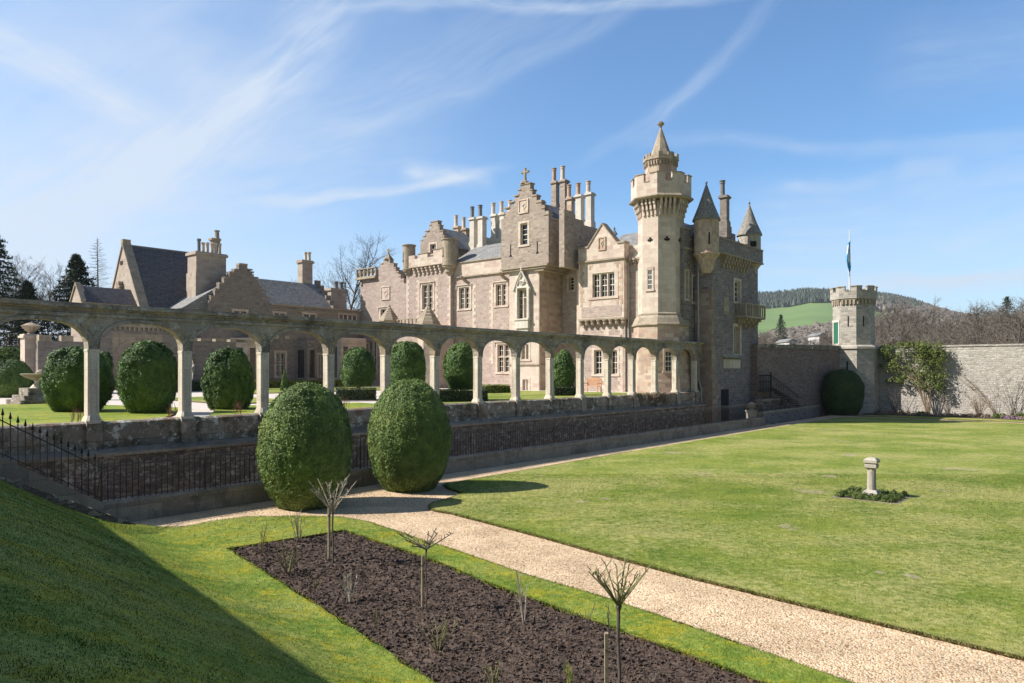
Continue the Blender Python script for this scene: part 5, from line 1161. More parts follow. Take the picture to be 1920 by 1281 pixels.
vch(567, 586, VR+3.6, 488, 548, [(573, 3.2, 473), (580, 3.2, 473)], .9)
vch(621, 650, VR+4.5, 541, 578, [(630, 4.2, 528), (640, 4.2, 529)], 1.0)
def bay(par, px0, px1, v, dpt, ytop, mat='ashlar', nwin=1):
    u0, u1 = Uat(px0, v), Uat(px1, v); z1_ = Zat(ytop, (u0+u1)/2, v); c_ = min(.9, (u1-u0)*.25)
    poly = lambda e, z: [(u0-e, v+dpt, z), (u0+c_-e*.5, v-e, z), (u1-c_+e*.5, v-e, z), (u1+e, v+dpt, z)]
    b_ = part('bay_window', mat, par, lambda mb: mb.rings([poly(0, 2.2), poly(0, z1_-.55)]+[poly(.12, z1_-.55), poly(.12, z1_-.4), poly(0, z1_-.4), poly(0, z1_)]))
    part('window_pane', 'glass', b_, lambda mb: (mb.box((u0+c_+.25, v-.012, 3.2), (u0+c_+.8, v+.1, z1_-.9)), mb.box((u1-c_-.8, v-.012, 3.2), (u1-c_-.25, v+.1, z1_-.9)),
         mb.extrude([(u0+.2*c_, v+dpt*.8-.015, 3.2), (u0+.75*c_, v+dpt*.25-.015, 3.2), (u0+.75*c_, v+dpt*.25-.015, z1_-.9), (u0+.2*c_, v+dpt*.8-.015, z1_-.9)], (.02, .02, 0))))
bay(rg, 626, 700, VR-1.6, 1.6, 634); bay(rg, 566, 604, VR-1.1, 1.1, 639, 'range_rubble_shaded'); bay(rg, 446, 518, VR-1.4, 1.4, 634)
part('merlons', 'trim', rg, lambda mb: [mb.box((Uat(450, VR-1.4)+.9+i*1.2, VR-1.4, zR(634, 480, VR-1.4)), (Uat(450, VR-1.4)+1.5+i*1.2, VR-1.1, zR(634, 480, VR-1.4)+.35)) for i in range(4)])

cp = thing('chapel', 'tall chapel with a pale pointed gable and steep dark slate roof at the left', 'chapel', (27, 69, 2.2))
uc = 26.4; vr_, vl_ = Vat(262, uc), Vat(203, uc); va_ = (vr_+vl_)/2+.1
Zc = lambda py, v: Zat(py, uc, v)
ze1, za1 = Zc(577, vr_), Zc(459, va_)
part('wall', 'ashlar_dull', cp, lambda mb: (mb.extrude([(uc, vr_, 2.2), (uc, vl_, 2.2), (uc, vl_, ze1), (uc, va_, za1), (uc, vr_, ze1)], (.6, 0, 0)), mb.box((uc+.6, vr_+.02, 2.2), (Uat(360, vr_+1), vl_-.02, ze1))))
part('roof', 'slate', cp, lambda mb: mb.extrude([(uc+.55, vr_-.2, ze1), (uc+.55, va_, za1-.05), (uc+.55, vl_+.2, ze1)], (Uat(362, va_)-uc, 0, 0)))
part('gable_coping', 'trim', cp, lambda mb: ([mb.extrude([(uc-.1, a, b_), (uc-.1, va_, za1), (uc-.1, va_, za1+.22), (uc-.1, a2, b_+.05)], (.8, 0, 0)) for a, b_, a2 in ((vr_-.05, ze1, vr_-.25), (vl_+.05, ze1, vl_+.25))], mb.box((uc-.1, va_-.2, za1), (uc+.6, va_+.2, za1+.5))))
part('ridge', 'lead', cp, lambda mb: mb.tube([(uc+.6, va_, za1), (Uat(362, va_), va_, za1)], .09, 6))
part('louvre', 'trim', cp, lambda mb: [mb.box((uc-.25-.02*i, Vat(228, uc)-.95+.11*i, Zc(574, va_)+.33*i), (uc-.001, Vat(228, uc)+.95-.11*i, Zc(574, va_)+.33*i+.26)) for i in range(7)])
part('vent', 'dark', cp, lambda mb: mb.box((uc-.03, Vat(229, uc)-.18, Zc(496, va_)), (uc+.05, Vat(226.5, uc)+.1, Zc(489, va_))))
part('eaves', 'pale_stone', cp, lambda mb: mb.box((uc-.5, vr_-.5, ze1-.25), (uc+2.5, vr_+.7, ze1-.02)))
lo = thing('chapel_lodge', 'small pointed-gable lodge with slate roof left of the chapel', 'building', (22, 73, 2.2))
uo = 22.0; va2, vb2 = Vat(153, uo), Vat(133, uo); vm2 = (va2+vb2)/2; z1_, z2_ = Zat(566, uo, va2), Zat(533, uo, vm2)
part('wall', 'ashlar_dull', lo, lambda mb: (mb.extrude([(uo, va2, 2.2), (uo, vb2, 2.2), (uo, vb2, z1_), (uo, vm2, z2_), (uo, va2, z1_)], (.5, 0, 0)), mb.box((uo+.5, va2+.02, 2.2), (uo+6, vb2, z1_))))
part('roof', 'slate', lo, lambda mb: mb.extrude([(uo+.2, va2-.15, z1_), (uo+.2, vm2, z2_-.1), (uo+.2, vb2+.15, z1_)], (6.5, 0, 0)))
part('gable_coping', 'trim', lo, lambda mb: [mb.extrude([(uo-.1, a, z1_), (uo-.1, vm2, z2_), (uo-.1, vm2, z2_+.2), (uo-.1, a, z1_+.2)], (.4, 0, 0)) for a in (va2-.1, vb2+.1)])

VG = 56.5
zg = lambda py, px: Zat(py, Uat(px, VG), VG)
ga = thing('gate_arch', 'arched stone gateway with a toothed cornice behind the clipped yews', 'gateway', (Uat(262, VG), VG, 2.2))
g0, g1, ga0, ga1 = Uat(186, VG), Uat(350, VG), Uat(207, VG), Uat(308, VG)
ztg, zcg = zg(612, 265), zg(640, 258)
part('arch', 'range_rubble_shaded', ga, lambda mb: (mb.box((g0, VG, 2.2), (ga0+.13, VG+.9, ztg-.6)), mb.box((ga1-.13, VG, 2.2), (g1, VG+.9, ztg-.6)), mb.box((g0, VG, ztg-.6), (g1, VG+.9, ztg-.1))))
arch_mb(ga0, ga1, zcg-1.5, zcg, ztg-.6, VG+.01, VG+.89).build('archway', M['trim'], ga)
part('cornice', 'trim', ga, lambda mb: (mb.box((g0-.1, VG-.14, ztg-.099), (g1+.1, VG+1.0, ztg+.06)), [mb.box((g0+.3+i*(g1-g0-.6)/17, VG-.1, ztg-.36), (g0+.42+i*(g1-g0-.6)/17, VG+.01, ztg-.1)) for i in range(18)]))
cw = thing('courtyard_wall', 'low battlemented rubble wall beyond the fountain, left of the gateway', 'wall', (Uat(120, VG), VG, 2.2))
zt_ = zg(640, 120)
part('masonry', 'range_rubble_shaded', cw, lambda mb: mb.box((Uat(72, VG), VG+.1, 2.2), (g0-.01, VG+.6, zt_)))
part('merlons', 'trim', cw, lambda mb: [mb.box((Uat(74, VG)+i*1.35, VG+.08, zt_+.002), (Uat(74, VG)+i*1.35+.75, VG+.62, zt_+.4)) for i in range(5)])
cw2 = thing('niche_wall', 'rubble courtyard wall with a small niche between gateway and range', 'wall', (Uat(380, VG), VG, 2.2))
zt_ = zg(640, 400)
part('masonry', 'range_rubble_shaded', cw2, lambda mb: wallgrid(mb, 'v', VG+.3, [(g1+.01, Uat(446, VG), 2.2, zt_)], [(Uat(360, VG), Uat(369, VG), zg(712, 365), zg(673, 365))], .5))
part('statue', 'pale_stone', cw2, lambda mb: mb.lathe(Uat(364.5, VG+.5), VG+.55, [(.16, zg(711, 365)), (.14, zg(700, 365)), (.2, zg(690, 365)), (.08, zg(684, 365)), (.12, zg(680, 365)), (.02, zg(676, 365))], 10))
part('coping', 'trim', cw2, lambda mb: [mb.box((g1+.01+i*1.25, VG+.26, zt_+.002), (min(g1+.95+i*1.25, Uat(446, VG)), VG+.84, zt_+.22)) for i in range(6)])
gp_ = thing('gate_pier', 'square stone gate pier topped by an urn beside the dark hedge', 'pier', (*xy2uv(*at(58, 700, 50).xy), 2.3))
pu, pv = xy2uv(*at(58, 700, 50).xy); zq = lambda y: CAMZ+(HY-y)/F*50
part('shaft', 'ashlar', gp_, lambda mb: (mb.box((pu-.5, pv-.5, 2.3), (pu+.5, pv+.5, zq(634))), mb.box((pu-.62, pv-.62, zq(634)), (pu+.62, pv+.62, zq(630))), mb.box((pu-.54, pv-.54, zq(630)), (pu+.54, pv+.54, zq(627)))))
part('urn', 'trim', gp_, lambda mb: mb.lathe(pu, pv, [(.28, zq(627)), (.16, zq(624)), (.3, zq(621)), (.55, zq(614)), (.62, zq(611)), (.5, zq(610)), (.3, zq(607)), (.05, zq(605))], 12))
#gp2 = thing('stone_urn', 'stone urn on a block at the far left of the courtyard', 'urn', (*xy2uv(*at(72, 620, 49).xy), 2.3))

# fountain
fu, fv = xy2uv(*G(76, 757, 2.32).xy)
fo_ = thing('stone_fountain', 'weathered stone fountain bowl on stepped square base in the courtyard', 'fountain', (fu, fv, 2.32))
part('steps', 'parapet', fo_, lambda mb: [mb.box((fu-r, fv-r, 2.32+h0), (fu+r, fv+r, 2.32+h1)) for r, h0, h1 in ((1.15, 0, .22), (.95, .22, .44), (.72, .44, .78))])
part('pedestal', 'column', fo_, lambda mb: mb.octo(fu, fv, [(.42, 3.1), (.3, 3.25), (.22, 3.35), (.28, 3.5)]))
part('bowl', 'trim', fo_, lambda mb: mb.lathe(fu, fv, [(.25, 3.45), (.5, 3.55), (.75, 3.68), (.86, 3.78), (.80, 3.8), (.7, 3.74), (.2, 3.7), (.22, 3.86), (.12, 3.96), (.02, 4.0)], 20))

# ------------------------------------------------------------------ clipped yews and hedges
EGG = ([0, .03, .15, .30, .45, .60, .75, .87, .95, .985, 1.0], [.52, .62, .84, .96, 1.0, .96, .84, .655, .43, .24, 0.0])
OVAL = ([0, .05, .2, .45, .70, .87, .96, 1.0], [.56, .70, .92, 1.0, .92, .70, .43, 0.0])
DOME = ([0, .05, .2, .4, .6, .78, .9, .97, 1.0], [.80, .88, .98, 1.0, .93, .76, .53, .28, 0.0])
DRUM = ([0, .05, .2, .4, .65, .85, .95, 1.0], [.62, .74, .93, 1.0, .98, .80, .52, 0.0])
def topiary(name, label, cx, cy, z0, H, Rm, prof, n, leaf, mat, cat='topiary', group=None, stem=0.0, lump=.035, seed=0):
    t_ = thing(name, label, cat, (cx, cy, z0), 'world', group); zb = z0+stem
    nz, na = 30, 44
    def surf(f, th, off=0.0):
        r = np.interp(f, *prof)*Rm
        k = noise.noise((math.cos(th)*1.6+seed, math.sin(th)*1.6, f*3.2))*lump*2.6+noise.noise((math.cos(th)*5+seed, math.sin(th)*5, f*9))*lump*1.3
        r = max(0, r+k*min(1, r/Rm*2)+off); return Vector((cx+r*math.cos(th), cy+r*math.sin(th), zb+f*(H-stem)+(k*.7 if f > .8 else 0)+off*(f-.3)))
    tri = []
    fs_ = [0]+[((i+.5)/nz)**.9 for i in range(nz)]+[1.0]
    grid = [[surf(f, 2*math.pi*j/na, -.05) for j in range(na)] for f in fs_]
    for i in range(len(fs_)-1):
        for j in range(na):
            a, b_, c_, d = grid[i][j], grid[i][(j+1) % na], grid[i+1][(j+1) % na], grid[i+1][j]; tri += [a, b_, c_, a, c_, d]
    core = np.array([tuple(p) for p in tri])
    # area-weighted samples
    rr_ = np.interp(np.linspace(0, 1, 200), *prof); drr = np.gradient(rr_)*200*Rm/(H-stem); wgt = (rr_+.03)*np.sqrt(1+drr**2); cdf = np.cumsum(wgt)/wgt.sum()
    f = np.interp(rng.uniform(0, 1, n), cdf, np.linspace(0, 1, 200)); th = rng.uniform(0, 2*np.pi, n)
    P = np.array([tuple(surf(a, b_)) for a, b_ in zip(f, th)]); dr = np.interp(f, np.linspace(0, 1, 200), drr)
    Nn = np.c_[np.cos(th), np.sin(th), -dr]; Nn /= np.linalg.norm(Nn, axis=1, keepdims=True); clump = np.array([noise.noise((p_[0]*9, p_[1]*9, p_[2]*9)) for p_ in P])[:, None]
    P += Nn*(clump*.035-.01+rng.uniform(-.03, .015, (n, 1))+.06*rng.uniform(0, 1, (n, 1))**14)
    trimesh('foliage', np.vstack([core, leaf_quads(P, Nn, leaf, .42)])-np.array([cx, cy, z0]), mat, t_)
    if stem:
        mb = MB(); mb.tube([(cx, cy, z0-.05), (cx+.02, cy, zb+.3)], [.14, .10], 8); mb.build('trunk', M['bark'], t_)
    return t_
topiary('clipped_yew', 'large egg-shaped clipped yew on the gravel, behind the staked standard rose', -6.03, 21.0, -.02, 3.62, 1.32, EGG, 120000, .034, M['yew'], seed=1)
topiary('clipped_yew', 'large egg-shaped clipped yew on the gravel beside the pointed lawn corner', -3.41, 24.0, -.02, 3.68, 1.37, EGG, 120000, .034, M['yew'], seed=5)
p = G(1584, 780, 0)
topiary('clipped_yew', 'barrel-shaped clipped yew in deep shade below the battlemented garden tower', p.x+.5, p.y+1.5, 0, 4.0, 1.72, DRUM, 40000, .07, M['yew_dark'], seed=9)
def ctop(px0, px1, ytop, Yc, label, prof=DRUM, stem=0.0, n=30000, zb=2.32, mat='yew_court', seed=0, ybot=None):
    X = ((px0+px1)/2-960)/F*Yc; Rm = .95*(px1-px0)/2/F*Yc; zt_ = CAMZ+(HY-ytop)/F*Yc
    return topiary('clipped_yew', label, X, Yc, zb, zt_-zb, Rm, prof, n, .035+Yc*.0006, M[mat], stem=stem, seed=seed, lump=.06)
ctop(85, 206, 651, 28.4, 'leftmost big clipped yew seen behind the first arcade column', OVAL, seed=2)
ctop(222, 330, 640, 27.4, 'bushy clipped yew filling the second arch, in front of the gateway', OVAL, seed=3)
ctop(383, 474, 655, 30, 'bushy clipped yew in the third arch, before the niche wall', OVAL, seed=4)
ctop(-22, 61, 674, 44, 'dome-shaped clipped yew at the left edge beside the fountain', DOME, seed=6, n=22000)
ctop(180, 210, 660, 40, 'dark clipped yew half hidden behind the first arcade column', seed=16, n=14000)
ctop(640, 703, 652, 40.5, 'ball-headed clipped yew on a short stem in the fifth arch', DOME, .75, 16000, seed=7)
ctop(727, 801, 640, 37, 'dark upright clipped yew behind the sixth arch of the arcade', DRUM, seed=8, n=20000)
ctop(831, 903, 643, 38.5, 'round-topped clipped yew on a short stem in the seventh arch', EGG, .6, 18000, seed=10)
ctop(1035, 1078, 657, 46, 'small domed clipped yew seen between bench and cream tower', DOME, .6, 12000, seed=11)
ctop(526, 541, 692, 56, 'thin conical clipped conifer against the range wall', ([0, .1, .5, 1], [.8, 1, .6, 0]), seed=12, n=5000)

def hedge(name, label, pts, w_, h, z0, mat, dens=900, leaf=.06, cat='hedge', group=None):
    """a clipped hedge along world points"""
    t_ = thing(name, label, cat, (pts[0][0], pts[0][1], z0), 'world', group); og = np.array([pts[0][0], pts[0][1], z0])
    P = []; Nn = []; mb = MB()
    for a, b_ in zip(pts[:-1], pts[1:]):
        a, b_ = Vector((*a, 0)), Vector((*b_, 0)); d = (b_-a); L = d.length; d.normalize(); q = Vector((-d.y, d.x, 0))
        mb.extrude([a-q*(w_/2-.05)+Vector((0, 0, z0)), a+q*(w_/2-.05)+Vector((0, 0, z0)), a+q*(w_/2-.07)+Vector((0, 0, z0+h-.06)), a-q*(w_/2-.07)+Vector((0, 0, z0+h-.06))], d*L)
        n = int(dens*L*(w_+2*h)); s_ = rng.uniform(-.5*w_-h, .5*w_+h, n); l = rng.uniform(-.03, L+.03, n)
        for si, li in zip(s_, l):
            if abs(si) < w_/2: off, z, nn = si, h, (0, 0, 1)
            else: off, z, nn = math.copysign(w_/2, si), h-(abs(si)-w_/2), tuple(q*math.copysign(1, si))
            k = .05*noise.noise((li*1.5, si*2, 3)); p = a+d*li+q*off; P.append((p.x+nn[0]*k, p.y+nn[1]*k, z0+z+nn[2]*k)); Nn.append(nn)
        n = int(dens*.7*w_*h)
        for e, sg in ((a, -1), (b_, 1)):
            for _ in range(n): p = e+q*rng.uniform(-w_/2, w_/2); P.append((p.x, p.y, z0+rng.uniform(0, h))); Nn.append(tuple(d*sg))
    body = mb.build('inner_growth', M['core'], None, (0, 0, 0), 'world', uv=False); body.parent = t_; body.location = (-og[0], -og[1], -og[2])
    trimesh('foliage', leaf_quads(np.array(P), np.array(Nn), leaf)-og, mat, t_)
    return t_
hedge('box_hedge', 'low yellow-green hedge along the foot of the service range', [up(31.5, VR-2.6), up(45.5, VR-2.6)], 1.0, .62, 2.3, M['hedge_lime'], 260, .07)
hedge('box_hedge', 'low dull green hedge below the courtyard niche wall', [up(24.2, VG-1.2), up(30.8, VG-1.2)], .9, .75, 2.3, M['hedge_dark'], 300, .07)
hedge('box_hedge', 'short bright hedge seen through the gateway opening', [up(21.6, VG-2.5), up(23.2, VG-2.5)], .7, .7, 2.3, M['hedge_lime'], 300, .07)
a, b_ = at(631, 745, 38.5), at(703, 745, 39.2)
hedge('box_hedge', 'low dark hedge in front of the ball-headed yew', [(a.x, a.y), (b_.x, b_.y)], .8, .62, 2.34, M['hedge_dark'], 500, .05)
a, b_ = at(800, 748, 36.5), at(912, 748, 37.2)
hedge('box_hedge', 'low dark hedge in front of the round-topped yew', [(a.x, a.y), (b_.x, b_.y)], .8, .62, 2.34, M['hedge_dark'], 500, .05)
a, b_ = at(1037, 740, 45), at(1081, 740, 45.4)
hedge('box_hedge', 'short dark hedge in front of the small domed yew', [(a.x, a.y), (b_.x, b_.y)], .8, .55, 2.34, M['hedge_dark'], 500, .05)
a, b_ = at(905, 740, 50), at(952, 740, 51)
hedge('box_hedge', 'small yellow-green bush row at the foot of the pink wall', [(a.x, a.y), (b_.x, b_.y)], .8, .6, 2.3, M['hedge_lime'], 500, .05)
a, b_ = at(-60, 690, 54), at(57, 690, 54)
hedge('yew_hedge', 'tall dark yew hedge at the far left of the courtyard', [(a.x, a.y), (b_.x, b_.y)], 1.5, 3.3, 2.3, M['yew_court'], 160, .09)

# ------------------------------------------------------------------ garden walls on the right and the battlemented tower
tX, tY = 31.9, 67.0; tu, tv = xy2uv(tX, tY)
uWl = 72.6
wr = thing('garden_wall', 'high pale rubble garden wall in full sun at the right', 'wall', (uWl, 0, 0))
zt_ = 6.0
part('masonry', 'garden_light', wr, lambda mb: mb.box((uWl, -45, -.3), (uWl+.6, tv-1.5, zt_)))
part('coping', 'garden_light', wr, lambda mb: mb.box((uWl-.07, -45, zt_), (uWl+.67, tv-1.5, zt_+.14)))
pL, pR = at(1420, 700, 57.5), at(1574, 700, 66.0); d = Vector((pR.x-pL.x, pR.y-pL.y, 0)); dn = Vector((-d.y, d.x, 0)).normalized()
wl_ = thing('brick_garden_wall', 'brown garden wall in shade between the mansion and the garden tower', 'wall', (pL.x, pL.y, 0), 'world')
def lw(mb, z0, z1, z2, o0, o1):
    a, b_ = pL+dn*o0, pR+dn*o0; mb.extrude([(a.x, a.y, z0), (b_.x, b_.y, z0), (b_.x, b_.y, z2), (a.x, a.y, z1)], dn*(o1-o0))
def W_(name, mat, par, fn):
    mb = MB(); fn(mb); return mb.build(name, M[mat], par)
W_('masonry', 'garden_brown', wl_, lambda mb: lw(mb, -1.2, 5.75, 5.95, 0, .6))
W_('coping', 'parapet', wl_, lambda mb: (lw(mb, 5.76, 6.05, 6.2, -.1, .7)))
gt = thing('garden_tower', 'battlemented octagonal stone watchtower with a green door on the garden wall', 'tower', (tu, tv, 0))
qz = lambda y: CAMZ+(HY-y)/F*tY
part('lower_stage', 'tower_grey', gt, lambda mb: mb.octo(tu, tv, [(2.0, -.3), (1.95, qz(656)), (2.08, qz(655)), (2.05, qz(651)), (1.75, qz(648))]))
part('upper_stage', 'tower_grey', gt, lambda mb: mb.octo(tu, tv, [(1.66, qz(649)), (1.64, qz(566))]))
part('corbel_table', 'trim', gt, lambda mb: (mb.octo(tu, tv, [(1.65, qz(566)), (1.78, qz(565)), (1.8, qz(562))]), [fbox(mb, tu, tv, 1.64, k, s_-.09, s_+.09, qz(573), qz(565), -.02, .14) for k in range(8) for s_ in (-.5, -.17, .17, .5)]))
battlement(gt, tu, tv, 1.86, qz(562.5), qz(549), qz(541), th=.3, notch=.32, mat='tower_grey')
def dz(k, s0, s1, z0, z1, d0, d1, mat, name, par=gt, ap=1.645): return part(name, mat, par, lambda mb: fbox(mb, tu, tv, ap, k, s0, s1, z0, z1, d0, d1))
dr = dz(3, -.42, .42, qz(644), qz(606), -.02, .04, 'greendoor', 'door')
part('door_surround', 'pale_stone', gt, lambda mb: (fbox(mb, tu, tv, 1.645, 3, -.58, -.422, qz(646), qz(605), -.02, .07), fbox(mb, tu, tv, 1.645, 3, .422, .58, qz(646), qz(605), -.02, .07), fbox(mb, tu, tv, 1.645, 3, -.66, .66, qz(605), qz(601), -.02, .09)))
dz(4, -.06, .06, qz(614), qz(595), -.02, .012, 'dark', 'arrow_slit'); dz(5, -.06, .06, qz(614), qz(595), -.02, .012, 'dark', 'arrow_slit'); dz(4, -.07, .07, qz(694), qz(678), -.02, .012, 'dark', 'arrow_slit', ap=1.955)
fp = thing('flagpole', 'white flagpole on the roof of the garden tower', 'flagpole', (tu, tv, qz(560)))
pxz = Vector(uvw(tu, tv)); pole_u, pole_v = xy2uv((1593-960)/F*tY, tY)
part('pole', 'pole', fp, lambda mb: (mb.tube([(pole_u, pole_v, qz(560)), (pole_u-.01, pole_v, qz(434))], [.07, .035], 8), mb.lathe(pole_u, pole_v, [(.03, qz(434)), (.08, qz(433)), (.02, qz(431.5))], 8)))
m, t, b = material('flag_cloth', .8, .1); M['flag'] = m
uvn = t.node('ShaderNodeSeparateXYZ', {0: t.node('ShaderNodeUVMap', uv_map='UVMap').outputs[0]})
x_, y_ = uvn.outputs[0], uvn.outputs[1]      # a white diagonal cross on blue cloth
d1 = t.math('ABSOLUTE', t.math('SUBTRACT', x_, y_)); d2 = t.math('ABSOLUTE', t.math('SUBTRACT', t.math('ADD', x_, y_), 1.0))
t.l.new(t.mix(t.math('LESS_THAN', t.math('MINIMUM', d1, d2), .13), (.05, .32, .62), (.78, .80, .84)), b.inputs['Base Color'])
me = bpy.data.meshes.new('flag'); n1, n2 = 14, 24; vs = []; fs = []; uvs = []
wx, wy = (1593-960)/F*tY, tY
for j in range(n2+1):
    for i in range(n1+1):
        s_, q = i/n1, j/n2; zt0, zb0 = qz(446), qz(497)
        drop = s_*1.55; fold = .10*math.sin(s_*19+q*2.5)*(s_**.4); out = .03+.46*(1-abs(q-.6))*s_**.7
        vs.append((wx-.02-.12*math.sin(q*3.1)*(1-s_)+out*math.cos(s_*4)+.22*q*s_, wy-.04+fold-.1*s_, zt0+(zb0-zt0)*q-drop*.75*(1-.35*(1-q)))); uvs.append((s_, q))
for j in range(n2):
    for i in range(n1): a = j*(n1+1)+i; fs.append((a, a+1, a+n1+2, a+n1+1))
me.from_pydata([(x-wx, y-wy, z-qz(500)) for x, y, z in vs], [], fs); lay = me.uv_layers.new(name='UVMap'); lay.data.foreach_set('uv', [c for f in fs for i in f for c in uvs[i]])
me.materials.append(M['flag']); me.polygons.foreach_set('use_smooth', [True]*len(fs)); fl = bpy.data.objects.new('flag', me); COL.objects.link(fl); place(fl, (wx, wy, qz(500)), 'world')
props(fl, 'limp blue flag with white diagonal cross hanging from the tower pole', 'flag')

# low walls, pier, iron stair by the end tower
pA, pB = Vector((17.4, 51.6, 0)), Vector((27.3, 63.5, 0))
d = (pB-pA); dn2 = Vector((-d.y, d.x, 0)).normalized()
lw_ = thing('low_wall', 'low rough rubble wall bordering the path beyond the stone pier', 'wall', (pA.x, pA.y, 0), 'world')
def rough(mb, a, b_, z0, z1, th_, n=26, seed=0):
    d = b_-a
    for i in range(n):
        p, q = a+d*(i/n), a+d*((i+1)/n); h = z1+.05*noise.noise((i*1.3, seed, 0)); mb.extrude([(p.x, p.y, z0), (q.x, q.y, z0), (q.x, q.y, h), (p.x, p.y, h)], dn2*(th_+.03*noise.noise((i*2.1, seed, 4))))
W_('masonry', 'dark_rubble', lw_, lambda mb: rough(mb, pA, pB, -.8, .72, .4))
W_('coping', 'trim', lw_, lambda mb: rough(mb, pA-dn2*.04, pB-dn2*.04, .722, .86, .48, seed=3))
pr = thing('stone_pier', 'short pale stone pier with round ball finial at the railing end', 'pier', (17.0, 51.0, 0), 'world')
W_('shaft', 'pale_stone', pr, lambda mb: (mb.box((16.75, 50.75, 0), (17.3, 51.3, 1.0)), mb.box((16.7, 50.7, 1.0), (17.35, 51.35, 1.1)), mb.box((16.9, 50.9, 1.1), (17.15, 51.15, 1.2))))
W_('ball', 'trim', pr, lambda mb: mb.lathe(17.02, 51.02, [(.05, 1.18), (.24, 1.26), (.30, 1.42), (.25, 1.58), (.1, 1.68), (.01, 1.7)], 12))
pC, pD = Vector((19.6, 56.2, 0)), Vector((28.4, 66.0, 0))
tw_ = thing('terrace_edge_wall', 'dark sunken wall below the iron stair beside the mansion', 'wall', (pC.x, pC.y, 0), 'world')
W_('masonry', 'wall_dark', tw_, lambda mb: rough(mb, pC, pD, -1.2, 1.5, .5, seed=7)); W_('coping', 'plinth', tw_, lambda mb: rough(mb, pC-dn2*.06, pD-dn2*.06, 1.502, 1.66, .6, seed=9))
st = thing('iron_stair', 'small black iron stair descending in front of the brown garden wall', 'stair', (20, 57.4, 1.5), 'world')
Ys = 57.2
def S3(px, py, Y=Ys): return at(px, py, Y)
def stair(mb):
    for k in range(9): p = S3(1448+k*6.2, 716+k*4.0, Ys+.35*k/9*6); mb.box((p.x-.05, p.y-.1, p.z-.62), (p.x+.3, p.y+1.0, p.z-.57))
    a, b_ = S3(1422, 733), S3(1447, 733); mb.box((a.x, a.y, a.z-.06), (b_.x, b_.y+1.2, b_.z))
W_('treads', 'iron', st, stair)
W_('handrail', 'iron', st, lambda mb: ([mb.tube([S3(1423+i*3.0, 733), S3(1423+i*3.0, 704)], .025, 4) for i in range(9)], mb.tube([S3(1422, 704), S3(1447, 704)], .04, 5), mb.tube([S3(1422, 716), S3(1447, 716)], .03, 5), mb.tube([S3(1445.5, 745), S3(1445.5, 698)], .06, 5),
    mb.tube([S3(1447, 704), S3(1499, 745, Ys+2)], .04, 5), [mb.tube([S3(1450+i*3.2, 707+i*2.55, Ys+.13*i), S3(1450+i*3.2, 733+i*1.1, Ys+.13*i)], .02, 4) for i in range(15)]))
W_('stringer', 'iron', st, lambda mb: mb.extrude([S3(1445, 733), S3(1497, 757, Ys+2), S3(1497, 752, Ys+2), S3(1447, 726)], (0, .1, 0)))

# pedestal with its planted square
pc = G(1642, 934, .06); pu, pv = xy2uv(pc.x, pc.y+.25)
sd_ = thing('stone_pedestal', 'small pale stone sundial pedestal standing in a planted square on the lawn', 'pedestal', (pu, pv, .06))
part('base', 'pedestal_stone', sd_, lambda mb: mb.rings([[(pu+r*x, pv+r*y, .06+z) for x, y in ((-1, -1), (1, -1), (1, 1), (-1, 1))] for r, z in ((.215, 0), (.215, .14), (.17, .20), (.125, .22))]))
part('shaft', 'pedestal_stone', sd_, lambda mb: (mb.octo(pu, pv, [(.12, .27), (.112, .95)]), [fbox(mb, pu, pv, .115, k, -.012, .012, .32, .88, -.01, .008) for k in range(8)]))
part('capital', 'pedestal_stone', sd_, lambda mb: mb.rings([[(pu+r*x, pv+r*y, z) for x, y in ((-1, -1), (1, -1), (1, 1), (-1, 1))] for r, z in ((.13, .93), (.165, .97), (.165, 1.06), (.14, 1.08), (.15, 1.10), (.19, 1.12), (.19, 1.20), (.13, 1.26), (.10, 1.27))]))
pf = thing('planted_square', 'square of small leafy plants edged with grey slabs round the pedestal', 'flower bed', (pu, pv, .06))
part('slab_edging', 'plinth', pf, lambda mb: [mb.box((pu+a, pv+b_, .0), (pu+c_, pv+d_, .066)) for a, b_, c_, d_ in ((-.92, -.92, .92, -.76), (-.92, .76, .92, .92), (-.92, -.757, -.76, .757), (.76, -.757, .92, .757))])
part('soil', 'soil', pf, lambda mb: mb.box((pu-.758, pv-.758, .02), (pu+.758, pv+.758, .070)))
def clump_leaves(n, spots, rad, h, size):
    P = []; Nn = []
    for _ in range(n):
        s_ = spots[rng.integers(len(spots))]; d = rng.normal(size=3); d /= np.linalg.norm(d); d[2] = abs(d[2]); r = rad*rng.uniform(.5, 1)
        P.append((s_[0]+d[0]*r, s_[1]+d[1]*r, s_[2]+d[2]*h*rng.uniform(.5, 1))); Nn.append(d)
    return leaf_quads(np.array(P), np.array(Nn), size, .6, .5)
spots = [(*uvw(pu+a, pv+b_).xy, .07) for a in np.linspace(-.72, .72, 8)+rng.uniform(-.05, .05, 8) for b_ in np.linspace(-.72, .72, 8)+rng.uniform(-.05, .05, 8) if max(abs(a), abs(b_)) > .27 and rng.uniform() < .88]
lv = clump_leaves(9000, spots, .13, .17, .03); c0 = uvw(pu, pv, .06)
rot = np.array([[SU, CU, 0], [-CU, SU, 0], [0, 0, 1]]); trimesh('bedding_plants', (lv-np.array(c0)) @ rot.T, M['bedgreen'], pf)['kind'] = 'stuff'

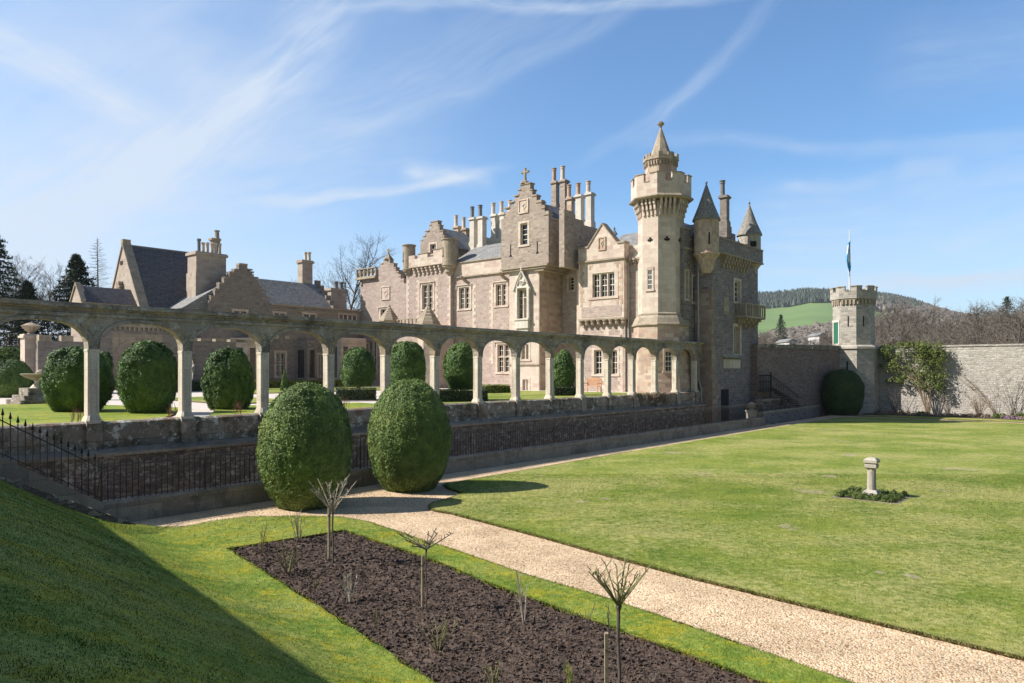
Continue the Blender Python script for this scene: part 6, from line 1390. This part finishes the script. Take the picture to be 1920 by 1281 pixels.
# ------------------------------------------------------------------ roses in the near bed
def stems(mb, base, n, h, spread, r, rr, sub=2, lean=(0, 0), droop=0.0):
    base = Vector(base)
    for i in range(n):
        a = rr.uniform(0, 2*math.pi); k = rr.uniform(.35, 1)*spread; hh = h*rr.uniform(.6, 1.05)
        tip = base+Vector((math.cos(a)*k+lean[0], math.sin(a)*k+lean[1], hh)); mid = base+(tip-base)*.5+Vector((math.cos(a)*k*.18*rr.uniform(-1, 1.3), math.sin(a)*k*.18, hh*.04))
        mb.tube([base+Vector((math.cos(a)*.015, math.sin(a)*.015, -.03)), mid, tip], [r, r*.8, r*.5], 5)
        for j in range(sub):
            t_ = rr.uniform(.3, .95); p = mid+(tip-mid)*(t_*2-1) if t_ > .5 else base+(mid-base)*(t_*2); b_ = rr.uniform(0, 6.28); l = hh*rr.uniform(.15, .38)
            q = p+Vector((math.cos(b_)*l*.5, math.sin(b_)*l*.5, l*.85)); mb.tube([p, p+(q-p)*.5+Vector((math.cos(b_)*.02, math.sin(b_)*.02, 0)), q], [r*.6, r*.5, r*.35], 4)
            if sub > 2:
                q2 = q+Vector((rr.uniform(-.05, .05), rr.uniform(-.05, .05), .07)); mb.tube([p+(q-p)*.6, q2], [r*.4, r*.25], 4)
def rose_bush(px, py, h_px, n, spread, label, mat='rose_stem', r=.0085, sub=2, lean=(0, 0), seed=0):
    p = G(px, py, .04); h = h_px/F*p.y; o = thing('rose_bush', label, 'rose bush', (p.x, p.y, .02), 'world', None)
    mb = MB(); stems(mb, (p.x, p.y, .02), n, h, spread, r*1.25, random.Random(seed), sub, lean); mb.build('stems', M[mat], o, uv=False)
rose_bush(490, 1034, 55, 5, .16, 'thin bare rose stems at the left back corner of the bed', seed=1, r=.006)
rose_bush(560, 1016, 68, 7, .22, 'pruned rose with upright stems near the back edge of the bed', 'rose_pale', seed=2)
rose_bush(540, 1072, 50, 9, .34, 'low sprawling pale-green rose left of the tall staked rose', seed=3)
rose_bush(655, 1128, 52, 9, .26, 'pruned bushy rose in front of the tall staked rose', 'rose_pale', seed=4)
rose_bush(590, 1102, 26, 6, .16, 'very low rose stub between two pruned bushes', seed=5, r=.005)
rose_bush(706, 1172, 30, 4, .10, 'short thin rose sprig in the middle of the soil', seed=6, r=.005)
rose_bush(822, 1216, 58, 11, .34, 'open fan of pale green rose stems in the bed centre', seed=7, r=.0075)
rose_bush(983, 1164, 98, 5, .20, 'tall sparse rose with three main stems by the grass edge', 'rose_pale', seed=8, r=.0065, lean=(.02, 0))
rose_bush(1100, 1180, 50, 5, .22, 'faint thin rose twigs beside the right grass strip', 'twig', seed=9, r=.0045)
rose_bush(1142, 1196, 60, 3, .05, 'single dark upright rose stem behind the wooden stake', 'bark', seed=10, r=.007)
rose_bush(812, 1102, 30, 4, .12, 'small reddish rose sprig near the thin staked rose', 'twig', seed=13, r=.004)
rose_bush(925, 1288, 48, 6, .18, 'cut rose stems at the bottom edge of the bed', seed=11)
rose_bush(1068, 1300, 58, 2, .05, 'single leafy yellow-green shoot at the bottom of the bed', 'hedge_lime', seed=12, r=.006, sub=7)
rose_bush(1222, 1276, 26, 4, .14, 'tiny brown rose stub right of the third standard rose', 'twig', seed=14, r=.004)
def standard(px, py, head_y, crown, label, stake, seed, n=9, mat='rose_pale', sr=.016):
    p = G(px, py, .03); z = CAMZ-(head_y-HY)/F*p.y; o = thing('standard_rose', label, 'standard rose', (p.x, p.y, .02), 'world'); rr = random.Random(seed)
    mb = MB(); mb.tube([(p.x, p.y, -.02), (p.x+.012, p.y, z*.35), (p.x-.008, p.y, z*.7), (p.x, p.y, z)], [sr*1.2, sr, sr*.95, sr*1.2], 8)
    mb.lathe(p.x, p.y, [(sr, z-.05), (sr*2, z), (sr*1.7, z+.03), (.004, z+.06)], 7); mb.build('trunk', M['bark'], o, uv=False)
    mb = MB(); w_, h, flat = crown
    for i in range(n):
        a = 2*math.pi*(i+rr.random()*.7)/n; k = w_*rr.uniform(.45, 1); hh = h*rr.uniform(.65, 1)*(1-flat*.6*k/w_)
        b_ = Vector((p.x, p.y, z)); tip = b_+Vector((math.cos(a)*k, math.sin(a)*k, hh)); mid = b_+Vector((math.cos(a)*k*.42, math.sin(a)*k*.42, hh*(.40+.1*rr.random())))
        mb.tube([b_, mid, tip], [.012, .010, .007], 5)
        for j in range(5):
            t_ = rr.uniform(.25, 1); q = (mid+(tip-mid)*t_) if rr.random() < .7 else b_+(mid-b_)*t_; c_ = rr.uniform(0, 6.28); l = rr.uniform(.05, .14)
            e = q+Vector((math.cos(c_)*l*.7, math.sin(c_)*l*.7, l*(.8-flat*.5))); mb.tube([q, q+(e-q)*.5+Vector((0, 0, .01)), e], [.0075, .006, .0045], 4)
            c_ += 1.2; mb.tube([e-(e-q)*.3, e+Vector((math.cos(c_)*l*.3, math.sin(c_)*l*.3, l*.35))], [.005, .003], 4)
    mb.build('crown', M[mat], o, uv=False)
    if stake:
        sx_, sy0 = stake; q = G(sx_, py-4 if sx_ < 1000 else 1300, .03) if sx_ != 1136 else G(1137, 1302, .03); zt_ = CAMZ-(sy0-HY)/F*q.y
        s_ = thing('rose_stake', label.replace('standard rose', 'stake')[:0]+{617: 'pale round wooden stake tied to the leftmost standard rose', 792: 'thin grey wooden stake beside the flat-headed standard rose', 1136: 'square sawn wooden stake in front of the nearest standard rose'}[sx_], 'stake', (q.x, q.y, 0), 'world')
        mb = MB(); r = .030 if sx_ == 617 else .022
        if sx_ == 1136: mb.extrude([(q.x-.022, q.y-.03, -.1), (q.x+.022, q.y-.03, -.1), (q.x+.022, q.y+.03, -.1), (q.x-.022, q.y+.03, -.1)], (0, 0, zt_+.1)); mb.tube([(q.x-.03, q.y-.036, zt_*.76), (q.x+.10, q.y+.03, zt_*.77)], .008, 5)
        else: mb.lathe(q.x, q.y, [(r, -.1), (r*.95, zt_-.03), (r*.7, zt_)], 9)
        mb.build('post', M['stake'], s_, uv=False)
        if sx_ != 1136:
            mb = MB(); mb.lathe(q.x, q.y, [(r*1.15, zt_*.8), (r*1.15, zt_*.8+.03)], 9); mb.build('tie', M['bark'], s_, uv=False)
standard(624, 1056, 962, (.54, .74, .12), 'leftmost standard rose with a pale knobbly twiggy head', (617, 946), 21, 14, 'rose_pale')
standard(799, 1142, 1030, (.50, .40, .70), 'thin standard rose with a flat spreading reddish-brown head', (792, 1042), 23, 9, 'twig', .012)
standard(1160, 1330, 1138, (.36, .56, .1), 'nearest standard rose with a green upright pruned head', (1136, 1187), 24, 13, 'rose_stem', .019)

# ------------------------------------------------------------------ plants along the garden wall
cl = thing('wall_climber', 'large leafy green climber spilling over the sunny garden wall', 'climber', (71.8, Vat(1712, 71.8), 0))
P = []; Nn = []
for _ in range(300):
    t_ = random.random(); px = 1652+t_*116; yt, yb = 652-8*math.sin(t_*3.1)+rng.uniform(-3, 3), 690+(28 if .1 < t_ < .35 else 0)+(55*t_ if t_ > .35 else 0)
    if random.random() < .25: px, yb = rng.uniform(1725, 1772), 730
    py = yt+(yb-yt)*random.random()**1.4; uu = 72.2-rng.uniform(0, .75); v = Vat(px, uu); z = Zat(py, uu, v); k = rng.uniform(.12, .42)
    for _2 in range(48):
        d = rng.normal(size=3); d /= np.linalg.norm(d); P.append((uu+d[0]*k, v+d[1]*k, z+d[2]*k*.9)); Nn.append(d)
trimesh('foliage', leaf_quads(np.array(P), np.array(Nn), .085, .8, .4)-np.array(ORI[cl.name][0]), M['leafy'], cl)
part('trunk', 'dry', cl, lambda mb: [mb.tube([(72.0, Vat(1738+random.uniform(-4, 6), 72), .02), (71.9-random.random()*.3, Vat(1735+random.uniform(-14, 18), 72), 2.4), (72.1, Vat(1715+random.uniform(-55, 45), 72), 4.6)], [.04, .03, .02], 5) for _ in range(14)])
def wall_shrub(px0, px1, y0, y1, n, label, seed, mat='dry', u=72.2, r=.02, base=None):
    rr = random.Random(seed); pc_ = base or (px0+px1)/2; vb_ = Vat(pc_, u); zt_ = lambda y: Zat(y, u, vb_)
    o = thing('trained_shrub', label, 'shrub', (u, vb_, 0)); mb = MB()
    for i in range(n):
        px = pc_+(rr.uniform(px0, px1)-pc_); y = rr.uniform(y0, y0+(y1-y0)*.6); v = Vat(px, u)
        a = (u-rr.random()*.2, vb_+rr.uniform(-.15, .15), .02); m_ = (u-rr.random()*.35, vb_+(v-vb_)*.35+rr.uniform(-.15, .15), zt_(y)*.5); e = (u-rr.random()*.25, v, zt_(y))
        mb.tube([a, m_, e], [r, r*.7, r*.4], 4)
        for j in range(5):
            t_ = rr.random(); p = Vector(m_)+(Vector(e)-Vector(m_))*t_; mb.tube([p, p+Vector((rr.uniform(-.15, .1), rr.uniform(-.35, .35), rr.uniform(-.05, .4)))], [r*.5, r*.25], 3)
    mb.build('stems', M[mat], o, uv=False)
wall_shrub(1756, 1800, 738, 772, 20, 'bushy reddish bare shrub in front of a wall shadow', 1, 'twig', 71.2, .02)
wall_shrub(1812, 1862, 738, 772, 26, 'vase-shaped pale bare shrub with russet tips by the wall', 2, 'dry', 71.0, .02)
wall_shrub(1775, 1870, 690, 745, 10, 'thin wall-trained stems arching left over the pale wall', 3, 'dry', 72.5, .016, base=1868)
wall_shrub(1860, 1935, 695, 760, 16, 'wall-trained bare stems with red buds at the right frame edge', 4, 'twig', 72.4, .016)
wall_shrub(1655, 1700, 715, 768, 12, 'dark bare shrub against the shaded wall beneath the climber', 5, 'bark', 71.9, .018)
def bedding(name, label, spots_px, mat, n, rad, h, size, u=70.5, cat='plant'):
    sp_ = []
    for px, uu in spots_px: q = uvw(uu, Vat(px, uu)); sp_.append((q.x, q.y, .04))
    o = thing(name, label, cat, (sp_[0][0], sp_[0][1], .04), 'world'); trimesh('leaves', clump_leaves(n, sp_, rad, h, size)-np.array([sp_[0][0], sp_[0][1], .04]), M[mat], o)
bedding('crocus_patch', 'patch of small purple flowers at the right of the border', [(1895, 69.6), (1900, 69.9), (1888, 69.8), (1908, 69.7)], 'bloom', 500, .28, .2, .06, cat='flowers')
bedding('lime_plant', 'bright yellow-green plant below the climber', [(1724, 70.2), (1730, 70.4)], 'hedge_lime', 350, .35, .35, .09)
bedding('green_perennial', 'low green perennial clump beside the russet-tipped shrub', [(1868, 70.4), (1874, 70.9), (1882, 70.6)], 'bedgreen', 500, .3, .4, .08)
bedding('green_perennial', 'low green perennial clump near the right end of the border', [(1916, 70.8), (1910, 70.4), (1925, 70.6)], 'bedgreen', 500, .35, .5, .08)
spx = [(px, rng.uniform(68.8, 72)) for px in rng.uniform(1640, 1960, 90)]
bedding('border_growth', 'dull dry stubble of cut stems covering the wall border', spx, 'dry', 5200, .35, .28, .07); bpy.data.objects['border_growth']['kind'] = 'stuff'

# ------------------------------------------------------------------ trees
def grow(seed, H, spread, kids=(9, 6, 5, 5), up_=.5, tw=.02, r0=.02, first=.28, fork=False):
    rr = random.Random(seed); T = MB(); TW = []
    def br(p, d, L, r, lvl):
        n = 4 if lvl == 0 else 3; pts = [p]; q = p.copy(); dd = d.copy()
        for i in range(n):
            dd = (dd+Vector((rr.gauss(0, .13), rr.gauss(0, .13), rr.gauss(0, .08)+.04*up_*lvl))).normalized(); q = q+dd*(L/n); pts.append(q.copy())
        if lvl <= 2: T.tube(pts, [r*(1-.75*i/n) for i in range(n+1)], 6 if lvl == 0 else 4 if lvl == 1 else 3, caps=False)
        else:
            for a, b_ in zip(pts[:-1], pts[1:]):
                s_ = Vector((rr.gauss(0, 1), rr.gauss(0, 1), rr.gauss(0, 1))).cross(b_-a).normalized()*tw*(1 if lvl == 3 else .7); TW.extend([tuple(a-s_), tuple(a+s_), tuple(b_)])
        if lvl >= len(kids): return
        k = kids[lvl]
        for i in range(k):
            t_ = (first+(1-first)*(i+rr.random()*.8)/k) if lvl == 0 else rr.uniform(.2, 1)
            f_ = min(t_*n, n-.001); j = int(f_); base = pts[j]+(pts[j+1]-pts[j])*(f_-j)
            a = i*2.4+rr.random()*1.2 if lvl == 0 else rr.uniform(0, 6.28); ax = Vector((math.cos(a), math.sin(a), 0))
            tt = (pts[j+1]-pts[j]).normalized(); side = (ax-tt*ax.dot(tt)).normalized(); ang = rr.uniform(.45, .95)*spread
            nd = (tt*math.cos(ang)+side*math.sin(ang)+Vector((0, 0, .12*up_))).normalized()
            br(base, nd, L*rr.uniform(.42, .66)*(1.05-.45*t_ if lvl == 0 else .9), max(r*.42, .01), lvl+1)
    br(Vector((0, 0, -.2)), Vector((0, 0, 1)), H*.86, H*r0, 0)
    return T, np.array(TW)
def tree_proto(name, label, loc, seed, H, spread, mats, group=None, cat='tree', **kw):
    T, TW = grow(seed, H, spread, **kw); o = thing(name, label, cat, loc, 'world', group)
    T2 = MB(); T2.v = [(v[0]+loc[0], v[1]+loc[1], v[2]+loc[2]) for v in T.v]; T2.f = T.f; T2.build('trunk', M[mats[0]], o, uv=False)
    trimesh('crown', TW, M[mats[1]], o); return o
def dup(root, loc, rz, s_, label=None):
    r = root.copy(); COL.objects.link(r); r.location = loc; r.rotation_euler = (0, 0, rz); r.scale = s_ if isinstance(s_, tuple) else (s_, s_, s_)
    if label: r['label'] = label
    for ch in list(root.children):
        c_ = ch.copy(); COL.objects.link(c_); c_.parent = r
    return r
grp = 'bare trees in the belt behind the garden wall'
lab = 'bare brown deciduous tree in the dense belt behind the garden wall'
protos = [tree_proto('bare_tree', lab, (45+8*i, 100, -1.5), 40+i, 11.5, 1.0, ('bark_far', 'twig'), grp, kids=(11, 8, 6, 6), tw=.026, r0=.018) for i in range(4)]
k = 0
for row, (Y0, n, h0, h1) in enumerate([(88, 11, .74, .98), (104, 14, .85, 1.15), (125, 17, .95, 1.4), (155, 20, 1.1, 1.65), (200, 20, 1.3, 2.0)]):
    for i in range(n):
        px = 1400+(600*(i+random.random()*.8)/n); Y = Y0+random.uniform(-7, 7); s_ = random.uniform(h0, h1)
        if px < 1640: s_ *= .62 if row < 3 else .68
        loc = ((px-960)/F*Y, Y, -1.5); rz = random.uniform(0, 6.28)
        if k < 4: protos[k].location = loc; protos[k].rotation_euler = (0, 0, rz); protos[k].scale = (s_*1.15, s_*1.15, s_)
        else: dup(protos[k % 4], loc, rz, (s_*1.15, s_*1.15, s_), 'low bare tree behind the brown wall, left of the garden tower' if px < 1600 else None)
        k += 1
def conifer(name, label, px, ytop, Y, wpx, zb, seed, n=5200, mat='conifer', dens=1.0, group=None):
    x = (px-960)/F*Y; zt_ = CAMZ+(HY-ytop)/F*Y; H = zt_-zb; Rm = wpx/2/F*Y; rg_ = np.random.default_rng(seed)
    o = thing(name, label, 'tree', (x, Y, zb), 'world', group); mb = MB(); mb.tube([(x, Y, zb-.3), (x, Y, zt_-.1)], [H*.016, .03], 7); P = []
    nb = int(H*9*dens)
    for i in range(nb):
        t_ = .06+.94*(i/nb)**.9; a = i*2.4+rg_.uniform(0, 1); L = Rm*1.35*(1-t_)**.85*rg_.uniform(.65, 1.1)+.15; z = zb+H*t_
        e = (x+math.cos(a)*L, Y+math.sin(a)*L, z-L*.12); mb.tube([(x, Y, z), e], [.04, .015], 3, caps=False)
        for j in range(int(n/nb)):
            s_ = rg_.uniform(.15, 1.05); P.append((x+math.cos(a)*L*s_+rg_.normal()*.12, Y+math.sin(a)*L*s_+rg_.normal()*.12, z-L*.12*s_-abs(rg_.normal())*.14))
    mb.build('trunk', M['bark'], o, uv=False)
    Nn = np.tile(np.array([[0, 0, 1.0]]), (len(P), 1)); trimesh('crown', leaf_quads(np.array(P), Nn, .26, 1.1, .32, rg_)-np.array([x, Y, zb]), M[mat], o); return o
conifer('conifer', 'dark green pointed conifer left of the chapel gable', 143, 478, 92, 165, 2.3, 1, 14000)
conifer('conifer', 'tall very dark conifer cut by the left frame edge', -14, 425, 88, 190, 2.3, 2, 13000)
conifer('conifer', 'shaggy dark conifer among the bare trees at far left', 52, 527, 90, 110, 2.3, 3, 9000)
conifer('conifer', 'small dark conifer standing alone on the slope left of the garden tower', 1464, 590, 230, 64, -1.5, 4, 5000)
conifer('conifer', 'dark round-topped pine above the bare trees at the right', 1888, 556, 190, 120, -1.5, 6, 6000)
def larch(px, ytop, Y, zb, Rm, seed):
    rr = random.Random(seed); x = (px-960)/F*Y; H = CAMZ+(HY-ytop)/F*Y-zb
    o = thing('larch_tree', 'tall bare larch with thin level branches beside the dark conifer', 'tree', (x, Y, zb), 'world')
    mb = MB(); mb.tube([(x, Y, zb), (x+.1, Y, zb+H*.5), (x-.05, Y, zb+H)], [.22, .13, .02], 7); mb.build('trunk', M['bark'], o, uv=False); mb = MB()
    for i in range(150):
        t_ = .25+.74*i/150; a = i*2.4+rr.random(); L = Rm*(1-t_)**.75*rr.uniform(.5, 1.1)+.12; z = zb+H*t_; p = Vector((x, Y, z))
        pts = [p+Vector((math.cos(a)*L*q, math.sin(a)*L*q, -L*.16*math.sin(q*2.2)+L*.12*q*q)) for q in (0, .35, .7, 1)]; mb.tube(pts, [.035, .026, .018, .008], 3, caps=False)
        for j in range(9):
            q = rr.uniform(.2, 1); b_ = pts[0].lerp(pts[3], q); s_ = rr.choice((-1, 1)); l = L*.28*rr.uniform(.4, 1)
            e = b_+Vector((math.cos(a+s_*.9)*l, math.sin(a+s_*.9)*l, rr.uniform(-.25, .1)*l)); mb.tube([b_, e], [.014, .006], 3, caps=False)
    mb.build('crown', M['twig'], o, uv=False)
larch(183, 445, 97, 2.3, 5.2, 5)
tree_proto('bare_tree', 'spreading bare tree rising behind the range roof beside the mansion', (at(634, 560, 108).x, 108, 2.3), 51, 19.5, 1.0, ('bark', 'bark'), kids=(12, 8, 7, 6), tw=.022, r0=.016)
for px, Y, H, sd, lb in ((62, 100, 15.0, 61, 'bare twiggy tree between the two left conifers'), (96, 95, 13.5, 62, 'slender bare birch left of the dark pointed conifer'), (112, 104, 13, 66, 'bare grey tree just left of the pointed conifer'), (26, 96, 15.5, 63, 'bare tree next to the very dark conifer'),
                         (205, 110, 13.5, 64, 'bare tree top showing between larch and chapel gable'), (588, 112, 13, 65, 'low bare tree behind the slim chimney of the range'), (668, 116, 14.5, 67, 'bare tree partly hidden by the left corner of the mansion')):
    tree_proto('bare_tree', lb, (at(px, 560, Y).x, Y, 2.3), sd, H, .85, ('bark', 'twig'), kids=(12, 8, 6, 5), tw=.02, r0=.012)
for px, Y, H, sd, lb in ((12, 70, 5.0, 71, 'brown bare bush behind the yew hedge at the left edge'), (38, 72, 4.6, 72, 'brown bare bush beside the gate pier')):
    tree_proto('bare_bush', lb, (at(px, 560, Y).x, Y, 2.3), sd, H, 1.1, ('twig', 'twig'), kids=(16, 8, 6), tw=.022, r0=.012, first=.05, cat='bush')
# village houses between the trees
for px, py, w_, Y, lb in ((1543, 629, 19, 215, 'white gabled cottage left of the garden tower'), (1486, 640, 16, 170, 'small white cottage low behind the brown wall'), (1690, 640, 30, 140, 'long pale house glimpsed right of the garden tower'), (1751, 642, 22, 132, 'white gabled house among the bare trees'), (1722, 640, 22, 150, 'greyish white house between two other houses'), (1868, 634, 18, 180, 'distant white house at the right among trees')):
    p = at(px, py, Y); wd = w_*.72/F*Y; o = thing('village_house', lb, 'house', (p.x, p.y, -1.5), 'world'); h = p.z+1.5
    W_('walls', 'white_house', o, lambda mb: mb.extrude([(p.x-wd/2, Y, -1.5), (p.x+wd/2, Y, -1.5), (p.x+wd/2, Y, -1.5+h), (p.x, Y, -1.5+h+wd*.3), (p.x-wd/2, Y, -1.5+h)], (0, 8, 0)))
    W_('roof', 'slate_pale', o, lambda mb: [mb.extrude([(p.x+s_*(wd/2+.3), Y-.3, -1.5+h-.15), (p.x, Y-.3, -1.5+h+wd*.3+.03), (p.x, Y-.3, -1.5+h+wd*.3+.25), (p.x+s_*(wd/2+.3), Y-.3, -1.5+h+.07)], (0, 8.6, 0)) for s_ in (-1, 1)])
    W_('window', 'glass', o, lambda mb: [mb.box((p.x+s_*wd*.25-.4, Y-.03, -1.5+h-1.8), (p.x+s_*wd*.25+.4, Y+.05, -1.5+h-.6)) for s_ in (-1, 1)])
# woods on the ridge, a wood below the field, each read as one mass
def wood(name, label, n, pick, mat, hh, rad, seed, leafy=False):
    rg_ = np.random.default_rng(seed); V = []
    for _ in range(n):
        px, Y = pick(rg_); z = hill(px, Y)+(6*noise.noise((px*.012, Y*.004, 0)) if Y > 450 else 0)-.6; x = (px-960)/F*Y; h = rg_.uniform(*hh); r = h*rad*rg_.uniform(.8, 1.2); k = 6
        prof = [(1, .12), (.55, .5), (.0, 1)] if not leafy else [(.55, .12), (1, .5), (.72, .82), (0, 1)]
        a0 = rg_.uniform(0, 6); R_ = [[(x+r*f*math.cos(a0+6.283*i/k)*rg_.uniform(.75, 1.25), Y+r*f*math.sin(a0+6.283*i/k), z+h*g_*rg_.uniform(.93, 1.05)) for i in range(k)] for f, g_ in prof]
        for a, b_ in zip(R_[:-1], R_[1:]):
            for i in range(k): j = (i+1) % k; V += [a[i], a[j], b_[j], a[i], b_[j], b_[i]]
    o = trimesh(name, np.array(V), mat); return props(o, label, 'wood', kind='stuff')
wood('conifer_wood', 'dark conifer wood covering the top of the far hill', 5200, lambda g_: (g_.uniform(1180, 1640) if g_.uniform() < .8 else g_.uniform(1640, 1730), g_.uniform(1190, 1560)), M['darkwood'], (11, 18), .28, 3)
wood('bare_wood', 'brown leafless wood on the right shoulder of the far hill', 5200, lambda g_: (g_.uniform(1600, 1990), g_.uniform(1120, 1600)), M['brownwood'], (9, 15), .42, 4, True)
wood('bare_wood', 'brown leafless wood at the foot of the green field', 5600, lambda g_: (lambda px: (px, g_.uniform(330, np.interp(px, [1200, 1430, 1500, 1560, 1640, 1700, 1990], [430, 560, 640, 720, 800, 1150, 1150]))))(g_.uniform(1200, 1990)), M['brownwood'], (7, 12), .5, 5, True)

# the valley air
hb = MB(); hb.box((-2600, -60, -2.8), (2600, 2500, 235))
m = bpy.data.materials.new('haze_air'); m.use_nodes = True; t = NT(m.node_tree); t.n.clear()
pv_ = t.node('ShaderNodeVolumePrincipled'); pv_.inputs['Color'].default_value = (.93, .96, 1.0, 1); pv_.inputs['Density'].default_value = .00010; pv_.inputs['Anisotropy'].default_value = .2
t.l.new(pv_.outputs[0], t.node('ShaderNodeOutputMaterial').inputs['Volume'])
props(hb.build('haze', m, None, (0, 0, 0), 'world', uv=False), kind='stuff')
